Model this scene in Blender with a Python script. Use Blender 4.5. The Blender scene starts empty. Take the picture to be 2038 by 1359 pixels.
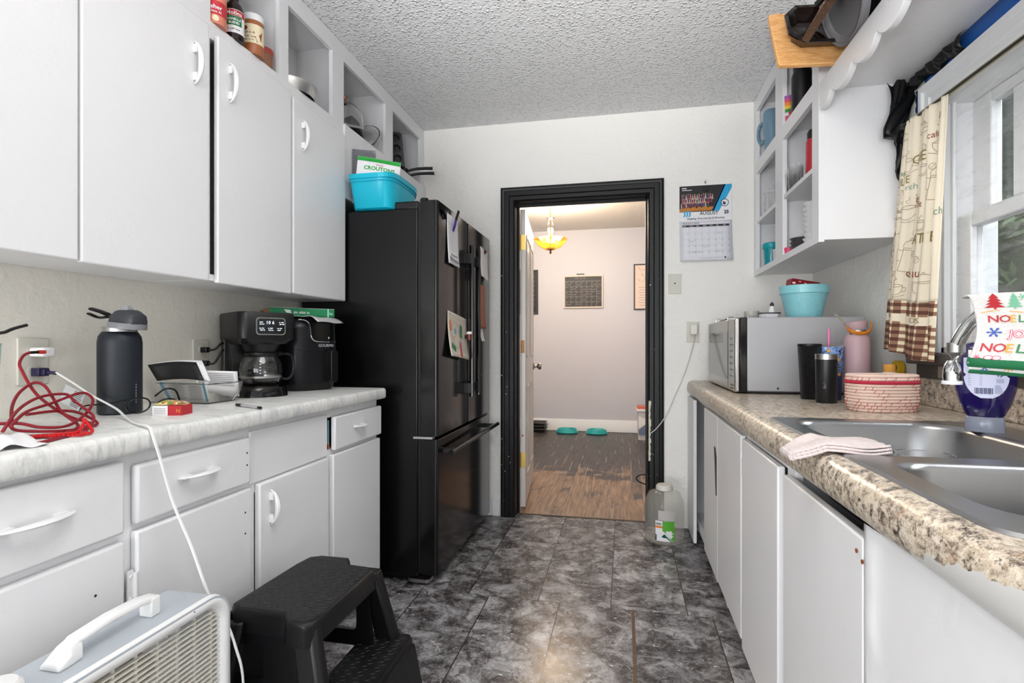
import bpy, bmesh, math, random
from mathutils import Vector, Matrix
random.seed(7)
C = bpy.context.scene.collection
sc = bpy.context.scene

# ---------------------------------------------------------------- camera, world, lights, exposure
cam_d = bpy.data.cameras.new('camera'); cam_d.lens = 36*1059/2038; cam_d.sensor_width = 36
cam_d.shift_y = 8/2038; cam_d.clip_start = .02
cam = bpy.data.objects.new('camera', cam_d); C.objects.link(cam)
cam.location = (0, 0, 1.10); cam.rotation_euler = (math.pi/2, 0, .2077)
sc.camera = cam
sc.view_settings.view_transform = 'Standard'; sc.view_settings.look = 'None'
sc.view_settings.gamma = 1; sc.view_settings.use_curve_mapping = False
sc.view_settings.exposure = 0.13
w = bpy.data.worlds.new('world'); sc.world = w; w.use_nodes = True
bgn = w.node_tree.nodes['Background']; bgn.inputs[0].default_value = (.86, .93, 1, 1); bgn.inputs[1].default_value = 1.25

def area(name, loc, rot, size, energy, col, sy=None):
    d = bpy.data.lights.new(name, 'AREA'); d.energy = energy; d.color = col; d.size = size
    if sy: d.shape = 'RECTANGLE'; d.size_y = sy
    o = bpy.data.objects.new(name, d); C.objects.link(o); o.location = loc; o.rotation_euler = rot
    return o
# unseen overhead light, added to brighten the right doors and floor
area('overhead_fill', (-.05, .70, 2.50), (0, 0, 0), .9, 12, (1, .97, .93))
# broad fill light added behind the camera to even out the room
area('rear_fill', (-.25, -3.6, 1.15), (math.radians(97), 0, 0), 2.6, 74, (.985, .99, 1), 2.2)
# flash bounced off the ceiling behind the photographer
fd = bpy.data.lights.new('bounced_flash', 'SPOT'); fd.energy = 345; fd.color = (1, .99, .98); fd.spot_size = math.radians(72); fd.spot_blend = .9; fd.shadow_soft_size = .12
fo = bpy.data.objects.new('bounced_flash', fd); C.objects.link(fo); fo.location = (-.1, -.35, 1.3)
fo.rotation_euler = Vector((0, 1.25, 1.23)).to_track_quat('-Z', 'Y').to_euler()
# daylight entering at the window over the sink
wd = area('window_daylight', (2.7, 1.3, 3.4), (0, 0, 0), 1.6, 150, (.92, .97, 1), 1.6)
wd.rotation_euler = Vector((-1.7, 0, -1.95)).to_track_quat('-Z', 'Y').to_euler()
# invented low light at rear left, brightens right doors and soffit
sw = area('low_left_fill', (-1.42, -1.3, .85), (0, 0, 0), 1.2, 54, (.97, .985, 1), 1.1)
sw.rotation_euler = Vector((1.7, 2.6, .85)).to_track_quat('-Z', 'Y').to_euler()
# unseen wide area light under the hall ceiling, besides the pendant
area('hall_area_light', (-.1, 5.0, 2.5), (0, 0, 0), 1.7, 9, (.98, .93, .93))

# ---------------------------------------------------------------- helpers
def lin(h):
    r = []
    for i in (0, 2, 4):
        c = int(h[i:i+2], 16)/255
        r.append(c/12.92 if c <= .04045 else ((c+.055)/1.055)**2.4)
    return tuple(r)
def col(c):
    if isinstance(c, str): c = lin(c)
    return (c[0], c[1], c[2], 1)
_m = {}
def mat(name, c=(.8, .8, .8), rough=.5, metal=0, bump=None, trans=0, ior=1.45, emit=0, spec=.5, alpha=1, coat=0, sheen=0):
    if name in _m: return _m[name]
    m = bpy.data.materials.new(name); m.use_nodes = True; nt = m.node_tree
    b = nt.nodes['Principled BSDF']
    b.inputs['Base Color'].default_value = col(c); b.inputs['Roughness'].default_value = rough
    b.inputs['Metallic'].default_value = metal; b.inputs['Transmission Weight'].default_value = trans
    b.inputs['IOR'].default_value = ior; b.inputs['Specular IOR Level'].default_value = spec
    b.inputs['Alpha'].default_value = alpha; b.inputs['Coat Weight'].default_value = coat
    b.inputs['Sheen Weight'].default_value = sheen
    if emit: b.inputs['Emission Color'].default_value = col(c); b.inputs['Emission Strength'].default_value = emit
    if bump:
        sc_, st, di = bump
        n = nt.nodes.new('ShaderNodeTexNoise'); n.inputs['Scale'].default_value = sc_; n.inputs['Detail'].default_value = 3
        tc = nt.nodes.new('ShaderNodeTexCoord'); nt.links.new(tc.outputs['Object'], n.inputs['Vector'])
        bp = nt.nodes.new('ShaderNodeBump'); bp.inputs['Strength'].default_value = st; bp.inputs['Distance'].default_value = di
        nt.links.new(n.outputs['Fac'], bp.inputs['Height']); nt.links.new(bp.outputs['Normal'], b.inputs['Normal'])
    _m[name] = m; return m
class NT:
    """small node-graph helper"""
    def __init__(s, name, rough=.5, metal=0, spec=.5):
        s.m = bpy.data.materials.new(name); s.m.use_nodes = True; s.t = s.m.node_tree; s.b = s.t.nodes['Principled BSDF']
        s.b.inputs['Roughness'].default_value = rough; s.b.inputs['Metallic'].default_value = metal
        s.b.inputs['Specular IOR Level'].default_value = spec
        s.tc = s.t.nodes.new('ShaderNodeTexCoord'); _m[name] = s.m
        g = s.t.nodes.new('ShaderNodeNewGeometry'); s.pos = g.outputs['Position']
    def put(s, sock, v):
        if hasattr(v, 'is_output'): s.t.links.new(v, sock)
        elif v is not None: sock.default_value = v
    def vmap(s, scale=(1, 1, 1), rot=(0, 0, 0), loc=(0, 0, 0), src=None):
        n = s.t.nodes.new('ShaderNodeMapping'); n.inputs['Scale'].default_value = scale; n.inputs['Rotation'].default_value = rot
        n.inputs['Location'].default_value = loc; s.t.links.new(src if src is not None else s.pos, n.inputs['Vector']); return n.outputs[0]
    def noise(s, scale, detail=4, rough=.55, dist=0, vec=None, color=False):
        n = s.t.nodes.new('ShaderNodeTexNoise'); n.inputs['Scale'].default_value = scale; n.inputs['Detail'].default_value = detail
        n.inputs['Roughness'].default_value = rough; n.inputs['Distortion'].default_value = dist
        s.t.links.new(vec if vec is not None else s.pos, n.inputs['Vector']); return n.outputs['Color' if color else 'Fac']
    def vor(s, scale, vec=None, feature='F1', out='Distance', rand=1):
        n = s.t.nodes.new('ShaderNodeTexVoronoi'); n.feature = feature; n.inputs['Scale'].default_value = scale
        n.inputs['Randomness'].default_value = rand
        s.t.links.new(vec if vec is not None else s.pos, n.inputs['Vector']); return n.outputs[out]
    def ramp(s, fac, stops, interp='LINEAR'):
        n = s.t.nodes.new('ShaderNodeValToRGB'); n.color_ramp.interpolation = interp; cr = n.color_ramp
        while len(cr.elements) < len(stops): cr.elements.new(.5)
        for e, (p, c) in zip(cr.elements, stops):
            e.position = p; e.color = col(c) if not isinstance(c, (int, float)) else (c, c, c, 1)
        s.t.links.new(fac, n.inputs[0]); return n.outputs[0]
    def mix(s, fac, a, b, mode='MIX'):
        n = s.t.nodes.new('ShaderNodeMix'); n.data_type = 'RGBA'; n.blend_type = mode
        s.put(n.inputs[0], fac)
        for i, v in ((6, a), (7, b)):
            if hasattr(v, 'is_output'): s.t.links.new(v, n.inputs[i])
            else: n.inputs[i].default_value = col(v)
        return n.outputs[2]
    def math(s, op, a, b=None, c=None):
        n = s.t.nodes.new('ShaderNodeMath'); n.operation = op
        for i, v in enumerate((a, b, c)): s.put(n.inputs[i], v)
        return n.outputs[0]
    def xyz(s, src=None):
        n = s.t.nodes.new('ShaderNodeSeparateXYZ'); s.t.links.new(src if src is not None else s.pos, n.inputs[0]); return n.outputs
    def comb(s, x, y, z=0.):
        n = s.t.nodes.new('ShaderNodeCombineXYZ')
        for i, v in enumerate((x, y, z)): s.put(n.inputs[i], v)
        return n.outputs[0]
    def bump(s, h, strength, dist):
        n = s.t.nodes.new('ShaderNodeBump'); n.inputs['Strength'].default_value = strength; n.inputs['Distance'].default_value = dist
        s.t.links.new(h, n.inputs['Height']); s.t.links.new(n.outputs[0], s.b.inputs['Normal'])
    def base(s, v): s.put(s.b.inputs['Base Color'], v if hasattr(v, 'is_output') else col(v))

def world_off(o):
    v = Vector((0, 0, 0))
    while o: v += Vector(o.location); o = o.parent
    return v
def catmull(pts, n=8, closed=False):
    P = [Vector(p) for p in pts]
    if len(P) < 3: return P
    out = []; m = len(P); segs = m if closed else m-1
    for i in range(segs):
        if closed: a, b, c, d = P[(i-1) % m], P[i], P[(i+1) % m], P[(i+2) % m]
        else: a, b, c, d = P[max(i-1, 0)], P[i], P[i+1], P[min(i+2, m-1)]
        for k in range(n):
            t = k/n
            out.append(.5*((2*b)+(c-a)*t+(2*a-5*b+4*c-d)*t*t+(3*b-a-3*c+d)*t*t*t))
    if not closed: out.append(P[-1])
    return out
def rrect(x0, x1, y0, y1, r, n=6):
    if not isinstance(r, (list, tuple)): r = [r]*4
    out = []
    for (cx, cy, a0, rr) in ((x1-r[0], y1-r[0], 0, r[0]), (x0+r[1], y1-r[1], 90, r[1]), (x0+r[2], y0+r[2], 180, r[2]), (x1-r[3], y0+r[3], 270, r[3])):
        for i in range(n+1):
            a = math.radians(a0+90*i/n); out.append((cx+rr*math.cos(a), cy+rr*math.sin(a)))
    return out
class MB:
    def __init__(s): s.v = []; s.f = []; s.mi = []; s.m = 0; s.T = None
    def add(s, vs, fs, m=None):
        k = len(s.v)
        s.v += [(s.T @ Vector(p)) if s.T else Vector(p) for p in vs]
        s.f += [tuple(i+k for i in f) for f in fs]; s.mi += [s.m if m is None else m]*len(fs); return s
    def box(s, x0, x1, y0, y1, z0, z1, m=None):
        return s.add([(x0, y0, z0), (x1, y0, z0), (x1, y1, z0), (x0, y1, z0), (x0, y0, z1), (x1, y0, z1), (x1, y1, z1), (x0, y1, z1)],
                     [(0, 3, 2, 1), (4, 5, 6, 7), (0, 1, 5, 4), (1, 2, 6, 5), (2, 3, 7, 6), (3, 0, 4, 7)], m)
    def prism(s, pts, axis, a, b, m=None):
        n = len(pts)
        def p3(p, h): return {'x': (h, p[0], p[1]), 'y': (p[0], h, p[1]), 'z': (p[0], p[1], h)}[axis]
        return s.add([p3(p, a) for p in pts]+[p3(p, b) for p in pts],
                     [tuple(range(n))[::-1], tuple(range(n, 2*n))]+[(i, (i+1) % n, n+(i+1) % n, n+i) for i in range(n)], m)
    def loft(s, loops, m=None, cap0=True, cap1=True):
        n = len(loops[0]); vs = [p for l in loops for p in l]; fs = []
        for k in range(len(loops)-1):
            for i in range(n): fs.append((k*n+i, k*n+(i+1) % n, (k+1)*n+(i+1) % n, (k+1)*n+i))
        if cap0: fs.append(tuple(range(n))[::-1])
        if cap1: fs.append(tuple(range((len(loops)-1)*n, len(loops)*n)))
        return s.add(vs, fs, m)
    def lathe(s, prof, c=(0, 0, 0), n=32, axis='z', m=None, sx=1, sy=1):
        c = Vector(c); vs = []; fs = []; idx = []
        for r, z in prof:
            if abs(r) < 1e-6:
                idx.append([len(vs)]*n); vs.append((0, 0, z))
            else:
                idx.append(list(range(len(vs), len(vs)+n)))
                for i in range(n):
                    a = 2*math.pi*i/n; vs.append((r*sx*math.cos(a), r*sy*math.sin(a), z))
        for k in range(len(prof)-1):
            A, B = idx[k], idx[k+1]
            for i in range(n):
                j = (i+1) % n; q = []
                for t in (A[i], A[j], B[j], B[i]):
                    if t not in q: q.append(t)
                if len(q) >= 3: fs.append(tuple(q))
        def ax(p):
            return Vector({'z': (p[0], p[1], p[2]), 'x': (p[2], p[0], p[1]), 'y': (p[0], p[2], p[1])}[axis])+c
        return s.add([ax(p) for p in vs], fs, m)
    def tube(s, pts, r, n=8, closed=False, smooth=8, m=None, flat=None):
        P = catmull(pts, smooth, closed) if smooth else [Vector(p) for p in pts]
        L = len(P); loops = []; up = None
        for i, p in enumerate(P):
            if closed: t = P[(i+1) % L]-P[i-1]
            else: t = P[min(i+1, L-1)]-P[max(i-1, 0)]
            if t.length < 1e-9: t = Vector((0, 0, 1))
            t.normalize()
            if up is None: up = Vector((0, 0, 1)) if abs(t.z) < .9 else Vector((1, 0, 0))
            a = t.cross(up)
            if a.length < 1e-6: a = t.cross(Vector((0, 1, 0)))
            a.normalize(); b = a.cross(t).normalized(); up = b
            rr = r(i/(L-1)) if callable(r) else r
            ra, rb = (rr, rr) if flat is None else (rr*flat[0], rr*flat[1])
            loops.append([p+a*ra*math.cos(2*math.pi*k/n)+b*rb*math.sin(2*math.pi*k/n) for k in range(n)])
        if closed: loops.append(loops[0]); return s.loft(loops, m, False, False)
        return s.loft(loops, m)
    def grid(s, fn, nu, nv, m=None, mfn=None):
        k = len(s.v)
        vs = [fn(i/nu, j/nv) for j in range(nv+1) for i in range(nu+1)]; fs = []; ms = []
        for j in range(nv):
            for i in range(nu):
                fs.append((j*(nu+1)+i, j*(nu+1)+i+1, (j+1)*(nu+1)+i+1, (j+1)*(nu+1)+i))
                ms.append(mfn((i+.5)/nu, (j+.5)/nv) if mfn else (s.m if m is None else m))
        s.add(vs, fs, 0); s.mi[-len(fs):] = ms; return s
    def plate(s, outer, holes, z0, z1, m=None, walls=True):
        bm = bmesh.new(); loops = []
        for lp in [outer]+list(holes):
            vs = [bm.verts.new((p[0], p[1], 0)) for p in lp]; loops.append(len(vs))
            for i in range(len(vs)): bm.edges.new((vs[i], vs[(i+1) % len(vs)]))
        bm.verts.index_update()
        bmesh.ops.triangle_fill(bm, use_beauty=True, use_dissolve=False, edges=bm.edges[:])
        bm.verts.index_update(); V = [v.co.copy() for v in bm.verts]; F = [tuple(v.index for v in f.verts) for f in bm.faces]
        bm.free(); N = len(V)
        s.add([(p.x, p.y, z1) for p in V], F, m)
        if z0 is not None:
            s.add([(p.x, p.y, z0) for p in V], [f[::-1] for f in F], m)
            if walls:
                for lp in [outer]+list(holes):
                    n = len(lp); s.add([(p[0], p[1], z0) for p in lp]+[(p[0], p[1], z1) for p in lp], [(i, (i+1) % n, n+(i+1) % n, n+i) for i in range(n)], m)
        return s
    def text(s, st, size, fn, m=0, align='LEFT', bold=0, res=2):
        cu = bpy.data.curves.new('t', 'FONT'); cu.body = st; cu.size = size; cu.align_x = align; cu.resolution_u = res; cu.offset = bold
        o = bpy.data.objects.new('t', cu); me = bpy.data.meshes.new_from_object(o)
        s.add([fn(v.co.x, v.co.y) for v in me.vertices], [tuple(p.vertices) for p in me.polygons], m)
        bpy.data.objects.remove(o); bpy.data.curves.remove(cu); bpy.data.meshes.remove(me); return s
    def rect(s, x0, x1, y0, y1, fn, m=0, n=1):
        return s.grid(lambda a, b: fn(x0+(x1-x0)*a, y0+(y1-y0)*b), n, n, m)
    def poly(s, pts, fn, m=0): return s.add([fn(x, y) for x, y in pts], [tuple(range(len(pts)))], m)
    def disc(s, cx, cy, r, fn, m=0, n=20, ry=None, a0=0):
        return s.poly([(cx+r*math.cos(a0+2*math.pi*i/n), cy+(ry or r)*math.sin(a0+2*math.pi*i/n)) for i in range(n)], fn, m)
    def line(s, pts, wd, fn, m=0):
        for (x0, y0), (x1, y1) in zip(pts[:-1], pts[1:]):
            dx, dy = x1-x0, y1-y0; L = math.hypot(dx, dy) or 1; nx, ny = -dy/L*wd/2, dx/L*wd/2
            s.poly([(x0-nx, y0-ny), (x1-nx, y1-ny), (x1+nx, y1+ny), (x0+nx, y0+ny)], fn, m)
        return s
    def build(s, name, mats, parent=None, bevel=0, seg=2, sharp=40, solid=0, world=True, flat=False, sub=0, fixn=True):
        me = bpy.data.meshes.new(name)
        off = world_off(parent) if (parent and world) else Vector((0, 0, 0))
        me.from_pydata([tuple(v-off) for v in s.v], [], s.f); me.update()
        if not isinstance(mats, (list, tuple)): mats = [mats]
        for m in mats: me.materials.append(m)
        if len(mats) > 1:
            for p, i in zip(me.polygons, s.mi): p.material_index = i
        if fixn:
            bm = bmesh.new(); bm.from_mesh(me); bmesh.ops.recalc_face_normals(bm, faces=bm.faces); bm.to_mesh(me); bm.free()
        if not flat:
            me.shade_smooth(); me.set_sharp_from_angle(angle=math.radians(sharp))
        o = bpy.data.objects.new(name, me); C.objects.link(o)
        if parent: o.parent = parent
        if solid:
            md = o.modifiers.new('thick', 'SOLIDIFY'); md.thickness = solid; md.offset = 0
        if bevel:
            md = o.modifiers.new('bevel', 'BEVEL'); md.width = bevel; md.segments = seg; md.limit_method = 'ANGLE'; md.angle_limit = math.radians(35)
            md.harden_normals = False
        if sub:
            md = o.modifiers.new('sub', 'SUBSURF'); md.levels = sub; md.render_levels = sub
        return o
def scrib(b, x0, x1, y, h, fn, m=0, seed=1, wd=None):
    """a line of print too small to read: short uneven strokes"""
    rn_ = random.Random(seed); x = x0; wd = wd or h*.22
    while x < x1-h*.5:
        n_ = rn_.randint(2, 5)
        for k in range(n_):
            if x > x1: break
            hh = h*(.55+.45*rn_.random()); dx = h*.32
            b.line([(x, y), (x+dx*.5, y+hh)], wd, fn, m); b.line([(x+dx*.5, y+hh*.5), (x+dx, y+hh*.4*rn_.random())], wd, fn, m); x += h*.55
        x += h*.5
    return b
def plane(o, ux, uy):
    o, ux, uy = Vector(o), Vector(ux), Vector(uy); return lambda x, y: o+ux*x+uy*y
def thing(name, label, cat, loc=(0, 0, 0), rz=0, group=None):
    o = bpy.data.objects.new(name, None); C.objects.link(o); o.location = loc; o.rotation_euler = (0, 0, rz)
    o.empty_display_size = .05
    o['label'] = label; o['category'] = cat
    if group: o['group'] = group
    return o
def tag(o, label, cat, group=None):
    o['label'] = label; o['category'] = cat
    if group: o['group'] = group
    return o
def rebase(o):
    """move a single mesh thing's origin to the middle of its base"""
    xs = [v.co.x for v in o.data.vertices]; ys = [v.co.y for v in o.data.vertices]; zs = [v.co.z for v in o.data.vertices]
    c = Vector(((min(xs)+max(xs))/2, (min(ys)+max(ys))/2, min(zs)))
    o.data.transform(Matrix.Translation(-c)); o.location = c; return o
def struct(o): o['kind'] = 'structure'; return o

# ---------------------------------------------------------------- materials
def paint(name, c, rough, sc1, st, dist, sc2=None):
    n = NT(name, rough); n.base(c)
    a = n.noise(sc1, 3, .6)
    if sc2:
        b = n.ramp(n.noise(sc2, 2, .5, .6), [(.45, 0.), (.6, 1.)]); a = n.math('ADD', n.math('MULTIPLY', a, 1.), n.math('MULTIPLY', b, .5))
    n.bump(a, st, dist); return n.m
M_wall = paint('wall_paint', 'E9E7E2', .55, 55, .5, .0045, 17)
M_wallL = paint('wall_paint_warm', 'E6E2D8', .6, 60, .35, .0022, 20)
M_cab = paint('cabinet_paint', 'E6E6E8', .33, 45, .22, .003, 7)
M_cab2 = paint('cabinet_paint_inside', 'D0CFCC', .5, 45, .2, .003)
M_hall = paint('hall_wall_paint', 'C3C3CB', .6, 90, .5, .004)
n = NT('popcorn_ceiling', .42); n.base('E8E8E9')
v1 = n.ramp(n.vor(62), [(0., 1.), (.42, 0.)]); v2 = n.noise(70, 4, .7)
n.bump(n.math('ADD', v1, v2), .9, .012); M_ceil = n.m
n = NT('hall_popcorn_ceiling', .6); n.base('DDD6CC'); n.bump(n.noise(70, 4, .7), .8, .01); M_ceil2 = n.m
# marble look floor tiles
n = NT('marble_floor_tiles', .2, 0, .20)
X, Y, Z = n.xyz()
far = n.math('GREATER_THAN', Y, 2.265)
xo = n.math('ADD', X, n.math('ADD', n.math('MULTIPLY', far, .095), 6.16))   # joints at .04 / -.055
cx = n.math('DIVIDE', xo, .31); cy = n.math('DIVIDE', n.math('ADD', Y, 6.105), .335)
fx = n.math('FRACT', cx); fy = n.math('FRACT', cy)
ex = n.math('MINIMUM', fx, n.math('SUBTRACT', 1., fx)); ey = n.math('MINIMUM', fy, n.math('SUBTRACT', 1., fy))
jn = n.math('MAXIMUM', n.math('LESS_THAN', ex, .007), n.math('MULTIPLY', n.math('LESS_THAN', ey, .0035), n.math('GREATER_THAN', n.noise(2.3, 1), .5)))
ix = n.math('FLOOR', cx); iy = n.math('FLOOR', cy)
tv = n.t.nodes.new('ShaderNodeVectorMath'); tv.operation = 'ADD'
n.t.links.new(n.pos, tv.inputs[0]); n.t.links.new(n.comb(n.math('MULTIPLY', ix, 3.7), n.math('MULTIPLY', iy, 5.3), n.math('ADD', ix, iy)), tv.inputs[1]); tv = tv.outputs[0]
big = n.noise(8, 10, .74, .5, tv)
base = n.ramp(big, [(.34, '292324'), (.44, '4A4546'), (.50, '706E6F'), (.565, '969597'), (.65, 'BDBCBF')])
blot = n.ramp(n.noise(13, 6, .65, .8, tv), [(.40, 0.), (.46, 1.)])
base = n.mix(n.math('MULTIPLY', n.math('SUBTRACT', 1., blot), .75), base, '352B2C')
clo = n.ramp(n.noise(34, 8, .78, .8, tv), [(.50, 0.), (.62, 1.)])
base = n.mix(n.math('MULTIPLY', clo, .45), base, 'A9A8AB')
spk = n.ramp(n.noise(70, 6, .8, .4, tv), [(.54, 0.), (.62, 1.)]); base = n.mix(n.math('MULTIPLY', spk, .5), base, '2A2324')
fl = n.ramp(n.noise(38, 4, .6, .6, n.vmap((1, 1.9, 1), src=tv)), [(.655, 0.), (.675, 1.)]); base = n.mix(fl, base, 'D6D6D8')
vn = n.vor(4.2, n.mix(.12, tv, n.noise(6, 4, .6, 0, tv, True), 'LINEAR_LIGHT'), 'DISTANCE_TO_EDGE')
vein = n.ramp(vn, [(0., 1.), (.012, .0)]); vk = n.ramp(n.noise(7, 3, .5, 0, tv), [(.50, 0.), (.60, 1.)]); base = n.mix(n.math('MULTIPLY', n.math('MULTIPLY', vein, vk), .75), base, 'C9C8CA')
tone = n.math('ADD', .82, n.math('MULTIPLY', n.math('FRACT', n.math('MULTIPLY', n.math('SINE', n.math('ADD', n.math('MULTIPLY', ix, 12.9), n.math('MULTIPLY', iy, 78.2))), 437.5)), .3))
base = n.mix(1., base, n.comb(tone, tone, tone), 'MULTIPLY')
wide = n.math('MULTIPLY', n.math('MULTIPLY', n.math('LESS_THAN', n.math('ABSOLUTE', n.math('SUBTRACT', X, .036)), .0065), n.math('LESS_THAN', Y, 2.265)), 1.)
base = n.mix(jn, base, '2C2522'); base = n.mix(wide, base, '5A4636'); n.base(base)
rg = n.ramp(n.noise(9, 4, .6), [(.3, .20), (.7, .30)]); n.put(n.b.inputs['Roughness'], rg)
n.bump(n.math('SUBTRACT', n.math('MULTIPLY', n.noise(4, 2), .35), n.math('MULTIPLY', jn, .5)), .25, .006); M_floor = n.m
# worn wooden hall floor
n = NT('worn_plank_floor', .38); X, Y, Z = n.xyz()
pw = n.math('DIVIDE', n.math('ADD', X, 9.03), .077); pi = n.math('FLOOR', pw); pf = n.math('FRACT', pw)
rnd = n.math('FRACT', n.math('MULTIPLY', n.math('SINE', n.math('MULTIPLY', pi, 91.7)), 913.3))
gv = n.comb(n.math('MULTIPLY', X, 38.), n.math('ADD', n.math('MULTIPLY', Y, 2.2), n.math('MULTIPLY', rnd, 40.)), 0.)
grain = n.noise(1.6, 5, .65, .4, gv)
wood = n.ramp(grain, [(.3, '5A4A3E'), (.5, '8A705A'), (.7, 'AD9278')]); dark = n.ramp(grain, [(.35, '2A2727'), (.6, '4A4444'), (.8, '5E5857')])
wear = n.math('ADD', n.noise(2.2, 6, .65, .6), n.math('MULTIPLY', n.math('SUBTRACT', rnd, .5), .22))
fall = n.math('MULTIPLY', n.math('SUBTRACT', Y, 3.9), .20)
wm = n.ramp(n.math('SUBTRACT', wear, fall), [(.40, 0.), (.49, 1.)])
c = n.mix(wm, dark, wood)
st = n.math('MULTIPLY', n.math('LESS_THAN', pf, .09), n.ramp(n.noise(2.6, 3, .5, 0, n.comb(n.math('MULTIPLY', pi, 3.3), Y, 0.)), [(.5, 0.), (.56, 1.)]))
c = n.mix(st, c, 'B39C80'); c = n.mix(n.math('LESS_THAN', pf, .03), c, '1E1A18'); n.base(c)
n.bump(grain, .2, .003); M_plank = n.m
# left counter: white marble laminate
n = NT('marble_laminate', .24)
sv = n.vmap((5, 22, 8), (0, 0, 1.2))
a = n.ramp(n.noise(1.6, 7, .7, .8, sv), [(.33, 'C6C7C8'), (.44, 'DFDFDC'), (.6, 'ECECE9')])
a = n.mix(n.math('MULTIPLY', n.ramp(n.noise(2.2, 6, .75, .3, n.vmap((8, 50, 10), (0, 0, 1.2))), [(.52, 0.), (.66, 1.)]), .35), a, 'AEB0B4')
X, Y, Z = n.xyz(); edge = n.math('GREATER_THAN', X, -1.052)
bl = n.ramp(n.noise(9, 7, .7, .5), [(.5, 0.), (.64, 1.)])
a = n.mix(n.math('MULTIPLY', n.math('MULTIPLY', bl, edge), .45), a, 'A6A9B6'); n.base(a); n.bump(n.noise(60, 2), .08, .002); M_lam = n.m
# right counter: speckled granite look laminate
n = NT('granite_laminate', .30)
gv = n.vmap((1, .75, 1), (0, 0, .5))
a = n.ramp(n.noise(75, 8, .8, .15, gv), [(.34, '1E1A19'), (.41, '665A52'), (.48, 'B3A594'), (.57, 'D6CABA'), (.7, 'EBE3D7')])
b_ = n.ramp(n.noise(14, 5, .7, .3, gv), [(.42, 0.), (.62, 1.)]); a = n.mix(n.math('MULTIPLY', b_, .4), a, 'DCCBB2')
r_ = n.ramp(n.noise(26, 5, .7, .2), [(.58, 0.), (.68, 1.)]); a = n.mix(n.math('MULTIPLY', r_, .4), a, 'A8744F')
d_ = n.ramp(n.noise(48, 7, .8, .2), [(.54, 0.), (.60, 1.)]); a = n.mix(n.math('MULTIPLY', d_, .85), a, '2E2A2B')
X, Y, Z = n.xyz()
pe = n.math('ADD', n.math('MULTIPLY', n.math('SUBTRACT', .72, Y), .22), n.math('SUBTRACT', .842, Z))
pe = n.math('GREATER_THAN', n.math('ADD', pe, n.math('MULTIPLY', n.math('SUBTRACT', n.noise(30, 3), .5), .03)), .0)
pe = n.math('MULTIPLY', pe, n.math('LESS_THAN', Y, .86)); pe = n.math('MULTIPLY', pe, n.math('LESS_THAN', X, .40))
a = n.mix(pe, a, 'C9C8C6'); n.base(a); n.bump(n.noise(80, 2), .05, .002); M_gran = n.m
M_black = mat('black_appliance_steel', '070708', .26, 0, (350, .10, .001), spec=.42)
M_blacks = mat('black_door_gloss', '0B0A0B', .15, 0, (90, .03, .001), spec=.55)
M_bplastic = mat('black_plastic', '0B0B0C', .38, 0, (160, .15, .001))
M_bgloss = mat('glossy_black_plastic', '070708', .12)
M_trim = mat('black_trim_paint', '101012', .40, 0, (70, .35, .003), spec=.35)
M_white = mat('white_plastic', 'E6E6E6', .35)
M_wpaint = mat('white_gloss_paint', 'E5E6E8', .35, 0, (60, .3, .003))
M_ivory = mat('ivory_plastic', 'DCDAD2', .4)
M_steel = mat('brushed_steel', 'B9B8B6', .30, 1, (220, .05, .001))
M_sink = mat('sink_steel', '9C9C9D', .30, 1, (40, .02, .0005))
M_chrome = mat('chrome', 'D8D8DA', .07, 1)
M_brass = mat('brass', 'B89B5A', .3, 1)
M_glass = mat('clear_glass', 'FFFFFF', .02, trans=1, ior=1.45)
M_pclear = mat('clear_plastic', 'F2F2F2', .06, trans=1, ior=1.12)
M_paper = mat('white_paper', 'E9E8EA', .6)
M_ink = mat('black_ink', '1A1A1E', .5); M_greyink = mat('grey_ink', '8E8E92', .5)
M_red = mat('red_print', 'B5202B', .45); M_green = mat('green_print', '17743C', .45); M_blue = mat('blue_print', '2C4FA8', .45)
M_yellow = mat('yellow_print', 'DBA233', .45); M_pink = mat('pink_print', 'D8456E', .45); M_orange = mat('orange_print', 'E07A2E', .45)
M_dgrey = mat('dark_grey', '3A3A3D', .4); M_dark = mat('dark_interior', '121213', .6)
# ================================================================ the setting
YF = 3.35; ZC = 2.53; XL = -1.55; XR = 1.06
struct(MB().box(XL-.1, XR+.1, -2.2, YF+.07, -.05, 0).build('floor', M_floor))
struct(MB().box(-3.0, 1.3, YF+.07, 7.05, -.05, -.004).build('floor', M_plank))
struct(MB().box(XL-.1, XR+.14, -2.2, YF+.06, ZC, ZC+.06).build('ceiling', M_ceil))
struct(MB().box(-3.0, 1.3, YF+.06, 7.05, 2.589, 2.64).build('ceiling', M_ceil2))
struct(MB().box(XL-.1, XL, -2.2, YF, 0, ZC).build('wall_left', M_wallL))
# far wall with doorway
OX0, OX1, OZ = -.70, .158, 2.035
b = MB().box(XL-.1, OX0, YF, YF+.12, 0, ZC).box(OX1, XR+.14, YF, YF+.12, 0, ZC).box(OX0, OX1, YF, YF+.12, OZ, ZC)
struct(b.build('wall_far', M_wall))
# right wall with window opening
WY0, WY1, WZ0, WZ1 = .62, 2.085, 1.075, 1.935
b = MB().box(XR, XR+.14, -2.2, WY0, 0, ZC).box(XR, XR+.14, WY1, YF, 0, ZC).box(XR, XR+.14, WY0, WY1, 0, WZ0).box(XR, XR+.14, WY0, WY1, WZ1, ZC)
struct(b.build('wall_right', M_wall))
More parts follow.
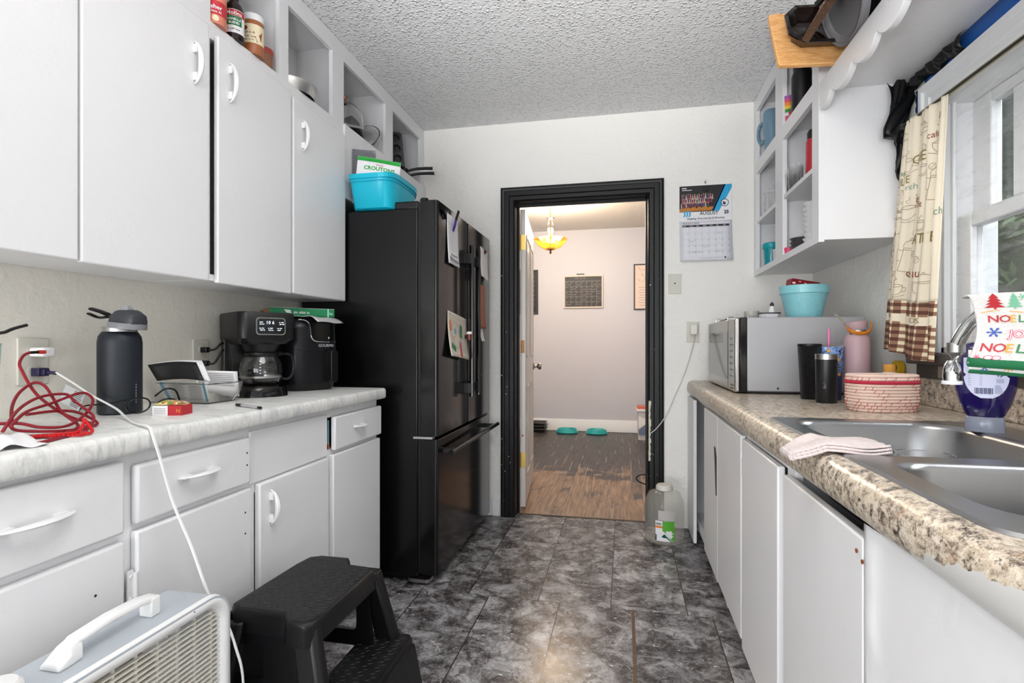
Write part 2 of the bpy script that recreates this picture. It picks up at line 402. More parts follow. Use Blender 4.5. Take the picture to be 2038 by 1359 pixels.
# hall room shell
struct(MB().box(-3.0, 1.3, 6.89, 7.0, 0, 2.6).build('wall_hall_back', M_hall))
struct(MB().box(-3.1, -3.0, YF+.12, 7.0, 0, 2.6).build('wall_hall_left', M_hall))
struct(MB().box(1.2, 1.3, YF+.12, 6.89, 0, 2.6).build('wall_hall_right', M_hall))
pr = [(6.89, 0), (6.872, 0), (6.872, .115), (6.876, .125), (6.876, .135), (6.882, .15), (6.89, .15)]
b = MB(); b.prism(pr, 'x', -3.0, 1.2); struct(b.build('baseboard_hall', M_wpaint))
# short worn baseboard between fridge and door
struct(MB().box(-.835, -.785, YF-.014, YF, 0, .11).build('baseboard_far', M_wpaint, bevel=.003))
# door casing: moulded profile swept round the opening
root = bpy.data.objects.new('trim_1', None); C.objects.link(root); root['kind'] = 'structure'; root.location = ((OX0+OX1)/2, YF, 0)
prof = [(0, 0), (0, .012), (.008, .02), (.03, .02), (.036, .026), (.062, .026), (.068, .019), (.078, .022), (.088, .014), (.092, .014), (.092, 0)]
def casing(side, name, mt, x0, x1, zt, depth0, prof, par, fz=0):
    # loops around three sides, mitred
    b = MB(); loops = []
    for (px, pz, dx, dz) in ((x0, fz, -1, 0), (x0, zt, -1, 1), (x1, zt, 1, 1), (x1, fz, 1, 0)):
        loops.append([Vector((px+dx*w_, depth0-h_, pz+dz*w_)) for (w_, h_) in prof])
    b.loft(loops); return b.build(name, mt, par, sharp=25)
casing(1, 'casing', M_trim, OX0+.014, OX1-.014, OZ-.014, YF, prof, root)
b = MB().box(OX0, OX0+.016, YF, YF+.13, 0, OZ).box(OX1-.016, OX1, YF, YF+.13, 0, OZ).box(OX0, OX1, YF, YF+.13, OZ-.016, OZ)
b.box(OX0+.016, OX0+.028, YF+.075, YF+.092, 0, OZ).box(OX1-.028, OX1-.016, YF+.06, YF+.09, 0, OZ).box(OX0, OX1, YF+.06, YF+.09, OZ-.03, OZ)
b.build('jamb', M_trim, root, bevel=.002)
# chipped paint patch on the right casing
M_chip = mat('bare_chipped_paint', 'D9D2BE', .7, 0, (120, .6, .004))
rnd = random.Random(3); L = []; R_ = []
for i in range(26):
    z = .40+i*.0145; L.append((.1445+rnd.random()*.0018, z)); R_.append((.153+rnd.random()*.008*(1 if i % 7 else .3), z))
b = MB(); b.prism(L+R_[::-1], 'y', YF-.0225, YF-.012); b.build('chipped_edge', M_chip, root)['label'] = 'cream patch of chipped bare paint'
b = MB()
for i in range(20):
    x = (.15+rnd.random()*.07) if rnd.random() < .6 else (-.71-rnd.random()*.06); z = .1+rnd.random()*(1.6 if i % 2 else .35); r = .001+rnd.random()*.0022
    b.box(x-r, x+r, YF-.0272, YF-.018, z-r, z+r)
b.build('paint_chips', M_chip, root)

# hall door leaf, open
root = bpy.data.objects.new('door_1', None); C.objects.link(root); root['kind'] = 'structure'
hy = 3.50; a = math.atan2(-.093, .88); root.location = (-.664, hy, 0); root.rotation_euler = (0, 0, -a)
root['label'] = 'white panelled interior door standing open into the hall room'
M_door = mat('door_paint', 'D6D1CC', .35, 0, (40, .1, .002))
b = MB(); b.box(-.0175, .0175, 0, .88, .02, 2.01)
b.build('leaf', M_door, root, world=False, bevel=.002)
b = MB()
for z0, z1 in ((.2, .82), (1.02, 1.86)):
    for y0, y1 in ((.1, .40), (.48, .78)):
        for lo, hi, ww in ((y0, y1, 0),):
            b.box(.0175, .0235, y0, y1, z0, z0+.018).box(.0175, .0235, y0, y1, z1-.018, z1).box(.0175, .0235, y0, y0+.018, z0, z1).box(.0175, .0235, y1-.018, y1, z0, z1)
            b.box(.0175, .0205, y0+.05, y1-.05, z0+.05, z1-.05)
b.build('panel_moulding', M_door, root, world=False, bevel=.002)
for z in (.335, 1.79):
    h = MB().box(-.028, .001, -.004, .0, z-.05, z+.05).box(.001, .0195, -.005, -.001, z-.05, z+.05); h.lathe([(0, -.052), (.005, -.052), (.005, .052), (0, .052)], (-.018, -.006, z), 10)
    h.build('hinge', M_brass, root, world=False)
MB().box(-.014, .012, -.0012, .0, 1.05, 1.135).build('bare_hinge_mortise', mat('raw_wood', 'C08E57', .6), root, world=False)['label'] = 'bare wood patch where a hinge was'
MB().prism([(-.004, .49), (.006, .492), (.003, .50), (.006, .508), (-.002, .50), (-.01, .508)], 'y', -.0012, 0).build('red_tape_scrap', M_red, root, world=False)
k = MB(); k.lathe([(0, 0), (.03, 0), (.03, .008), (.012, .012), (.011, .032), (.024, .042), (.028, .054), (.024, .066), (0, .07)], (.0175, .82, .93), 20, 'x'); k.build('door_knob', mat('nickel', '8A8782', .25, 1), root, world=False)
# threshold edge of torn tile
struct(MB().box(OX0+.016, OX1-.016, YF+.06, YF+.075, -.004, .004).build('trim_2', mat('threshold_wood', '4A3A2C', .5), None))

# ---------------------------------------------------------------- window over the sink
root = bpy.data.objects.new('window_1', None); C.objects.link(root); root['kind'] = 'structure'; root.location = (XR, (WY0+WY1)/2, WZ0)
root['label'] = 'white painted double hung window over the sink with clouded plastic film'
prof = [(0, 0), (0, .010), (.012, .016), (.03, .016), (.036, .022), (.06, .022), (.066, .03), (.085, .03), (.088, 0)]
b = MB(); loops = []
for (py, pz, dy, dz) in ((WY1-.004, WZ0, 1, 0), (WY1-.004, WZ1-.004, 1, 1), (WY0+.004, WZ1-.004, -1, 1), (WY0+.004, WZ0, -1, 0)):
    loops.append([Vector((XR-h_, py+dy*w_, pz+dz*w_)) for (w_, h_) in prof])
b.loft(loops); b.build('window_casing', M_wpaint, root, sharp=25)
b = MB().box(XR, XR+.16, WY1-.02, WY1, WZ0, WZ1).box(XR, XR+.16, WY0, WY0+.02, WZ0, WZ1).box(XR, XR+.16, WY0, WY1, WZ1-.02, WZ1).box(XR, XR+.16, WY0, WY1, WZ0, WZ0+.02)
b.box(XR+.018, XR+.03, WY1-.035, WY1-.02, WZ0, WZ1)
b.build('window_frame', M_wpaint, root, bevel=.002)
def sash(name, x0, x1, y0, y1, z0, z1, st, rt, rb, munt):
    b = MB().box(x0, x1, y0, y0+st, z0, z1).box(x0, x1, y1-st, y1, z0, z1).box(x0, x1, y0+st, y1-st, z1-rt, z1).box(x0, x1, y0+st, y1-st, z0, z0+rb)
    for (ya, yb) in munt: b.box(x0+.004, x1-.004, ya, yb, z0+rb, z1-rt)
    s = b.build(name, M_wpaint, root, bevel=.004)
    MB().box((x0+x1)/2-.002, (x0+x1)/2+.002, y0+st-.005, y1-st+.005, z0+rb-.005, z1-rt+.005).build('pane', M_glass, s)
sash('upper_sash', XR+.085, XR+.12, WY0+.02, WY1-.02, 1.50, WZ1-.02, .088, .035, .05, [(1.80, 1.885), (1.30, 1.36), (.80, .86)])
sash('lower_sash', XR+.04, XR+.078, WY0+.02, WY1-.02, WZ0+.02, 1.53, .07, .045, .07, [])
# clear plastic film taped over the sashes, streaky
n = NT('streaky_plastic_film', .25)
st = n.noise(1., 4, .7, .5, n.vmap((3, 6, 30), (.5, 0, 0))); st2 = n.noise(3, 3, .6)
fc = n.math('ADD', n.math('MULTIPLY', n.ramp(st, [(.5, 0.), (.75, 1.)]), .28), n.math('MULTIPLY', n.ramp(st2, [(.35, 0.), (.75, 1.)]), .12))
sp = n.xyz(); 
n.base('D9DCE0'); n.b.inputs['Roughness'].default_value = .35
n.t.links.new(n.math('ADD', fc, .03), n.b.inputs['Alpha'])
def film(s, t):
    y = WY0+.02+(WY1-WY0-.04)*s; z = WZ0+.02+(WZ1-WZ0-.04)*t
    return Vector((XR+.028+.004*math.sin(y*9+z*14)*math.sin(math.pi*t), y, z))
MB().grid(film, 30, 20).build('plastic_film', n.m, root)['label'] = 'streaky clear plastic film over the window'
# window stool / ledge of laminate
b = MB(); b.box(XR-.055, XR+.02, .5, 2.20, 1.035, 1.072); b.build('window_sill', mat('worn_grey_sill', '5A5652', .5, 0, (40, .5, .004)), root, bevel=.006)
# greenery outside the window
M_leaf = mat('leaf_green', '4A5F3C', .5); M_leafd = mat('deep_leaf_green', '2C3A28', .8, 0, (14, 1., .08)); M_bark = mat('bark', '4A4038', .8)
def bush(x, y, z0, z1, r, seed, nleaf, label):
    rn = random.Random(seed); t = thing('leafy_shrub', label, 'shrub', (x, y, z0), 0, 'shrubs outside the window')
    b = MB()
    for i in range(nleaf):
        a = rn.random()*6.283; h = rn.random(); rr = r*(.35+.65*rn.random())*(1-.35*abs(2*h-1))
        p = Vector((x+rr*math.cos(a), y+rr*math.sin(a), z0+.2+(z1-z0-.2)*h)); s_ = .04+rn.random()*.04
        d = Vector((rn.uniform(-1, 1), rn.uniform(-1, 1), rn.uniform(-.6, .6))).normalized(); e = d.cross(Vector((rn.uniform(-1, 1), rn.uniform(-1, 1), 1))).normalized()
        b.add([p, p+d*s_+e*s_*.35, p+d*s_*2, p+d*s_-e*s_*.35], [(0, 1, 2, 3)])
    b.build('foliage', M_leaf, t, flat=True, fixn=False)
    b = MB()
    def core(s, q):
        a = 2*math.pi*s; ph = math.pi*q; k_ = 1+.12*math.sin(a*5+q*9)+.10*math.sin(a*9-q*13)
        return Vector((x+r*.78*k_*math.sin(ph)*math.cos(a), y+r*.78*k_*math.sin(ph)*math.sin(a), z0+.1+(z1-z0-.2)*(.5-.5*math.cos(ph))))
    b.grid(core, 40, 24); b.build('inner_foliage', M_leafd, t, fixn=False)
    b = MB()
    for k in range(4):
        a = k*1.6; b.tube([(x, y, z0), (x+.1*math.cos(a), y+.1*math.sin(a), z0+.8), (x+r*.5*math.cos(a), y+r*.5*math.sin(a), z1-.2)], lambda t_: .035*(1-.7*t_), 6)
    b.build('stem', M_bark, t)
bush(2.35, 3.3, -.3, 1.85, .95, 1, 3600, 'dense green shrub beyond the window, fuller one low behind the glass')
bush(3.6, 5.6, -.3, 3.5, 1.5, 2, 4200, 'taller shrub beyond the window, behind the lower shrub')
bush(6.6, 4.4, -.3, 3.6, 1.4, 3, 3600, 'wide shrub beyond the window, farthest from the hall room')
bush(3.4, 1.5, -.3, 2.3, 1.0, 4, 3600, 'broad shrub outside straight across from the sink window')
bush(3.3, -.4, -.3, 2.4, .85, 5, 2600, 'shrub outside beyond the near end of the sink window')
struct(MB().box(XR+.3, 8, -3, 9, -.4, -.3).build('floor_outside', mat('lawn', '4C5A36', .9, 0, (30, .6, .02))))
# ================================================================ left wall
def bow_handle(par, x, y, z, L, along, name='handle', m=None, out=.024, w=.0075):
    """arched pull with flattened tapering ends on a face looking towards +x (s=1) or -x"""
    b = MB(); pts = []; N = 14
    for i in range(N+1):
        t = i/N; o_ = out*math.sin(math.pi*t)**.55
        p = (x+.003+o_, y, z+(t-.5)*L) if along == 'z' else (x+.003+o_, y+(t-.5)*L, z)
        pts.append(p)
    b.tube(pts, lambda t: w*(.35+.9*math.sin(math.pi*t)), 8, smooth=0, flat=(1.25, .55) if along == 'y' else (.9, .9))
    for e in (.17, .83):
        if along == 'z': b.box(x-.001, x+.014, y-.004, y+.004, z+(e-.5)*L-.012, z+(e-.5)*L+.012)
        else: b.box(x-.001, x+.014, y+(e-.5)*L-.012, y+(e-.5)*L+.012, z-.004, z+.004)
    return b.build(name, m or M_white, par)
def hinge(par, x, y, z, L=.06):
    b = MB().box(x-.001, x+.003, y-.018, y-.004, z-L/2, z+L/2); b.lathe([(0, -L*.4), (.005, -L*.4), (.005, L*.4), (0, L*.4)], (x+.004, y, z), 10)
    for s_ in (-1, 1): b.lathe([(0, 0), (.004, 0), (.003, .003), (0, .003)], (x+.002, y-.011, z+s_*L*.32), 8, 'x')
    return b.build('hinge', M_cab, par)
FX = -1.065; TX = -1.085           # door faces, face frame
def base_unit(y0, y1, label):
    r = thing('base_cabinet', label, 'cabinet', ((XL+FX)/2, (y0+y1)/2, 0), group='painted base cabinets under the marble counter')
    b = MB()
    b.box(XL+.003, TX-.02, y0+.001, y0+.015, .0, .862).box(XL+.003, TX-.02, y1-.015, y1-.001, .0, .862).box(XL+.003, XL+.012, y0+.015, y1-.015, .0, .862)
    b.box(XL+.012, TX-.02, y0+.015, y1-.015, .08, .095); b.box(XL+.012, TX-.075, y0+.015, y1-.015, 0, .08)
    return r, b
def frame(b, y0, y1, openings, z1=.862, z0=.06):
    """face frame with rectangular openings (y0,y1,z0,z1)"""
    out = [(y0, z0), (y1, z0), (y1, z1), (y0, z1)]; hs = [[(a, c), (b_, c), (b_, d), (a, d)] for (a, b_, c, d) in openings]
    k = MB(); k.plate(out, hs, 0, .02)
    b.add([(TX-.02+p.z, p.x, p.y) for p in k.v], k.f)
# unit A (nearest)
r, b = base_unit(.46, .975, 'white base cabinet nearest the camera, drawer over a door with two empty screw holes')
frame(b, .46, .975, [(.50, .94, .71, .83), (.50, .94, .10, .66)]); b.build('cabinet_body', M_cab, r, bevel=.0015)
d = MB().box(TX, FX, .49, .962, .69, .848).build('drawer', M_cab, r, bevel=.006, seg=3)
bow_handle(d, FX, .775, .775, .15, 'y')
def screw_holes(par, pts, x=FX):
    for y, z in pts: MB().lathe([(0, 0), (.0028, 0), (.0028, .0006), (0, .0006)], (x, y, z), 8, 'x').build('screw_hole', M_dark, par)
d = MB().box(TX, FX, .49, .962, .075, .672).build('door', M_cab, r, bevel=.006, seg=3); screw_holes(d, [(.895, .585), (.895, .495)])
hinge(r, FX-.004, .987, .565, .075)
# unit B
r, b = base_unit(.975, 1.378, 'white base cabinet with drawer, door partly hidden by the box fan')
frame(b, .975, 1.378, [(1.0, 1.35, .71, .82), (1.0, 1.35, .10, .66)]); b.build('cabinet_body', M_cab, r, bevel=.0015)
d = MB().box(TX, FX, .990, 1.363, .698, .833).build('drawer', M_cab, r, bevel=.008, seg=3); bow_handle(d, FX, 1.165, .775, .13, 'y')
screw_holes(d, [(1.345, .79), (1.345, .755)])
d = MB().box(TX, FX, .990, 1.366, .075, .684).build('door', M_cab, r, bevel=.006, seg=3); screw_holes(d, [(1.338, .62), (1.338, .56)])
# unit C: flush false front + door
r, b = base_unit(1.378, 1.795, 'white base cabinet with plain panel above a door with vertical handle')
frame(b, 1.378, 1.795, [(1.40, 1.77, .10, .66)]); b.build('cabinet_body', M_cab, r, bevel=.0015)
MB().box(TX, TX+.0085, 1.372, 1.79, .690, .846).build('false_front', M_cab, r, bevel=.004)
d = MB().box(TX, FX, 1.400, 1.780, .075, .686).build('door', M_cab, r, bevel=.006, seg=3); bow_handle(d, FX, 1.448, .604, .105, 'z')
# unit D: narrow, drawer ajar
r, b = base_unit(1.795, 2.205, 'white base cabinet beside the fridge, its narrow drawer slightly ajar')
frame(b, 1.795, 2.205, [(1.80, 2.17, .71, .83), (1.82, 2.17, .10, .66)]); b.build('cabinet_body', M_cab, r, bevel=.0015)
d = MB().box(TX+.004, FX+.004, 1.818, 2.208, .705, .832).build('drawer', M_cab, r, bevel=.006, seg=3); bow_handle(d, FX+.004, 1.998, .775, .085, 'y', out=.022)
b = MB().box(TX-.05, TX+.002, 1.803, 1.812, .715, .82); b.m = 1; b.box(TX-.05, TX+.003, 1.803, 1.812, .714, .733)
o = b.build('folded_booklet', [mat('teal_booklet', '5E8A92', .5), mat('rust_booklet', 'B4552A', .5)]); tag(rebase(o), 'edge of a teal and rust booklet poking out beside the narrow drawer', 'booklet'); o.location.z += 0
pts = [(1.812, .690), (2.202, .690), (2.202, .11), (2.19, .085), (2.17, .072), (1.812, .072)]
b = MB(); b.prism(pts, 'x', TX, FX); b.build('door', M_cab, r, bevel=.005, seg=3)

# counter top
r = thing('countertop', 'white marble look laminate countertop along the left wall', 'countertop', ((XL-1.045)/2, 1.33, .862))
prof = [(XL+.002, .864), (-1.075, .864), (-1.062, .862), (-1.05, .864), (-1.045, .872), (-1.045, .898), (-1.048, .906), (-1.056, .910), (XL+.002, .910)]
b = MB(); b.prism(prof, 'y', .44, 2.217); b.build('worktop', M_lam, r, sharp=50)
b = MB(); b.line([(-1.13, .98), (-1.078, 1.098), (-1.046, 1.11)], .0016, plane((0, 0, .9104), (1, 0, 0), (0, 1, 0))); b.build('seam', M_dgrey, r, fixn=False)

# ---------------------------------------------------------------- wall cabinets
UF = -1.287; UT = -1.305
def wall_unit(name, y0, y1, label, ops, doors, zb=1.31, zd0=1.303, zd1=2.105, zrail=2.147, frame_low=True):
    r = thing(name, label, 'cabinet', ((XL+UT)/2, (y0+y1)/2, zb), group='painted wall cabinets over the marble counter')
    b = MB()
    b.box(XL+.002, UT-.018, y0+.001, y0+.014, zb, ZC-.002).box(XL+.002, UT-.018, y1-.014, y1-.001, zb, ZC-.002).box(XL+.002, XL+.008, y0+.014, y1-.014, zb, ZC-.002)
    b.box(XL+.008, UT-.018, y0+.014, y1-.014, zb, zb+.014).box(XL+.008, UT-.018, y0+.014, y1-.014, 2.13, zrail).box(XL+.008, UT-.018, y0+.014, y1-.014, ZC-.02, ZC-.002)
    fr = [(a, c_, zb+.02, 2.09) for (a, c_) in doors]; fo = [(a, c_, zrail, 2.452) for (a, c_) in ops]
    k = MB(); k.plate([(y0, zb), (y1, zb), (y1, ZC-.002), (y0, ZC-.002)], [[(a, c_), (b_, c_), (b_, d_), (a, d_)] for (a, b_, c_, d_) in fr+fo], 0, .018)
    b.add([(UT-.018+p.z, p.x, p.y) for p in k.v], k.f)
    for (a, c_) in ops[:-1]: b.box(XL+.008, UT-.018, c_+.01, c_+.022, zrail, ZC-.02)
    b.build('cabinet_body', M_cab, r, bevel=.0012)
    return r
r = wall_unit('wall_cabinet', .42, 1.468, 'white wall cabinet nearest the camera with two tall doors', [(.50, .93), (1.0, 1.385)], [(.47, 1.02), (1.06, 1.462)])
MB().box(UT, UF, .46, 1.041, 1.303, 2.118).build('door', M_cab, r, bevel=.005, seg=3)
d = MB().box(UT, UF, 1.046, 1.453, 1.303, 2.118).build('door', M_cab, r, bevel=.005, seg=3); bow_handle(d, UF, 1.392, 1.965, .13, 'z')
r = wall_unit('wall_cabinet', 1.468, 2.303, 'white wall cabinet holding jars in its open top beside the bin', [(1.478, 1.828), (1.885, 2.212)], [(1.475, 1.85), (1.895, 2.26)])
d = MB().box(UT, UF, 1.490, 1.879, 1.303, 2.105).build('door', M_cab, r, bevel=.005, seg=3); bow_handle(d, UF, 1.542, 1.975, .13, 'z')
d = MB().box(UT, UF, 1.892, 2.297, 1.308, 2.092).build('door', M_cab, r, bevel=.005, seg=3); bow_handle(d, UF, 1.952, 1.958, .125, 'z')
# coloured packages glimpsed through the door gap
b = MB().box(UT-.12, UT-.024, 1.462+.01, 1.482, 1.60, 1.78)
r = wall_unit('wall_cabinet', 2.303, YF-.002, 'white wall cabinet over the fridge with glass lids and pans in its open top', [(2.312, 2.765), (2.86, 3.285)], [(2.34, 2.78), (2.86, 3.28)], zb=1.80, zd0=1.8)
MB().box(UT, UF-.006, 2.303, YF-.003, 1.80, 2.150).build('front_panel', M_cab, r, bevel=.002)

# items in the open top compartments (shelf at 2.147)
SH = 2.148
def label_fn(cx, cy, z, r, a0, eps=.0006):
    """map flat x (arc length), y (height) onto a cylinder; a0 = angle of x=0"""
    return lambda x, y: Vector((cx+(r+eps)*math.cos(a0-x/r if False else a0+x/r), cy+(r+eps)*math.sin(a0+x/r), z+y))
def camang(cx, cy): return math.atan2(-cy, -cx)
def wrap(b, cx, cy, z, r, a0, w_, h, m=0, n=16, eps=.0005, y0=0):
    f = label_fn(cx, cy, z, r, a0, eps); b.grid(lambda s, t: f(-w_/2+w_*s, y0+h*t), n, 1, m); return f
# red nut canister
def on(cx, cy): return camang(cx, cy)
x, y = -1.325, 1.517; r = thing('nut_canister', 'red and pink nut canister at the left end of the open shelf', 'canister', (x, y, SH))
MB().lathe([(0, 0), (.036, 0), (.037, .004), (.037, .17), (0, .17)], (x, y, SH)).build('canister_body', mat('canister_salmon', 'D8826A', .4), r)
MB().lathe([(.037, .165), (.040, .165), (.040, .18), (0, .18)], (x, y, SH)).build('lid', mat('red_lid', 'B31E2A', .4), r)
b = MB(); f = wrap(b, x, y, SH, .037, on(x, y), .14, .045, 0, y0=.028); b.disc(.004, .016, .010, lambda a, c_: label_fn(x, y, SH, .037, on(x, y), .001)(a, c_), 1); k = len(b.v); b.text('Fisher', .019, label_fn(x, y, SH, .037, on(x, y), .0012), 2, 'CENTER', bold=.0004)
for p in b.v[k:]: p.z += .046
scrib(b, -.025, .025, .034, .008, label_fn(x, y, SH, .037, on(x, y), .0012), 2, 4)
b.build('printed_label', [mat('crimson_label', 'C22B38', .4), mat('cream_print', 'E8D9B8', .5), M_paper], r, fixn=False)
def shift_text(b, start, dz):
    for p in b.v[start:]: p.z += dz
# vanilla bottle: dark brown
x, y = -1.322, 1.605; r = thing('extract_bottle', 'dark brown extract bottle with white cap and red and green label', 'bottle', (x, y, SH))
MB().lathe([(0, 0), (.030, 0), (.032, .004), (.032, .105), (.028, .122), (.016, .138), (.013, .145), (.013, .15), (0, .15)], (x, y, SH)).build('bottle_body', mat('brown_glass', '1E0F0B', .08), r)
MB().lathe([(.0155, .148), (.0155, .175), (.014, .178), (0, .178)], (x, y, SH), 24).build('cap', M_white, r)
b = MB(); a = on(x, y); wrap(b, x, y, SH, .032, a, .09, .08, 0, y0=.02); wrap(b, x, y, SH, .032, a, .08, .02, 1, y0=.078, eps=.001); wrap(b, x, y, SH, .032, a, .05, .032, 2, y0=.045, eps=.001)
for st, sz, yy, mm in (('Molina', .019, .081, 0), ('VANILLA', .0115, .062, 0), ('BLEND', .011, .05, 0)):
    k = len(b.v); b.text(st, sz, label_fn(x, y, SH, .032, a, .0015), mm, 'CENTER', bold=.0003); shift_text(b, k, yy)
scrib(b, -.02, .02, .03, .006, label_fn(x, y, SH, .032, a, .0015), 3, 2)
b.build('printed_label', [M_paper, M_red, M_green, M_ink], r, fixn=False)
# cinnamon jar
x, y = -1.324, 1.702; r = thing('spice_jar', 'large cinnamon spice jar with white lid and cream label', 'jar', (x, y, SH))
MB().lathe([(0, 0), (.036, 0), (.038, .005), (.038, .118), (.033, .124), (0, .124)], (x, y, SH)).build('jar_body', mat('cinnamon', 'A4633C', .35), r)
MB().lathe([(.036, .12), (.0385, .121), (.0385, .142), (.036, .145), (0, .145)], (x, y, SH)).build('lid', M_white, r)
b = MB(); a = on(x, y); wrap(b, x, y, SH, .038, a, .10, .068, 0, y0=.036)
scrib(b, -.03, .012, .070, .007, label_fn(x, y, SH, .038, a, .001), 1, 7); scrib(b, -.032, .008, .056, .006, label_fn(x, y, SH, .038, a, .001), 1, 8); scrib(b, -.028, .004, .045, .004, label_fn(x, y, SH, .038, a, .001), 1, 9)
b.poly([(.014, .04), (.03, .05), (.034, .085), (.024, .07), (.008, .06)], label_fn(x, y, SH, .038, a, .001), 2)
b.disc(-.025, .088, .008, label_fn(x, y, SH, .038, a, .001), 2); b.build('printed_label', [mat('cream_print', 'E8D9B8', .5), mat('brown_print', '5B2E1C', .5), mat('cinnamon_stick', '8A4523', .5)], r, fixn=False)
x, y = -1.335, 1.775; r = thing('spice_tin', 'short red topped tin behind the cinnamon jar', 'tin', (x, y, SH))
MB().lathe([(0, 0), (.034, 0), (.034, .05), (0, .05)], (x, y, SH)).build('tin_body', mat('tin_brown', '8A5A42', .3), r)
MB().lathe([(.035, .046), (.036, .064), (.034, .068), (0, .068)], (x, y, SH)).build('lid', mat('brick_lid', '9E3B30', .35), r)
# foil roasting tray / glass lid
x, y = -1.40, 2.00; r = thing('foil_pie_dish', 'shallow silvery round dish with rim lying in the open compartment', 'lid', (x, y, SH))
cx_, cy_ = -1.395, 2.01
MB().lathe([(.105, .045), (.09, .062), (.05, .078), (.0, .083)], (cx_, cy_, SH-.035), 40).build('dome', mat('foil_pale', 'BFC0C2', .18, .8, (60, .8, .01)), r, solid=.002)
MB().lathe([(.107, .0), (.118, .038), (.118, .046), (.106, .046), (.104, .04), (.098, .0)], (cx_, cy_, SH), 40).build('rim', M_steel, r)
# glass cake dome with bottle stopper, in third compartment
x, y = -1.39, 2.47; r = thing('glass_dome', 'clear glass dome lid with knob standing in the open compartment', 'dome', (x, y, SH))
MB().lathe([(.0, .178), (.03, .177), (.065, .162), (.088, .125), (.094, .05), (.094, .004)], (x, y, SH), 40).build('dome', M_glass, r, solid=.003)
MB().lathe([(0, .178), (.012, .180), (.010, .193), (.018, .206), (.017, .218), (0, .225)], (x, y, SH), 24).build('knob', mat('copper_knob', '8F6B5E', .2, .6), r)
b = MB(); b.tube([(x+.09, y-.09, SH+.19), (x+.075, y-.075, SH+.21), (x+.06, y-.09, SH+.255)], .003, 6); 
x, y = -1.385, 2.675; r = thing('glass_pot_lid', 'rounded clear glass pot lid leaning beside the glass dome', 'lid', (x, y, SH))
T = Matrix.Translation((x, y, SH+.085)) @ Matrix.Rotation(math.radians(62), 4, (1, 0, 0))
b = MB(); b.T = T; b.lathe([(.0, .035), (.04, .03), (.08, .008), (.088, 0)], (0, 0, 0), 36); b.build('dome', M_glass, r, solid=.003)
b = MB(); b.T = T; b.lathe([(.086, -.002), (.091, -.002), (.091, .004), (.086, .004), (.086, -.002)], (0, 0, 0), 36); b.build('rim', M_steel, r)
b = MB(); b.T = T; b.lathe([(0, .035), (.008, .036), (.008, .05), (.018, .058), (0, .062)], (0, 0, 0), 20); b.build('knob', M_bplastic, r)
r = thing('loaf_pan', 'dark loaf pan standing on end behind the glass lids', 'baking pan', (-1.47, 2.68, SH))
b = MB(); b.loft([[Vector((-1.50+.0*s_, 2.70+p_[0], SH+.002+p_[1])) for p_ in rrect(-.055, .055, 0, .19, .01, 3)] for s_ in (0,)]+[[Vector((-1.445, 2.70+p_[0], SH+.002+p_[1])) for p_ in rrect(-.062, .062, -.0, .20, .012, 3)]]); b.build('pan_body', M_bplastic, r)
r = thing('baking_dish', 'pale flat dish under the glass dome in the open compartment', 'dish', (-1.36, 2.45, SH))
# a plate edge under the dome
b = MB(); b.box(-1.315, -1.30, 2.36, 2.50, SH, SH+.004); b.prism(rrect(-1.45, -1.297, 2.345, 2.56, .02), 'z', SH, SH+.003); b.build('dish_base', mat('cream_plate', 'D8C8BC', .3), r)
MB().prism(rrect(-1.445, -1.30, 2.35, 2.555, .02), 'z', SH+.003, SH+.0038).build('dish_liner', mat('brown_liner', '4B332B', .5), r)
# muffin tin standing on end in the last compartment
r = thing('muffin_tin', 'dark grey muffin tin standing on its end in the open compartment', 'baking tin', (-1.40, 2.95, SH))
T = Matrix(((.91, -.12, .41, -1.322), (.41, .04, -.91, 3.075), (0, .99, -.05, SH+.004), (0, 0, 0, 1)))
M_tin = mat('grey_bakeware', '4A4B4D', .35, .4)
cups = [(-.035+.07*c_, .036+.066*i) for c_ in (0,) for i in range(4)]
b = MB(); b.T = T; hs = [[(cx+.026*math.cos(q*math.pi/8), cy+.026*math.sin(q*math.pi/8)) for q in range(16)] for cx, cy in cups]
b.plate(rrect(-.072, .004, 0, .27, .015), hs, 0, .002)
b.build('tray', M_tin, r)
for cx, cy in cups:
    b = MB(); b.T = T; b.lathe([(.026, .002), (.022, -.018), (.018, -.024), (0, -.024)], (cx, cy, 0), 20); b.build('cup', M_tin, r, solid=.001)
# two skillets with handles sticking out
for i, (dy, dz, lb) in enumerate(((0, 0, 'lower black skillet, its handle poking out of the open compartment'), (-.028, .022, 'black skillet lying on another skillet, handle poking out'))):
    x, y, z = -1.42, 3.13+dy, SH+dz
    r = thing('skillet', lb, 'pan', (x, y, z), group='skillets in the end compartment')
    MB().lathe([(0, 0), (.085, 0), (.10, .026), (.103, .028), (.101, .029), (.084, .003), (0, .003)], (x, y, z), 36).build('pan_body', M_bplastic, r)
    b = MB(); b.tube([(x+.095, y+.02, z+.022), (x+.14, y+.035, z+.035), (x+.20, y+.05, z+.040), (x+.245, y+.06, z+.04)], lambda t: .007+.003*t, 10); b.build('handle', M_bplastic, r)

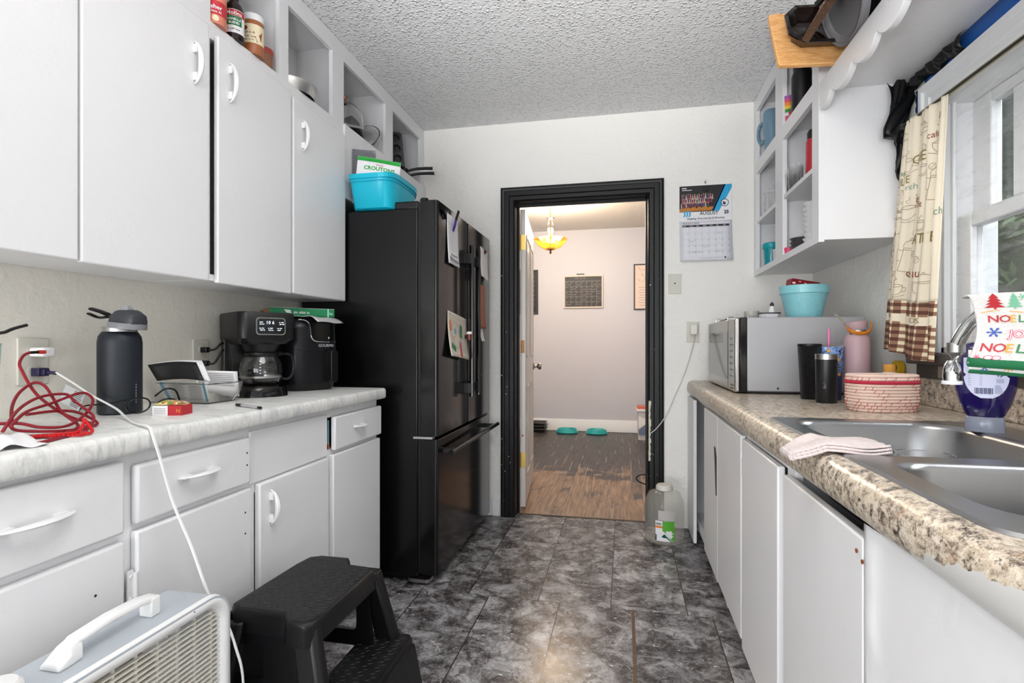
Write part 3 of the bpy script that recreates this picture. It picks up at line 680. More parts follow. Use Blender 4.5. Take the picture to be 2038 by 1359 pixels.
# ---------------------------------------------------------------- outlets and cables on the left wall
M_plate = mat('painted_outlet', 'CFCCC1', .5)
def outlet(x, y, z, label, s=1, w_=.078, h=.125):
    r = thing('wall_outlet', label, 'outlet', (x, y, z-h/2))
    b = MB()
    if abs(s) == 1: b.box(x, x+s*.006, y-w_/2, y+w_/2, z-h/2, z+h/2)
    b.build('cover_plate', M_plate, r, bevel=.003)
    for dz in (-.026, .026):
        b = MB(); b.prism([(y+.016*math.cos(q*math.pi/8), z+dz+.0145*math.sin(q*math.pi/8)) for q in range(16)], 'x', x+s*.006, x+s*.0075)
        rc = b.build('receptacle', M_plate, r)
        for dy in (-.006, .006): MB().box(x+s*.0076, x+s*.0079, y+dy-.001, y+dy+.001, z+dz-.002, z+dz+.006).build('slot', M_dark, rc)
        MB().lathe([(0, 0), (.0022, 0), (.0022, .0003), (0, .0003)], (x+s*.0077, y, z+dz-.008), 8, 'x').build('ground_hole', M_dark, rc)
    return r
outlet(XL, 1.128, 1.058, 'ivory wall outlet with a white charger and dark purple plug')
outlet(XL, 1.705, 1.06, 'ivory wall outlet behind the coffee maker with two black plugs')
# usb charger cube + red cable
r = thing('phone_charger', 'white charger block plugged in the left outlet with coiled red cable', 'charger', (-1.52, 1.135, 1.07))
MB().box(-1.541, -1.492, 1.112, 1.146, 1.070, 1.095).build('charger_block', M_white, r, bevel=.006, seg=3)
b = MB(); b.tube([(-1.485, 1.112, 1.083), (-1.484, 1.095, 1.083)], .005, 8, smooth=0); b.build('connector', mat('red_connector', 'C63A2E', .4), r)
b = MB(); b.tube([(-1.484, 1.097, 1.083), (-1.483, 1.075, 1.082)], .0038, 8, smooth=0); b.build('strain_relief', M_bplastic, r)
M_rc = mat('red_cable', '8E1626', .5, 0, (900, .5, .001))
zc = .914
cab = [(-1.484, 1.078, 1.083), (-1.48, 1.058, 1.075), (-1.46, 1.034, 1.055), (-1.44, 1.027, 1.035), (-1.40, 1.016, 1.001), (-1.36, 1.010, .973), (-1.30, 1.006, .944), (-1.26, 1.009, .929), (-1.21, 1.005, .920), (-1.19, .985, .914), (-1.205, .93, .914), (-1.25, .88, .922), (-1.27, .885, .940), (-1.33, .928, .967), (-1.38, .979, .992), (-1.40, 1.025, 1.010), (-1.38, 1.034, 1.0), (-1.34, 1.022, .973), (-1.29, 1.002, .945), (-1.23, .99, .92), (-1.20, .965, .914)]
b = MB(); b.tube(cab, .0034, 8, smooth=7); b.build('cable', M_rc, r)
for cab in ([(-1.17, .80, .935), (-1.27, .898, .963), (-1.33, .985, .980), (-1.34, 1.05, .981), (-1.30, 1.041, .965), (-1.26, 1.034, .948), (-1.225, 1.024, .934), (-1.19, .992, .920), (-1.145, .934, .914), (-1.12, .875, .9137), (-1.09, .80, .9137)],
            [(-1.18, .82, .941), (-1.26, .906, .957), (-1.31, .999, .966), (-1.34, 1.073, .978), (-1.35, 1.108, .978), (-1.33, 1.110, .964), (-1.28, 1.063, .947), (-1.23, .997, .931), (-1.19, .93, .924), (-1.19, .881, .930), (-1.22, .86, .940), (-1.24, .80, .945)],
            [(-1.26, .906, .951), (-1.30, .992, .947), (-1.30, 1.041, .940), (-1.24, 1.037, .923), (-1.21, 1.019, .9145), (-1.19, .964, .916), (-1.17, .92, .9145)]):
    b = MB(); b.tube(cab, .0033, 8, smooth=7); b.build('cable', M_rc, r)
# second cable: white fan cord from lower plug over the counter edge to the fan
r = thing('fan_power_cord', 'white power cord from the outlet over the counter edge to the fan', 'cord', (-1.50, 1.14, 1.0))
b = MB().box(-1.541, -1.515, 1.118, 1.146, 1.018, 1.040).box(-1.53, -1.505, 1.124, 1.14, 1.021, 1.037); b.tube([(-1.507, 1.132, 1.029), (-1.48, 1.137, 1.026)], .005, 8, smooth=0)
b.build('plug', mat('purple_plug', '231C3F', .4), r, bevel=.003)
cord = [(-1.48, 1.137, 1.028), (-1.43, 1.142, 1.0), (-1.38, 1.15, .968), (-1.31, 1.155, .935), (-1.26, 1.135, .919), (-1.17, 1.075, .9145), (-1.10, 1.035, .9155), (-1.052, 1.010, .915), (-1.036, 1.006, .890), (-1.028, 1.016, .84), (-1.01, 1.032, .74), (-.975, 1.045, .641), (-.945, 1.049, .56), (-.93, 1.052, .52)]
b = MB(); b.tube(cord, .0029, 8, smooth=6, flat=(1.3, .8)); b.tube([(p[0], p[1], p[2]) for p in [(-.93, 1.052, .52), (-.90, 1.058, .48), (-.862, 1.05, .42), (-.845, 1.055, .33), (-.85, 1.045, .15), (-.88, 1.06, .02), (-.93, 1.06, .006)]], .0029, 8, smooth=6, flat=(1.3, .8)); b.build('cord', M_white, r)
T0 = plane((-1.44, 1.130, .998), (.055, .006, -.026), (-.016, -.004, -.045))
b = MB(); b.rect(0, 1, 0, 1, T0); b.m = 1
T1 = plane((-1.4395, 1.1292, .998), (.055, .006, -.026), (-.016, -.004, -.045))
for i in range(9): b.rect(.5, .95-.03*(i % 3), .08+.1*i, .11+.1*i, T1, 1)
b.build('warning_tag', [mat('silver_tag', 'B8B8BA', .35), M_ink], r, fixn=False, solid=0)
# teal tumbler at the left frame edge with black straw, lace trim
x, y = -1.30, .838; r = thing('teal_cup', 'pale teal cup with black straw at the left edge of the picture', 'cup', (x, y, .91))
MB().lathe([(0, 0), (.03, 0), (.031, .003), (.040, .19), (.0415, .194), (.039, .194), (.029, .006), (0, .006)], (x, y, .9105)).build('cup_body', mat('pale_teal', '9CC9C4', .35), r)
b = MB(); b.tube([(x, y, .92), (x+.012, y+.02, 1.10), (x+.02, y+.045, 1.13), (x+.01, y+.09, 1.145)], .0035, 8); b.build('straw', M_bplastic, r)
# crumpled white paper towel near the camera
rn = random.Random(5)
def crum(s, t):
    x = -1.33+.265*s+.015*math.sin(9*t)-.02*t; y = .66+.155*t+.04*(1-s)*t
    z = .912+.018*abs(math.sin(s*7+t*3))*math.sin(math.pi*min(1, s*1.05))**.5+.010*math.sin(t*11+s*4)**2*math.sin(math.pi*t)
    return Vector((x, y, z))
o = MB().grid(crum, 34, 26).build('paper_towel', M_paper, None, solid=.0015, sharp=60); tag(rebase(o), 'crumpled white paper towel on the marble counter', 'paper')
# red beaded lanyard
r = thing('beaded_lanyard', 'bright red beaded lanyard lying beside the red cable', 'lanyard', (-1.13, .885, .91))
LO = Vector((.025, -.035, 0))
b = MB(); path = catmull([(-1.20, .88, .916), (-1.17, .915, .916), (-1.15, .94, .918), (-1.17, .97, .93), (-1.185, .985, .938), (-1.165, .975, .93), (-1.14, .965, .916), (-1.13, .93, .915), (-1.17, .90, .915)], 8)
for i, p in enumerate(path): b.lathe([(0, -.0035), (.0032, -.0015), (.0032, .0015), (0, .0035)], p+LO, 6)
b.build('beads', mat('bright_red_beads', 'D3141C', .25), r)
b = MB(); b.tube([Vector(p)+LO for p in [(-1.20, .88, .915), (-1.17, .93, .915), (-1.14, .955, .915)]], .0045, 8); b.tube([Vector(p)+LO for p in [(-1.21, .875, .913), (-1.18, .90, .914), (-1.12, .93, .9135)]], .002, 6); b.build('strap', mat('red_strap', 'A81820', .5), r)

# ---------------------------------------------------------------- things on the left counter
x, y, z = -1.385, 1.235, .9105
r = thing('water_bottle', 'navy blue insulated water bottle with grey flip lid', 'bottle', (x, y, z))
MB().lathe([(0, 0), (.048, 0), (.0525, .004), (.0525, .198), (.050, .215), (.043, .226), (.041, .228), (0, .228)], (x, y, z), 48).build('bottle_body', mat('navy_powder_coat', '121922', .45, 0, (900, .25, .001)), r)
MB().lathe([(.041, .226), (.041, .242), (0, .242)], (x, y, z), 40).build('steel_neck', M_steel, r)
a = math.radians(-30)
b = MB(); b.T = Matrix.Translation((x, y, z)) @ Matrix.Rotation(math.radians(6), 4, (0, 1, 0)); b.lathe([(0, .240), (.046, .238), (.046, .252), (.0445, .254), (0, .254)], (0, 0, 0), 40); b.build('lid_ring', mat('mid_grey_plastic', '77787C', .4), r)
pts = [(-.046, .252), (.044, .252), (.046, .262), (.040, .280), (.018, .292), (-.022, .288), (-.040, .272)]
b = MB(); loops = []
for k, (yy, sc_) in enumerate(((-.03, .6), (-.024, .9), (-.01, 1), (.01, 1), (.024, .9), (.03, .6))):
    loops.append([Vector((px*sc_*1, yy, .252+(pz-.252)*sc_)) for px, pz in pts])
b.T = Matrix.Translation((x, y, z)) @ Matrix.Rotation(math.radians(6), 4, (0, 1, 0)); b.loft(loops); b.build('flip_lid', mat('charcoal_plastic', '34363B', .45), r, bevel=.002)
b = MB(); b.T = Matrix.Translation((x, y, z)); b.loft([[Vector((px*s_+.026, yy*s_, pz)) for px, yy in ((-.014, -.012), (.014, -.012), (.014, .012), (-.014, .012))] for s_, pz in ((1, .276), (.9, .288), (.45, .300))]); b.build('spout_guard', mat('light_grey_plastic', '8F9094', .4), r)
b = MB(); b.tube([(x-.036, y-.006, z+.277), (x-.055, y-.010, z+.285), (x-.078, y-.015, z+.292)], .011, 8, flat=(1.4, .45)); b.tube([(x-.036, y-.006, z+.270), (x-.06, y-.010, z+.268), (x-.088, y-.015, z+.279)], .009, 8, flat=(1.2, .4)); b.build('carry_loop', M_bplastic, r)
b = MB(); aa = math.atan2(-y, -x)+.75
for i in range(7): wrap(b, x, y, z+.03+i*.008, .0525, aa, .003, .005, 0, n=2)
b.build('vertical_print', mat('grey_ink', '8E8E92', .5), r, fixn=False)
# sunglasses leaning at the bottle
r = thing('sunglasses', 'black framed glasses lying open at the foot of the navy bottle', 'glasses', (-1.29, 1.22, .91))
cx, cy = -1.30, 1.245
b = MB()
for k in (0, 1):
    c0 = Vector((-1.285+.03*k, 1.20+.062*k, .938-.008*k)); ux = Vector((.42, .9, 0)).normalized(); uy = Vector((.25, -.1, .85)).normalized()
    pts = [c0+ux*.028*math.cos(q)*(1 if abs(math.cos(q)) < .9 else .98)+uy*.022*math.sin(q) for q in [i*math.pi/8 for i in range(16)]]
    b.tube(pts, .0022, 6, closed=True, smooth=3)
b.tube([(-1.275, 1.225, .945), (-1.267, 1.235, .945)], .002, 6, smooth=0)
b.build('frame', M_bgloss, r)
b = MB(); b.tube([(-1.30, 1.178, .955), (-1.345, 1.16, .945), (-1.40, 1.15, .94), (-1.43, 1.155, .925)], .0022, 6); b.build('temple', M_bgloss, r)
b = MB(); b.tube([(-1.243, 1.292, .945), (-1.275, 1.31, .97), (-1.32, 1.32, .972), (-1.36, 1.325, .95)], .0028, 6); b.build('temple', M_bgloss, r)
# candy box and candy packet
r = thing('small_carton', 'small red and white carton lying flat on the counter', 'box', (-1.22, 1.245, .91), math.radians(14))
b = MB(); b.box(-.040, .038, -.026, .026, 0, .026); o = b.build('carton', M_paper, r, world=False, bevel=.001)
b = MB(); b.box(.002, .0385, -.0266, .0264, -.0001, .0266); b.build('red_end', M_red, r, world=False)
b = MB(); f = plane((0, -.0263, 0), (1, 0, 0), (0, 0, 1))
for i in range(4): b.rect(-.035, -.004, .005+.0045*i, .0062+.0045*i, f)
b.m = 1; b.text('N', .014, plane((.024, -.0270, .008), (1, 0, 0), (0, 0, 1)), 1); b.build('small_print', [M_greyink, M_yellow], r, world=False, fixn=False)
r = thing('candy_packet', 'colourful candy packet lying on the red and white carton', 'packet', (-1.22, 1.245, .9366), math.radians(10))
b = MB(); b.loft([[Vector((-.036+.072*t, yy, zz)) for yy, zz in ((-.02, .0015), (0, .0002), (.02, .0015), (.02, .003+.006*q), (0, .004+.010*q), (-.02, .003+.006*q))] for t, q in ((0, 0), (.12, .7), (.5, 1), (.88, .7), (1, 0))])
M_candy = NT('candy_print', .3); nn = M_candy.noise(60, 2, .5, .5, M_candy.tc.outputs['Object']); M_candy.base(M_candy.ramp(nn, [(.35, 'CFD23A'), (.45, 'E9E4D8'), (.5, 'D8432F'), (.56, '3F9C4C'), (.62, 'E87A28'), (.68, 'EFEDE8')], 'CONSTANT'))
b.build('wrapper', M_candy.m, r, world=False)
# glass loaf dish of papers
r = thing('glass_baking_dish', 'clear rectangular glass dish holding papers on the left counter', 'dish', (-1.395, 1.545, .9105), math.radians(-3))
def tray_loops(sx, sy, h, t=.004):
    L = []
    for z_, e in ((0, -.025), (.004, -.02), (h*.5, -.008), (h, 0), (h+.003, .006), (h+.004, .006), (h+.002, -.003), (h*.5, -.012), (.006, -.026)):
        L.append([Vector((p[0], p[1], z_)) for p in rrect(-sx-e, sx+e, -sy-e, sy+e, .02, 4)])
    return L
b = MB(); b.loft(tray_loops(.105, .085, .064)); b.build('glass_body', M_glass, r, world=False)
# papers in it
def curved(o, ux, uy, bend, L, W):
    o, ux, uy, bend = map(Vector, (o, ux, uy, bend))
    return lambda s, t: o+ux*L*s+uy*W*t+bend*math.sin(math.pi*s)
r2 = thing('black_folder', 'black folder with white pages leaning on the rim of the glass dish', 'folder', (-1.43, 1.56, .95))
A, Bp, Cp, D = Vector((-1.507, 1.440, 1.037)), Vector((-1.478, 1.448, .985)), Vector((-1.319, 1.468, .987)), Vector((-1.369, 1.490, 1.045))
# corners fitted: far-left top, near-left bottom, near-right bottom, far-right top
b = MB(); nrm = (Bp-A).cross(D-A).normalized()*-1
def quad(a, b_, c_, d): return lambda s, t: a.lerp(b_, t).lerp(d.lerp(c_, t), s)
fq = quad(A, Bp, Cp, D); b.grid(lambda s, t: fq(s, t)+Vector((0, 0, .006*math.sin(math.pi*s))), 8, 4); b.build('cover', mat('black_card', '1A1A1C', .5), r2, solid=.002)
fq2 = quad(A+Vector((.003, .012, .003)), Bp+Vector((.003, .012, .003)), Cp+Vector((.014, .012, -.003)), D+Vector((.012, .012, .003)))
b = MB(); b.grid(lambda s, t: fq2(s, t)+Vector((0, 0, .006*math.sin(math.pi*s))), 8, 4); b.build('pages', M_paper, r2, solid=.010)
def paper_curl(y0, x0, x1, z0, z1, cz): return lambda s, t: Vector((x0+(x1-x0)*s, y0+(.20)*t, z0+(z1-z0)*s-cz*math.sin(math.pi*s)))
r3 = thing('newsletter', 'printed newsletter with blue edge curled inside the glass dish', 'paper', (-1.40, 1.55, .93))
NL = lambda s, t: Vector((-1.478+.165*s-.010*t*(1-s), 1.480+.004*s-.012*t+.01*math.sin(math.pi*s), .918+.062*t))
b = MB(); b.grid(NL, 6, 4); b.build('sheet', mat('newsprint', 'D5D3CC', .6), r3, solid=.001)
NL2 = lambda s, t: NL(s, t)+Vector((.0, -.0022, 0)); b = MB()
for k in range(9):
    b.m = 0; b.grid(lambda s, t, k=k: NL2(.15+.28*s+.04*(k % 2), .12+.085*k+.03*t), 2, 1, 0); b.grid(lambda s, t, k=k: NL2(.55+.30*s, .12+.085*k+.03*t), 2, 1, 0)
b.grid(lambda s, t: NL2(.05*s+.02*(1-t)+.08*(1-t), t), 1, 6, 1); b.grid(lambda s, t: NL2(.93+.045*s-.03*t, t), 1, 6, 1)
b.build('print', [M_greyink, mat('cyan_print', '2E9CBE', .5)], r3, fixn=False)
r4 = thing('letter_sheet', 'bent white letter standing up at the right end of the glass dish', 'paper', (-1.35, 1.62, .94))
LT = lambda s, t: Vector((-1.315-.055*s, 1.622-.10*s-.01*t, .922+.02*s+(.088-.012*s)*t-.03*(1-s)*(1-t)*0))
b = MB(); b.grid(LT, 8, 4); b.build('sheet', M_paper, r4, solid=.001)
b = MB()
for k in range(7): b.grid(lambda s, t, k=k: LT(.12+.7*s, .4+.08*k+.025*t)+Vector((.0015, -.0020, 0)), 4, 1)
b.build('print', M_greyink, r4, fixn=False)
# pen
r = thing('ballpoint_pen', 'black and clear pen lying on the marble counter', 'pen', (-1.118, 1.42, .915), math.atan2(1.392-1.456, -1.049+1.188))
MB().lathe([(0, -.076), (.0045, -.075), (.005, -.045), (.004, -.044)], (0, 0, 0), 12, 'x').build('cap', M_bplastic, r, world=False)
MB().lathe([(.004, -.044), (.004, .055)], (0, 0, 0), 12, 'x').build('barrel', mat('smoky_barrel', 'A9A6AC', .2), r, world=False)
MB().lathe([(.0042, .055), (.0042, .07), (.0015, .076), (0, .076)], (0, 0, 0), 12, 'x').build('end_plug', M_bplastic, r, world=False)
MB().lathe([(0, 0), (.003, .0), (.003, .003), (0, .003)], (-1.09, 1.86, .911), 8)
# ---------------------------------------------------------------- coffee maker
cx, cy = -1.37, 1.79
r = thing('coffee_maker', 'black drip coffee maker with glass carafe and chrome framed display', 'coffee maker', (cx, cy, .9105), math.radians(56))
# local frame: +x right as seen, -y towards viewer
def rr3(x0, x1, y0, y1, rad, z): return [Vector((p[0], p[1], z)) for p in rrect(x0, x1, y0, y1, rad, 5)]
b = MB(); b.loft([rr3(-.092, .092, -.115, .125, .07, 0), rr3(-.088, .088, -.112, .125, .07, .03), rr3(-.084, .084, -.108, .125, .07, .036)]); b.build('base', M_bgloss, r, world=False)
MB().lathe([(0, .0365), (.062, .0365), (.062, .039), (0, .039)], (0, -.03, 0), 32).build('hot_plate', mat('hot_plate_enamel', '2B1D18', .3), r, world=False)
b = MB(); b.loft([rr3(-.095, .095, .035, .135, .02, .02), rr3(-.095, .095, .035, .135, .02, .20), rr3(-.10, .10, .02, .137, .02, .24)]); b.build('water_tank', M_bplastic, r, world=False)
MB().box(-.0965, -.094, .075, .082, .06, .21).build('water_gauge', mat('clear_gauge', '77777A', .2), r, world=False)
b = MB(); b.loft([rr3(-.085, .085, -.095, .137, .04, .195), rr3(-.10, .10, -.11, .14, .03, .215), rr3(-.102, .102, -.112, .14, .03, .305), rr3(-.098, .098, -.108, .138, .03, .312)]); b.build('brew_head', M_bplastic, r, world=False)
b = MB(); b.lathe([(0, .165), (.055, .165), (.07, .195), (0, .195)], (0, -.03, 0), 28); b.build('filter_basket', M_bplastic, r, world=False)
b = MB(); b.prism(rrect(-.045, .06, .228, .292, .012), 'y', -.1155, -.110); b.build('display_bezel', mat('bezel_metal', '8C8B88', .35, .8), r, world=False)
b = MB(); b.prism(rrect(-.041, .056, .232, .288, .010), 'y', -.1165, -.115); b.build('display_panel', M_bgloss, r, world=False)
b = MB(); M_lit = mat('lit_digits', 'E8F2FF', .5, emit=.7)
f = lambda ox, oz: plane((ox, -.1168, oz), (1, 0, 0), (0, 0, 1))
b.text('10 6', .017, f(.004, .268), 0, 'CENTER')
F0 = plane((0, -.1168, 0), (1, 0, 0), (0, 0, 1))
for q_, (tx, tz) in enumerate(((-.033, .273), (-.033, .266), (.036, .273), (.038, .266), (-.034, .251), (-.031, .244), (-.003, .251), (-.001, .244), (.030, .251), (.030, .244))): scrib(b, tx, tx+.016, tz, .0045, F0, 0, q_)
b.build('display_digits', M_lit, r, world=False, fixn=False)
# carafe, a part that lifts out: own thing
t = thing('glass_carafe', 'glass coffee carafe with black handle sitting in the coffee maker', 'carafe', Matrix.LocRotScale(r.location, r.rotation_euler, None) @ Vector((0, -.03, .040)), math.radians(56))
b = MB(); b.lathe([(0, 0), (.055, 0), (.06, .004), (.072, .03), (.075, .055), (.070, .085), (.058, .105), (.056, .112)], (0, 0, 0), 40); b.build('glass_bowl', M_glass, t, world=False, solid=.002)
b = MB(); b.lathe([(.057, .108), (.060, .112), (.060, .122), (.05, .126), (0, .126)], (0, 0, 0), 36); b.tube([(.05, -.02, .120), (.07, -.025, .122)], .008, 8, smooth=0, flat=(1.5, .7)); b.build('lid', M_bplastic, t, world=False)
b = MB(); b.lathe([(.0705, .028), (.0735, .029), (.0745, .036), (.0725, .036)], (0, 0, 0), 40); b.build('steel_band', M_steel, t, world=False)
b = MB(); b.tube([(.058, -.006, .113), (.085, -.010, .118), (.108, -.012, .108), (.116, -.012, .075), (.112, -.012, .04), (.095, -.010, .022), (.073, -.006, .024)], .0095, 10, flat=(1.2, .6)); b.build('handle', M_bplastic, t, world=False)
b = MB()
for i in range(5):
    fz = .045+i*.011; b.poly([(-.0035, fz+.004), (.0035, fz+.004), (0, fz)], lambda x_, z_: Vector((.0752*math.sin(x_/.075-.35), -.0765*math.cos(x_/.075-.35), z_)), 0)
b.build('cup_marks', M_paper, t, world=False, fixn=False)
# black plugs and cords at the second outlet
for k, (dz, lb) in enumerate(((.024, 'upper black plug and cord at the outlet behind the coffee maker'), (-.026, 'lower black plug and cord at the outlet behind the coffee maker'))):
    q = thing('power_plug', lb, 'plug', (-1.53, 1.705, 1.06+dz), group='black plugs behind the coffee maker')
    MB().box(-1.542, -1.515, 1.695, 1.716, 1.05+dz, 1.07+dz).build('plug_body', M_bplastic, q, bevel=.004)
    b = MB(); b.tube([(-1.517, 1.706, 1.06+dz), (-1.50, 1.72, 1.062+dz), (-1.49, 1.755, 1.085+dz*(1 if k == 0 else 0)), (-1.50, 1.80, 1.05), (-1.52, 1.84, .97), (-1.53, 1.86, .93)], .0042, 8); b.build('cord', M_bplastic, q)
# ---------------------------------------------------------------- air fryer
x, y = -1.375, 2.085
r = thing('air_fryer', 'black air fryer with silver trim line and pull out basket', 'air fryer', (x, y, .9105), math.radians(60))
def sup(rx, ry, z, n=36, e=3.2):
    o = []
    for i in range(n):
        a = 2*math.pi*i/n; c_, s_ = math.cos(a), math.sin(a)
        o.append(Vector((rx*math.copysign(abs(c_)**(2/e), c_), ry*math.copysign(abs(s_)**(2/e), s_), z)))
    return o
M_af = mat('air_fryer_metallic', '1C1B20', .28, .5)
b = MB(); b.loft([sup(.105, .11, 0), sup(.112, .118, .012), sup(.116, .122, .03)]); b.build('base', M_bplastic, r, world=False)
b = MB(); b.loft([sup(.117, .124, .03), sup(.121, .128, .06), sup(.122, .129, .18), sup(.119, .126, .26), sup(.112, .119, .296), sup(.095, .10, .304)]); b.build('housing', M_af, r, world=False, sharp=60)
def face(x_, z_, e=.001):
    # front surface of the housing (superellipse side) at local y<0
    rx, ry, n_ = .122+e, .129+e, 3.2
    if z_ > .18: k = 1-(z_-.18)*.30; rx *= k; ry *= k
    q = min(.999, abs(x_)/rx); return Vector((x_, -ry*(1-q**n_)**(1/n_), z_))
b = MB(); b.grid(lambda s, t: face(-.02+.115*s, .212+.078*t, .0012), 12, 6); b.build('control_panel', M_bgloss, r, world=False, fixn=False)
b = MB(); pth = [(-.075, .297), (-.05, .294), (-.034, .28), (-.03, .25), (-.024, .222), (-.008, .208), (.03, .204), (.10, .204)]
pp = catmull([(p[0], p[1], 0) for p in pth], 5); b.tube([face(p.x, p.y, .002) for p in pp], .0022, 6, smooth=0); b.build('silver_trim', M_chrome, r, world=False)
b = MB(); b.text('GOURMIA', .017, lambda a, c_: face(.005+a, .184+c_, .0015), 0); b.disc(.055, .222, .003, lambda a, c_: face(a, c_, .002), 0, 10, .005); b.build('lettering', mat('white_ink', 'CFCFD2', .4), r, world=False, fixn=False)
b = MB(); b.tube([face(-.11+.0217*i, .172, .0005) for i in range(11)], .0012, 5, smooth=0); b.build('basket_seam', M_dark, r, world=False)
b = MB(); b.loft([[face(p[0], p[1], .0) + Vector((0, .01, 0)) for p in rrect(.035, .085, .03, .172, .012, 3)], [face(p[0], p[1], 0)+Vector((.002, -.035, 0)) for p in rrect(.045, .082, .035, .168, .012, 3)]]); b.build('basket_handle', M_bplastic, r, world=False, bevel=.002)
# things on top of the air fryer
q = thing('plastic_bag_sheet', 'crinkled white plastic sheet between air fryer and green carton', 'plastic sheet', (x, y, 1.216))
b = MB(); b.grid(lambda s, t: Vector((x-.11+.26*s, y-.12+.20*t, 1.2185+.004*abs(math.sin(s*13+t*4))-.045*max(0, s-.84)**2*20)), 26, 12); b.build('sheet', mat('crinkled_plastic', 'C9C9CB', .25), q, solid=.0015)
q = thing('green_carton', 'long flat green carton lying on top of the air fryer', 'box', (x, y, 1.2245), math.radians(46))
M_gc = mat('green_carton', '0F7B4C', .45)
MB().box(-.142, .125, -.05, .05, 0, .034).build('carton', M_gc, q, world=False, bevel=.003)
b = MB().box(-.141, .124, -.049, .049, .0345, .0355); b.build('carton_top', mat('pale_edge', 'DDE2DA', .5), q, world=False)
b = MB(); f = plane((0, -.0506, 0), (1, 0, 0), (0, 0, 1)); b.poly([(-.085, .028), (-.06, .026), (-.055, .012), (-.075, .014)], f, 0); scrib(b, -.045, .02, .012, .010, plane((0, -.0507, 0), (1, 0, 0), (0, 0, 1)), 0, 3)
b.rect(.094, .099, 0, .034, f, 1); scrib(b, .103, .122, .010, .014, plane((0, -.0507, 0), (1, 0, 0), (0, 0, 1)), 1, 6); b.build('print', [M_paper, mat('mint_print', 'A9D8BF', .5)], q, world=False, fixn=False)
b = MB(); b.loft([[Vector((-.142, -.05, .004)), Vector((-.142, .05, .004)), Vector((-.142, .05, .033)), Vector((-.142, -.05, .033))], [Vector((-.165, -.048, .016)), Vector((-.165, .03, .016)), Vector((-.165, .03, .020)), Vector((-.165, -.048, .020))]]); b.build('open_flap', mat('brown_card', '8A5A3C', .6), q, world=False)
# ================================================================ refrigerator
r = thing('refrigerator', 'tall black french door refrigerator with papers clipped on its doors', 'refrigerator', (-1.20, 2.795, 0))
FY0, FY1, BX, DX = 2.312, 3.278, -.932, -.834
b = MB().box(-1.53, BX, FY0, FY1, .035, 1.735); b.build('cabinet_body', M_black, r, bevel=.006, seg=3)
MB().box(-1.06, BX-.004, FY0+.02, FY1-.02, 1.735, 1.775).build('hinge_cover', M_bplastic, r, bevel=.008, seg=2)
def fdoor(y0, y1, z0, z1, name):
    pr = [(BX+.012, y0), (DX-.014, y0)]
    for i in range(6): a = math.radians(-90+18*i); pr.append((DX-.014+.014*math.cos(a), y0+.014+.014*math.sin(a)))
    for i in range(6): a = math.radians(0+18*i); pr.append((DX-.014+.014*math.cos(a), y1-.014+.014*math.sin(a)))
    pr.append((BX+.012, y1)); b = MB(); b.prism(pr, 'z', z0, z1); return b.build(name, M_blacks, r, bevel=.003, sharp=30)
SP = 2.785
dl = fdoor(FY0, SP-.003, .682, 1.768, 'left_door'); dr = fdoor(SP+.003, FY1, .682, 1.768, 'right_door'); fz = fdoor(FY0, FY1, .045, .668, 'freezer_drawer')
MB().box(BX, BX+.012, FY0+.008, FY1-.008, .05, 1.76).build('door_gasket', M_dark, r)
def fhandle(par, y):
    b = MB(); b.prism(rrect(-.802, -.778, y-.011, y+.011, .006, 3), 'z', .83, 1.63); b.build('handle', M_bgloss, par, sharp=60)
    for z in (.875, 1.56): MB().box(DX-.002, -.785, y-.012, y+.012, z-.028, z+.028).build('handle_mount', M_bplastic, par, bevel=.003)
fhandle(dl, 2.715); fhandle(dr, 2.845)
b = MB(); b.tube([(-.785, FY0+.045, .605), (-.785, FY1+.0, .605)], .0125, 12, smooth=0); b.build('handle', M_bgloss, fz, sharp=50)
for y in (2.40, 3.20): MB().box(DX-.002, -.785, y-.02, y+.02, .594, .616).build('handle_mount', M_bplastic, fz, bevel=.003)
b = MB(); b.lathe([(0, 0), (.018, 0), (.018, .018), (0, .018)], (-.91, FY0+.03, 1.766), 16).box(-.925, -.895, FY0+.01, FY0+.06, 1.766, 1.776); b.build('door_hinge_cap', M_bgloss, r)
MB().box(BX-.02, -.86, FY0-.004, FY0+.03, .670, .680).build('middle_hinge', M_steel, r)
b = MB(); b.prism(rrect(-.98, -.872, FY0-.012, FY0+.06, .02, 4), 'z', .012, .028); b.build('bottom_hinge_foot', M_steel, r)
MB().box(-1.5, BX-.02, FY0+.04, FY1-.04, 0, .04).build('foot_grille', M_bplastic, r)
# papers on the doors: sheets standing a little off the door face
def sheet(name, label, cat, y0, y1, z0, z1, m, wav=.004, tilt=0, lift=.012, group=None, x=DX+.001, ripple=2.0):
    t = thing(name, label, cat, (x, (y0+y1)/2, z0))
    cy, cz = (y0+y1)/2, (z0+z1)/2
    def S(s, q):
        yy, zz = y0+(y1-y0)*s-cy, z0+(z1-z0)*q-cz; c_, s_ = math.cos(tilt), math.sin(tilt)
        return Vector((x+.002+lift*(1-q)**2*.9+wav*abs(math.sin(s*math.pi*ripple))*(.3+.7*(1-q)), cy+yy*c_-zz*s_, cz+yy*s_+zz*c_))
    MB().grid(S, 12, 14).build('sheet', m, t, solid=.0008)
    return t, S
def S_off(S, e=.0012): return lambda s, q: S(s, q)+Vector((e, 0, 0))
t, S = sheet('shopping_list', 'lined white notepad sheet clipped near the top of the left fridge door', 'paper', 2.43, 2.60, 1.495, 1.735, M_paper, .003, -.02)
b = MB(); so = S_off(S)
for k in range(14): b.grid(lambda s, q, k=k: so(.08+.82*s, .30+.042*k+.006*q), 4, 1)
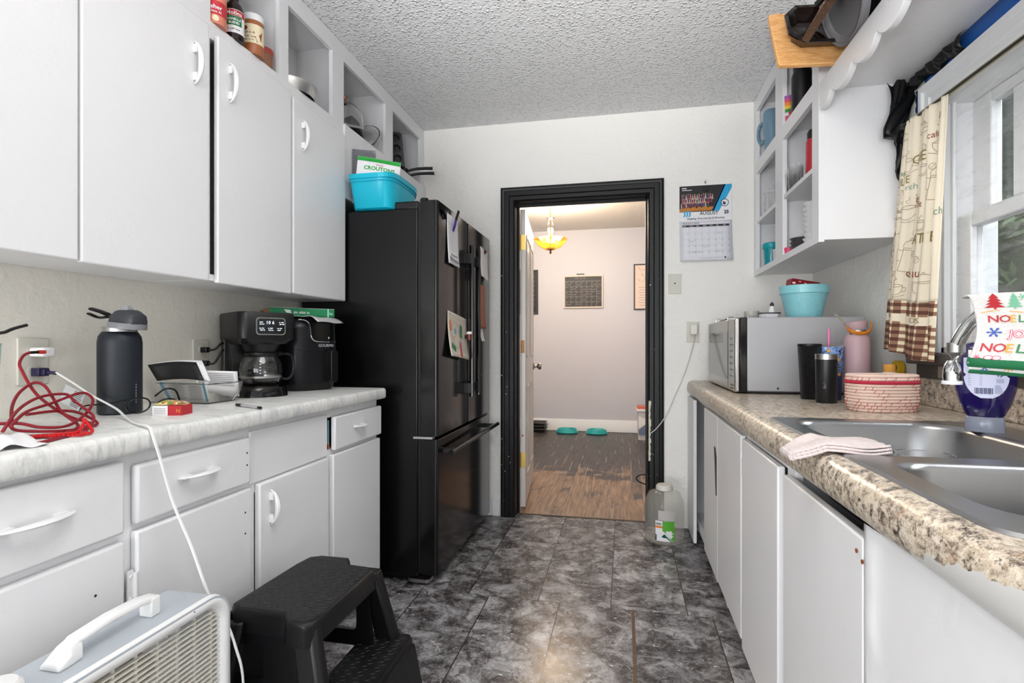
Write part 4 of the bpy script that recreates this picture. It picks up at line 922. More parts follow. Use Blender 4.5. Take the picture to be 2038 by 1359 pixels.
b.m = 1; b.grid(lambda s, q: so(.1+.8*s, .06+.10*q*(1-.5*s)), 6, 2, 1); b.grid(lambda s, q: so(.2+.6*s, .18+.035*q), 3, 1, 1); b.build('print', [mat('pale_blue_rule', 'B9BBD0', .6), M_greyink], t, fixn=False)
t = thing('clothespin_clip', 'purple and black magnetic clip holding the lined notepad sheet', 'clip', (DX+.01, 2.52, 1.70))
b = MB(); b.tube([(DX+.006, 2.515, 1.665), (DX+.014, 2.525, 1.70), (DX+.016, 2.53, 1.725)], .008, 8, flat=(1.2, .6)); b.build('clip_jaw', mat('purple_plastic', '2F2A86', .35), t)
b = MB(); b.tube([(DX+.016, 2.53, 1.722), (DX+.02, 2.54, 1.745), (DX+.024, 2.55, 1.77)], .009, 8, flat=(1.2, .6)); b.build('clip_lever', M_bplastic, t)
t = thing('fridge_magnet', 'small black magnet clip at the top left corner of the fridge door', 'magnet', (DX, 2.385, 1.70))
b = MB(); b.tube([(DX+.004, 2.36, 1.735), (DX+.008, 2.38, 1.715), (DX+.006, 2.40, 1.70)], .007, 8, flat=(1.2, .7)); b.build('clip_body', M_bplastic, t); MB().box(DX, DX+.005, 2.375, 2.405, 1.70, 1.73).build('magnet_base', M_dark, t)
t, S = sheet('note_paper', 'blank white note at the top of the right fridge door', 'paper', 3.03, 3.20, 1.50, 1.68, M_paper, .003, -.10)
t = thing('fridge_magnet', 'small dark red magnet holding the blank white note', 'magnet', (DX+.008, 3.12, 1.655))
MB().lathe([(0, 0), (.012, 0), (.012, .006), (.008, .01), (0, .01)], (DX+.008, 3.115, 1.665), 16, 'x').build('magnet_cap', mat('dark_red_plastic', '5A1E20', .35), t)
t, S = sheet('brown_card', 'long terracotta coloured card on the right fridge door with white slip below', 'card', 3.02, 3.135, 1.20, 1.46, mat('terracotta_card', 'A5664A', .6), .002, 0)
t, S = sheet('paper_slip', 'small white slip under the terracotta card on the fridge', 'paper', 3.02, 3.09, 1.125, 1.22, M_paper, .001, 0, lift=.016)
# child drawing
t, S = sheet('childs_drawing', 'coloured childrens drawing curling on the left fridge door', 'drawing', 2.43, 2.74, 1.035, 1.255, mat('drawing_paper', 'CFC6B8', .6), .012, -.10, lift=.03, ripple=1)
b = MB(); so = S_off(S, .0015)
def dp(pts, m): b.poly(pts, lambda a, c_: so(a, c_), m)
dp([(.05, .75), (.13, .85), (.16, .6), (.07, .55)], 0); dp([(.05, .2), (.2, .1), (.24, .22), (.1, .32)], 1); dp([(.50, .5), (.56, .8), (.68, .75), (.62, .45)], 1); dp([(.38, .02), (.48, .02), (.52, .38), (.44, .34)], 2)
dp([(.25, .55), (.33, .5), (.36, .62), (.28, .68)], 3); dp([(.18, .45), (.24, .4), (.26, .5)], 4)
ol = lambda pts, m=5, wd=.008: b.line(pts, wd, lambda a, c_: so(a, c_)+Vector((.0003, 0, 0)), m)
ol([(.04, .05), (.96, .05), (.96, .95), (.04, .95), (.04, .05)]); ol([(.30+.18*math.cos(q*.5), .5+.3*math.sin(q*.5)) for q in range(13)]); ol([(.62+.16*math.cos(q*.5), .45+.25*math.sin(q*.5)) for q in range(13)]); ol([(.1, .5), (.3, .2), (.5, .45), (.7, .15), (.9, .3)])
b.build('crayon_marks', [M_orange, M_green, M_red, mat('sky_crayon', '5FA6C8', .6), M_yellow, M_greyink], t, fixn=False)
t = thing('novelty_magnet', 'small magnet shaped like a full brown mug on the drawing', 'magnet', (DX+.035, 2.72, 1.14))
MB().lathe([(0, 0), (.013, .001), (.014, .03), (0, .03)], (DX+.035, 2.70, 1.13), 18).build('mug_body', mat('amber_resin', '6A2E1C', .2), t)
MB().lathe([(0, .03), (.015, .03), (.016, .036), (.012, .043), (0, .044)], (DX+.035, 2.70, 1.13), 18).build('foam', M_paper, t)
b = MB(); b.tube([(DX+.035, 2.714, 1.152), (DX+.035, 2.726, 1.15), (DX+.035, 2.726, 1.138), (DX+.035, 2.714, 1.136)], .0025, 6); b.build('mug_handle', mat('amber_resin', '6A2E1C', .2), t)
MB().box(DX+.001, DX+.024, 2.69, 2.71, 1.135, 1.155).build('magnet_back', M_dark, t)
t = thing('ring_magnet', 'round black ring magnet on the seam of the fridge doors', 'magnet', (DX, 2.90, 1.47))
b = MB(); b.tube([(DX+.006, 2.815+.028*math.cos(q*math.pi/6)+.01, 1.49+.028*math.sin(q*math.pi/6)) for q in range(12)], .005, 8, closed=True, smooth=3); b.build('ring', M_bplastic, t); MB().box(DX, DX+.004, 2.80, 2.84, 1.455, 1.47).build('magnet_back', M_dark, t)
# ---------------------------------------------------------------- on the fridge
cx, cy, z = -1.155, 2.435, 1.738
t = thing('storage_bin', 'bright teal plastic bin full of packets on top of the fridge', 'bin', (cx, cy, z))
def ov(rx, ry, z_, wob=0): return [Vector((cx+rx*math.copysign(abs(math.cos(a))**.45, math.cos(a)), cy+ry*math.copysign(abs(math.sin(a))**.45, math.sin(a)), z_+wob*(math.cos(a)**2))) for a in [2*math.pi*i/40 for i in range(40)]]
M_teal = mat('teal_plastic', '11B4CF', .35)
b = MB(); b.loft([ov(.100, .148, z+.001), ov(.104, .152, z+.004), ov(.112, .186, z+.128, .012), ov(.118, .192, z+.130, .012), ov(.120, .194, z+.150, .014), ov(.116, .190, z+.151, .014), ov(.109, .183, z+.132, .012), ov(.100, .148, z+.01), ], cap0=True, cap1=True); b.build('bin_body', M_teal, t)
b = MB(); b.tube([p+Vector((0, 0, 0)) for p in ov(.1125, .1865, z+.118, .012)], .003, 6, closed=True, smooth=0); b.build('rim_bead', M_teal, t)
# crouton bag
a = math.radians(24)
t = thing('crouton_bag', 'white and green bag of croutons standing in the teal bin', 'bag', (cx-.002, cy-.085, z+.097), a)
t.rotation_euler = (0, math.radians(6), a)
def pillow(w_, h, d, sg, nu=14, nv=12, crimp=.08):
    def S(s, q):
        e = (math.sin(math.pi*s)**.6)*(math.sin(math.pi*min(1, max(0, (q-crimp*.3)/(1-crimp*.3-crimp))))**.5 if q < 1-crimp else 0)
        return Vector(((s-.5)*w_, -sg*d*e, h*q))
    return S
S1, S2 = pillow(.20, .155, .025, 1), pillow(.20, .155, .025, -1)
b = MB(); b.grid(S1, 14, 14); b.grid(S2, 14, 14); b.T = None
for p in b.v: p.y += -.0
b.build('bag', M_paper, t, world=False)
b = MB(); pf = lambda a_, c_: S1(min(1, max(0, a_/.20+.5)), c_/.155)+Vector((0, -.0015, 0))
b.grid(lambda s, q: pf(-.0995+.199*s, .134+.020*q), 14, 3, 0); b.grid(lambda s, q: pf(-.02+.11*s, .012+.014*q), 8, 2, 0)
k = len(b.v); b.text('CROUTONS', .026, lambda a_, c_: pf(a_+.004, c_+.092), 0, 'CENTER', bold=.0007); b.text('meijer', .014, lambda a_, c_: pf(a_+.006, c_+.116), 1, 'CENTER')
b.build('print', [mat('bag_green', '23A03A', .35), M_red], t, world=False, fixn=False)
t = thing('snack_bag', 'dark grey foil snack bag standing at the back of the teal bin', 'bag', (cx-.078, cy-.060, z+.05), math.radians(25))
S1, S2 = pillow(.11, .26, .02, 1), pillow(.11, .26, .02, -1); b = MB(); b.grid(S1, 12, 12); b.grid(S2, 12, 12); b.build('bag', mat('foil_grey', '6B6C70', .3, .3, (30, .5, .01)), t, world=False)
t = thing('clear_packet', 'crinkled clear packet poking out of the right end of the teal bin', 'packet', (cx+.02, cy+.07, z+.06), math.radians(40))
S1, S2 = pillow(.12, .12, .02, 1), pillow(.12, .12, .02, -1); b = MB(); b.grid(S1, 10, 10); b.grid(S2, 10, 10); b.build('bag', mat('crinkled_plastic', 'C9C9CB', .25), t, world=False)
t = thing('grey_wrap_bundle', 'crumpled grey plastic bundle behind the teal bin on the fridge', 'bundle', (-1.06, 2.82, z))
rn = random.Random(9); b = MB()
def crp(s, q):
    a = 2*math.pi*s; ph = math.pi*q; rr = 1+.28*math.sin(a*3+q*7)*math.sin(ph)+.15*math.sin(a*7+q*3)
    return Vector((-1.08+.09*rr*math.sin(ph)*math.cos(a), 2.80+.12*rr*math.sin(ph)*math.sin(a), 1.778+.045+.045*math.cos(ph)*(1+.2*math.sin(a*2))))
b.grid(crp, 28, 14); b.build('bundle', mat('grey_film', '8D8E92', .3), t, sharp=30)
# ================================================================ right side: wall cabinet
CX0, CX1, CY0, CY1, CZ0 = .745, XR-.002, 2.285, YF-.002, 1.513
r = thing('open_wall_cabinet', 'white doorless wall cabinet of mugs and glasses to the right of the doorway', 'cabinet', ((CX0+CX1)/2, (CY0+CY1)/2, CZ0))
b = MB(); T = .018
b.box(CX0+.02, CX1, CY0, CY0+T, CZ0, ZC-.002).box(CX0+.02, CX1, CY1-T, CY1, CZ0, ZC-.002).box(CX1-.008, CX1, CY0+T, CY1-T, CZ0, ZC-.002)
b.box(CX0+.02, CX1-.008, CY0+T, CY1-T, CZ0, CZ0+.02).box(CX0+.02, CX1-.008, CY0+T, CY1-T, ZC-.02, ZC-.002)
b.box(CX0+.02, CX1-.008, 2.822, 2.838, CZ0+.02, ZC-.02)
b.box(CX0+.02, CX1-.008, CY0+T, 2.822, 2.145, 2.163).box(CX0+.02, CX1-.008, 2.838, CY1-T, 2.145, 2.163)
k = MB(); k.plate([(CY0, CZ0-.008), (CY1, CZ0-.008), (CY1, ZC-.002), (CY0, ZC-.002)], [[(a, c_), (b_, c_), (b_, d_), (a, d_)] for a, b_, c_, d_ in ((2.36, 2.77, 1.535, 2.088), (2.36, 2.77, 2.155, 2.45), (2.895, 3.293, 1.535, 2.088), (2.895, 3.293, 2.155, 2.45))], 0, .02)
b.add([(CX0+p.z, p.x, p.y) for p in k.v], k.f); b.build('cabinet_body', M_cab, r, bevel=.0012)
MB().box(CX0+.004, CX1-.008, CY0+T, 2.822, 1.803, 1.822).build('shelf', M_cab, r); MB().box(CX0+.004, CX1-.008, 2.838, CY1-T, 1.803, 1.822).build('shelf', M_cab, r)
SB, SM, ST = CZ0+.0205, 1.8225, 2.1635
def atY(u, X):   # distance along the room of the view line u at depth X
    k_ = (u-1242)*.9785/1059; d = X/k_; return (d+X*.2062)/.9785
def cup_thing(name, label, cat, x, y, z, prof, m, part, group=None, n=28):
    t = thing(name, label, cat, (x, y, z), group=group); MB().lathe(prof, (x, y, z), n).build(part, m, t); return t
# blue grey mug with handle
x, y = .81, 3.215
M_bg = mat('blue_grey_enamel', '6F8FA3', .35); t = cup_thing('travel_mug', 'large blue grey mug with handle on the top shelf by the far wall', 'mug', x, y, ST, [(0, 0), (.034, 0), (.036, .01), (.040, .10), (.047, .14), (.047, .235), (.040, .25), (0, .25)], M_bg, 'mug_body')
b = MB(); b.tube([(x-.035, y+.032, ST+.20), (x-.05, y+.066, ST+.19), (x-.055, y+.07, ST+.13), (x-.045, y+.055, ST+.09), (x-.033, y+.028, ST+.095)], .009, 10); b.build('handle', M_bg, t)
# near bay top shelf
x = .775; y = 2.785
t = cup_thing('striped_tumbler', 'rainbow striped tumbler on the top shelf beside a dark bottle', 'tumbler', x, y, ST, [(0, 0), (.022, 0), (.0235, .02)], M_pink, 'base')
for i, c_ in enumerate(('C64A6A', 'D9D2D6', '2F8B45', 'E6C23A', 'E8863A', 'D2506A', '9A5AA8')):
    MB().lathe([(.0235+.0005*i, .02+.016*i), (.024+.0005*i, .036+.016*i)]+([(0, .132)] if i == 6 else []), (x, y, ST), 24).build('stripe_band', mat('band_'+c_, c_, .4), t)
x = .800; y = 2.742
t = cup_thing('tall_can', 'tall orange and blue can behind the dark bottle on the top shelf', 'can', x, y, ST, [(0, 0), (.017, 0), (.017, .20), (0, .20)], mat('navy_can', '26407E', .4), 'can_body')
MB().lathe([(.0175, .15), (.0175, .205), (.012, .215), (0, .215)], (x, y, ST), 24).build('orange_top', mat('orange_can', 'E0653A', .4), t)
b = MB()
for i in range(3): wrap(b, x, y, ST+.03+.03*i, .0172, camang(x, y), .012, .012, 0, 4)
b.build('can_print', M_paper, t, fixn=False)
x = .800; y = 2.665
t = cup_thing('sports_bottle', 'large black sports bottle with loop lid on the top shelf', 'bottle', x, y, ST, [(0, 0), (.042, 0), (.045, .006), (.045, .17), (.036, .20), (.034, .205), (0, .205)], M_bplastic, 'bottle_body')
MB().lathe([(.036, .20), (.038, .203), (.038, .235), (.03, .245), (0, .245)], (x, y, ST)).build('lid', mat('dark_navy_plastic', '1B2030', .3), t)
b = MB(); b.tube([(x, y-.03, ST+.24), (x, y-.025, ST+.262), (x, y, ST+.268), (x, y+.025, ST+.262), (x, y+.03, ST+.24)], .006, 8); b.build('loop', M_bgloss, t)
t = cup_thing('stacked_pan', 'dark cookware behind the black sports bottle on the top shelf', 'pan', .93, 2.52, ST, [(0, 0), (.08, 0), (.09, .12), (.092, .12), (.082, 0)], mat('slate_cookware', '3B3F4A', .35), 'pan_body')
b = MB(); b.tube([(.90, 2.43, ST+.115), (.88, 2.38, ST+.125), (.87, 2.34, ST+.13)], .008, 8); b.build('handle', M_bplastic, t)
# crinkled red packet
t = thing('red_packet', 'crinkled red and white packet low on the top shelf', 'packet', (.78, 2.70, ST)); b = MB()
b.grid(lambda s, q: Vector((.775+.02*math.sin(s*9)*q, 2.66+.09*s, ST+.06*q*(.7+.3*math.sin(s*8)))), 10, 5); b.build('packet', mat('red_print', 'B5202B', .45), t, solid=.006)
# mid shelves: glasses, red bottle
x = .80; y = 2.505; t = cup_thing('red_bottle', 'red insulated bottle with black cap at the near end of the middle shelf', 'bottle', x, y+.01, SM, [(0, 0), (.028, 0), (.03, .004), (.03, .155), (.024, .17), (0, .17)], mat('red_enamel', 'B42836', .3), 'bottle_body')
MB().lathe([(.025, .165), (.026, .195), (.018, .208), (0, .208)], (x, y+.01, SM)).build('cap', M_bplastic, t)
gp = [(0, .003), (.026, .003), (.032, .11), (.033, .11), (.0275, 0), (0, 0)]
proto = None
GL = ['clear drinking glass in the near bay, nearest the centre post', 'second clear glass from the centre post in the front row', 'third clear glass from the centre post in the front row', 'clear drinking glass in the front row nearest the red bottle', 'clear drinking glass in the back row nearer the centre post', 'clear drinking glass in the back row nearer the red bottle', 'clear glass in the far bay beside the centre post', 'clear glass in the far bay beside the wire rack', 'clear glass in the back row of the far bay']
for i, (x, y, s_) in enumerate(((.782, 2.78, .9), (.785, 2.715, 1.0), (.785, 2.65, .95), (.785, 2.585, .85), (.86, 2.72, 1.), (.86, 2.63, 1.), (.80, 2.92, 1.05), (.80, 3.0, 1.1), (.88, 2.96, 1.1))):
    t = thing('drinking_glass', GL[i], 'glass', (x, y, SM), group='clear glasses on the middle shelf')
    if proto is None: proto = MB().lathe(gp, (0, 0, 0), 20).build('glass_body', M_glass, t, world=False)
    else:
        c_ = proto.copy(); C.objects.link(c_); c_.parent = t
    t.scale = (s_, s_, s_)
# wire rack on far bay mid shelf
t = thing('wire_rack', 'white wire dish rack standing on the middle shelf by the far wall', 'rack', (.80, 3.22, SM)); b = MB()
for i in range(9): b.tube([(.775, 3.26, SM+.01+.016*i), (.775, 3.18, SM+.01+.016*i)], .0016, 5, smooth=0)
for yy in (3.26, 3.18): b.tube([(.775, yy, SM), (.775, yy, SM+.145), (.83, yy, SM+.145), (.83, yy, SM)], .002, 6, smooth=0)
b.build('wire_frame', M_white, t)
# bottom shelf
x, y = .80, 3.185
t = cup_thing('sippy_cup', 'teal plastic cup with screw lid on the bottom shelf by the far wall', 'cup', x, y, SB, [(0, 0), (.034, 0), (.036, .006), (.041, .10), (0, .10)], mat('teal_translucent', '1E8E98', .15), 'cup_body')
MB().lathe([(.043, .10), (.046, .104), (.046, .128), (.040, .134), (0, .134)], (x, y, SB)).build('lid', mat('teal_lid', '1AA0AC', .35), t)
x, y = .80, 2.965+.02
t = cup_thing('printed_cup', 'small cup with colourful print beside the teal cup', 'cup', x, y+.06, SB, [(0, 0), (.027, 0), (.03, .075), (0, .075)], mat('pale_cup', 'C9C2C6', .4), 'cup_body')
b = MB(); f = label_fn(x, y+.06, SB, .0295, camang(x, y+.06)+.4); b.disc(-.008, .05, .011, f, 0); b.disc(.012, .03, .009, f, 1); b.disc(-.006, .022, .008, f, 2); b.build('cup_print', [M_orange, M_red, mat('teal_print', '2A98A0', .4)], t, fixn=False)
x, y = .805, 2.685
M_dk = mat('charcoal_melamine', '4A4749', .4)
for i in range(3):
    t = thing('dish', ('bottommost', 'middle', 'topmost')[i]+' charcoal dish of the three stacked on the bottom shelf', 'dish', (x, y, SB+.018*i), group='stacked charcoal dishes')
    MB().lathe([(0, 0), (.035, 0), (.05, .024), (.052, .026), (.049, .026), (.034, .004), (0, .004)], (x, y, SB+.018*i), 28).build('dish_body', M_dk, t)
t = cup_thing('pink_cup', 'little pink cup at the far side of the charcoal dishes', 'cup', .775, 2.775, SB, [(0, 0), (.02, 0), (.024, .035), (.022, .035), (.018, .003), (0, .003)], M_pink, 'cup_body')
M_st = mat('white_bowl', 'DCDDDC', .3)
for i in range(8):
    t = thing('small_bowl', ('lowest', 'second lowest', 'third lowest', 'fourth lowest', 'fourth highest', 'third highest', 'second highest', 'topmost')[i]+' white bowl in the tall stack at the bottom shelf end', 'bowl', (.80, 2.52, SB+.022*i), group='stacked white bowls')
    MB().lathe([(0, 0), (.022, 0), (.040, .026), (.042, .029), (.039, .029), (.020, .004), (0, .004)], (.80, 2.52, SB+.022*i), 24).build('bowl_body', M_st, t)

# ---------------------------------------------------------------- shelf over the window with scalloped valance
r = thing('valance_shelf', 'white shelf with scalloped valance board over the sink window', 'shelf', (.90, 1.30, 2.10))
MB().box(.765, XR-.002, .35, CY0-.001, 2.098, 2.118).build('shelf_board', M_cab, r)
pts = [(CY0-.001, 2.122), (.35, 2.122)]; bot = []
edges = [2.284, 2.155, 1.965, 1.795, 1.62, 1.45, 1.28, 1.11, .94, .77, .6, .43]
low = []
yy = [(CY0-.001, 2.015)]
cus = [2.165, 1.975, 1.80, 1.625, 1.45, 1.275, 1.10, .925, .75, .575, .40]
prev = 2.33
for c_ in cus:
    for i in range(9):
        t = i/8; y_ = prev+(c_-prev)*t; z_ = 2.052-.040*math.sin(math.pi*t)**.7
        if y_ < CY0-.001: low.append((y_, z_))
    prev = c_
low.append((.35, 2.05))
b = MB(); b.prism(pts+low[::-1], 'x', .745, .765); b.build('scalloped_valance', M_cab, r, bevel=.001, sharp=50)
# things standing on that shelf
z0 = 2.1185
t = thing('cutting_board', 'bamboo cutting board lying across the shelf end, sticking out past it', 'cutting board', (.8, 2.2, 2.2))
n = NT('bamboo', .45); a_ = n.noise(3, 3, .6, .3, n.vmap((3, 60, 60), src=n.tc.outputs['Object'])); n.base(n.ramp(a_, [(.3, 'B57C45'), (.5, 'CF9A60'), (.7, 'DDAE78')])); M_bam = n.m
# board plane: corners in the room
def frame3(P0, P1, P3):
    """local frame with origin P0, x towards P1, y towards P3"""
    P0, P1, P3 = map(Vector, (P0, P1, P3)); ex = (P1-P0).normalized(); ey = (P3-P0); ey = (ey-ex*ey.dot(ex)).normalized(); ez = ex.cross(ey)
    return Matrix(((ex.x, ey.x, ez.x, P0.x), (ex.y, ey.y, ez.y, P0.y), (ex.z, ey.z, ez.z, P0.z), (0, 0, 0, 1)))
TB = frame3((.552, 2.097, 2.121), (.708, 2.119, 2.123), (.533, 2.183, 2.364))
b = MB(); b.T = TB; b.prism(rrect(0, .34, 0, .255, .014, 4), 'z', -.018, 0); b.build('board', M_bam, t, bevel=.003)
# dark glazed casserole dish (octagonal) resting against the board
t = thing('casserole_dish', 'dark brown glazed octagonal baking dish leaning on the cutting board', 'baking dish', (.75, 2.15, 2.2))
def oct_(x0, x1, y0, y1, c_, z_): return [Vector(p+(z_,)) for p in ((x0+c_, y0), (x1-c_, y0), (x1, y0+c_), (x1, y1-c_), (x1-c_, y1), (x0+c_, y1), (x0, y1-c_), (x0, y0+c_))]
TD = TB @ Matrix.Translation((.028, .046, .002))
b = MB(); b.T = TD
b.loft([oct_(.03, .22, .03, .145, .03, .0), oct_(.010, .24, .010, .17, .04, .042), oct_(0, .25, 0, .182, .045, .045), oct_(0, .25, 0, .182, .045, .050), oct_(.012, .238, .012, .170, .04, .050), oct_(.034, .216, .034, .142, .03, .008)])
b.build('dish_body', mat('brown_glaze', '150C09', .08, coat=.5), t)
# wooden tray / woodgrain board, tilted, and round black pans
t = thing('wooden_tray', 'dark wood serving tray standing on edge on the shelf', 'tray', (.80, 1.95, z0))
n = NT('dark_wood', .4); a_ = n.noise(4, 5, .65, .5, n.vmap((4, 50, 50), src=n.tc.outputs['Object'])); n.base(n.ramp(a_, [(.3, '24150D'), (.5, '4E3220'), (.68, '7B563B')])); M_dw = n.m
TW = frame3((.615, 2.035, 2.157), (.625, 1.50, 2.157), (.705, 2.035, 2.32))
b = MB(); b.T = TW; b.plate(rrect(0, .50, 0, .165, .02, 4), [rrect(.03, .47, .03, .135, .015, 4)], -.012, .012); b.build('tray_rim', M_dw, t, bevel=.003)
b = MB(); b.T = TW; b.prism(rrect(.02, .48, .02, .145, .015, 4), 'z', -.004, .004); b.build('tray_base', M_dw, t)
for i, (dx, R0, lb) in enumerate(((0, .158, 'round black griddle pan standing on edge on the shelf'), (.080, .15, 'smaller round black pan standing behind the griddle on the shelf'))):
    cx, cy, cz = .722+dx, 1.985-.09*i, z0+R0+.006
    t = thing('griddle_pan', lb, 'pan', (cx, cy, z0))
    b = MB(); b.T = Matrix.Translation((cx, cy, cz)) @ Matrix.Rotation(math.radians(-14), 4, (0, 1, 0)); b.lathe([(0, 0), (R0*.80, 0), (R0*.84, -.006), (R0*.92, -.010), (R0*.94, -.006), (R0, -.012), (R0*1.01, -.004), (R0, .012), (R0*.9, .018), (0, .02)], (0, 0, 0), 48, 'x'); b.build('pan_body', mat('grey_nonstick', '7C7C7F', .4, .1) if i == 0 else M_bplastic, t)
    b = MB(); b.tube([(cx-.03, cy-.02, cz+R0*.9), (cx-.05, cy+.0, cz+R0*.55) if i else (cx-.04, cy-.05, cz+R0*1.1), (.655, 2.03, 2.285) if i else (cx-.045, cy-.09, cz+R0*1.4)], lambda q: .008+.003*q, 10); b.build('handle', M_bplastic, t)

# ================================================================ right counter
z1 = .89; r = thing('countertop', 'speckled brown granite look countertop with backsplash along the right wall', 'countertop', (.72, 1.80, .82))
SXO = (.405, .955, .665, 1.665)
b = MB(); outer = [(.40, .30), (XR-.002, .30), (XR-.002, YF-.002), (.40, YF-.002)]
b.plate(outer, [rrect(SXO[0]+.02, SXO[1]-.02, SXO[2]+.02, SXO[3]-.02, .04, 4)], .852, z1)
pr = [(.40, .852), (.41, .830), (.41, .812), (.385, .812), (.374, .822), (.369, .840), (.371, .866), (.379, .882), (.392, .889), (.40, z1)]
b.prism(pr, 'y', .30, YF-.002); b.build('worktop', M_gran, r, sharp=50)
b = MB(); b.box(XR-.028, XR-.002, .30, 2.37, z1, .985); b.build('backsplash', M_gran, r, bevel=.004)
b = MB(); b.box(XR-.045, XR-.028, .30, 2.16, .985-.012, .992); 
b = MB(); b.box(XR-.018, XR-.001, .30, 2.20, .985, 1.035); b.build('upper_backsplash', mat('stone_strip', '57504A', .55, 0, (60, .6, .004)), r)
MB().box(XR-.0205, XR-.017, 1.93, 2.06, .990, 1.03).build('broken_tile', mat('broken_tile', 'A09486', .8, 0, (90, .9, .006)), r)

# base cabinets on the right
RX = .405
def rbase(y0, y1, label):
    t = thing('base_cabinet', label, 'cabinet', (.73, (y0+y1)/2, 0), group='white base cabinets under the granite counter')
    b = MB(); b.box(RX+.02, XR-.003, y0+.001, y0+.014, .0, .80).box(RX+.02, XR-.003, y1-.014, y1-.001, .0, .80).box(XR-.01, XR-.003, y0+.014, y1-.014, 0, .80)
    b.box(RX+.02, XR-.01, y0+.014, y1-.014, .09, .105).box(RX+.075, RX+.09, y0+.014, y1-.014, 0, .09); return t, b
def rframe(b, y0, y1, ops, z0=.075, z1=.812):
    k = MB(); k.plate([(y0, z0), (y1, z0), (y1, z1), (y0, z1)], [[(a, c_), (b_, c_), (b_, d_), (a, d_)] for a, b_, c_, d_ in ops], 0, .018); b.add([(RX+p.z, p.x, p.y) for p in k.v], k.f)
def rdoor(t, y0, y1, z0=.095, z1=.795, name='door', th=.018): return MB().box(RX-th-.001, RX-.001, y0, y1, z0, z1).build(name, M_cab, t, bevel=.004, seg=3)
t, b = rbase(2.775, YF-.004, 'open base cabinet at the far wall, dark inside, its door swung away'); rframe(b, 2.775, YF-.004, [(2.785, 3.30, .10, .79)]); b.build('cabinet_body', M_cab, t)
MB().box(RX+.021, XR-.011, 2.79, 2.7915, .106, .80).build('shade_sheet_side', M_dark, t); MB().box(XR-.013, XR-.011, 2.79, 3.33, .106, .80).build('shade_sheet_back', M_dark, t)  # dark sheets stand in for the shade inside the open cabinet
d = MB().box(.372, .390, 3.06, YF-.012, .015, .80).build('door', M_cab, t, bevel=.003)
t2 = thing('cleaning_tub', 'dark teal tub inside the open cabinet by the far wall', 'tub', (.55, 3.15, .106)); b = MB(); b.lathe([(0, 0), (.08, 0), (.10, .30), (.095, .30), (.078, .004), (0, .004)], (.58, 3.08, .106), 28); b.build('tub_body', mat('dark_teal_tub', '0F3F46', .4), t2)
b = MB(); b.lathe([(.098, .29), (.105, .30), (.105, .32), (0, .325)], (.58, 3.08, .106), 28); b.build('lid', mat('dark_teal_lid', '14545C', .4), t2)
t2 = thing('red_box', 'red box on the cabinet floor inside the open cabinet', 'box', (.47, 3.0, .106)); MB().box(.44, .49, 2.93, 2.99, .106, .21).build('carton', mat('brick_carton', '9C3A22', .5), t2, bevel=.002); MB().box(.4385, .4915, 2.9285, 2.9915, .17, .19).build('carton_stripe', mat('cream_print', 'E8D9B8', .5), t2)
t, b = rbase(2.385, 2.775, 'narrow white base cabinet next to the open one, with black scrap on its door edge'); rframe(b, 2.385, 2.775, [(2.41, 2.75, .10, .79)]); b.build('cabinet_body', M_cab, t)
rdoor(t, 2.386, 2.765); b = MB(); b.prism([(2.40, .62), (2.425, .66), (2.455, .66), (2.41, .46), (2.398, .46)], 'x', RX-.0215, RX-.0185); b.build('black_scrap', M_bplastic, t)
t, b = rbase(1.895, 2.385, 'white base cabinet with bare wood strip beside its hinged edge'); rframe(b, 1.895, 2.385, [(1.92, 2.36, .10, .79)]); b.build('cabinet_body', M_cab, t)
rdoor(t, 1.925, 2.382, .105, .795); b = MB(); b.box(RX-.0045, RX-.001, 1.905, 1.916, .12, .78); b.build('bare_strip', mat('bare_wood_strip', 'A38871', .6, 0, (60, .6, .004)), t)['label'] = 'bare brownish wood strip beside the door'
for z in (.20, .69):
    b = MB().box(RX-.012, RX-.001, 1.898, 1.922, z-.022, z+.022); b.lathe([(0, -.03), (.005, -.03), (.005, .03), (0, .03)], (RX-.014, 1.912, z), 10); b.build('hinge', M_cab, t)
t, b = rbase(1.435, 1.895, 'white base cabinet left of the sink cabinet with one plain door'); rframe(b, 1.435, 1.895, [(1.46, 1.87, .10, .79)]); b.build('cabinet_body', M_cab, t); rdoor(t, 1.475, 1.898, .09, .79, th=.02)
t, b = rbase(.945, 1.435, 'white cabinet under the sink whose door hangs below a dark gap'); rframe(b, .945, 1.435, [(.97, 1.40, .10, .80)]); b.build('cabinet_body', M_cab, t)
b = MB(); b.box(RX-.021, RX-.001, .975, 1.425, .08, .782); b.build('door', M_cab, t, bevel=.004, seg=3)
b = MB(); 
for y_, z_ in ((.99, .755), (.968, .745)): b.lathe([(0, 0), (.004, 0), (.003, .002), (0, .002)], (RX-.0235, y_+.005, z_), 8, 'x')
b.build('rust_spot', mat('rust', '8A4A22', .7), t)
t, b = rbase(.30, .945, 'wide white cabinet panel nearest the camera under the sink'); rframe(b, .30, .945, []); b.build('cabinet_body', M_cab, t)
# peeling covering film over the panel
def cov(s, q):
    y_ = .975-.66*s; z_ = .06+.748*q
    w_ = math.exp(-((s-.035)/.02)**2)*(.003+.0018*math.sin(q*17)+.0012*math.sin(q*41+1))+math.exp(-((s-.09)/.03)**2)*.0015*math.sin(q*11+2)
    return Vector((RX-.014-.005*max(0, 1-s*10)-max(0, w_), y_, z_))
b = MB(); b.grid(cov, 60, 60); b.build('peeling_film', M_cab, t, solid=.001, sharp=80)['label'] = 'wrinkled white covering film'

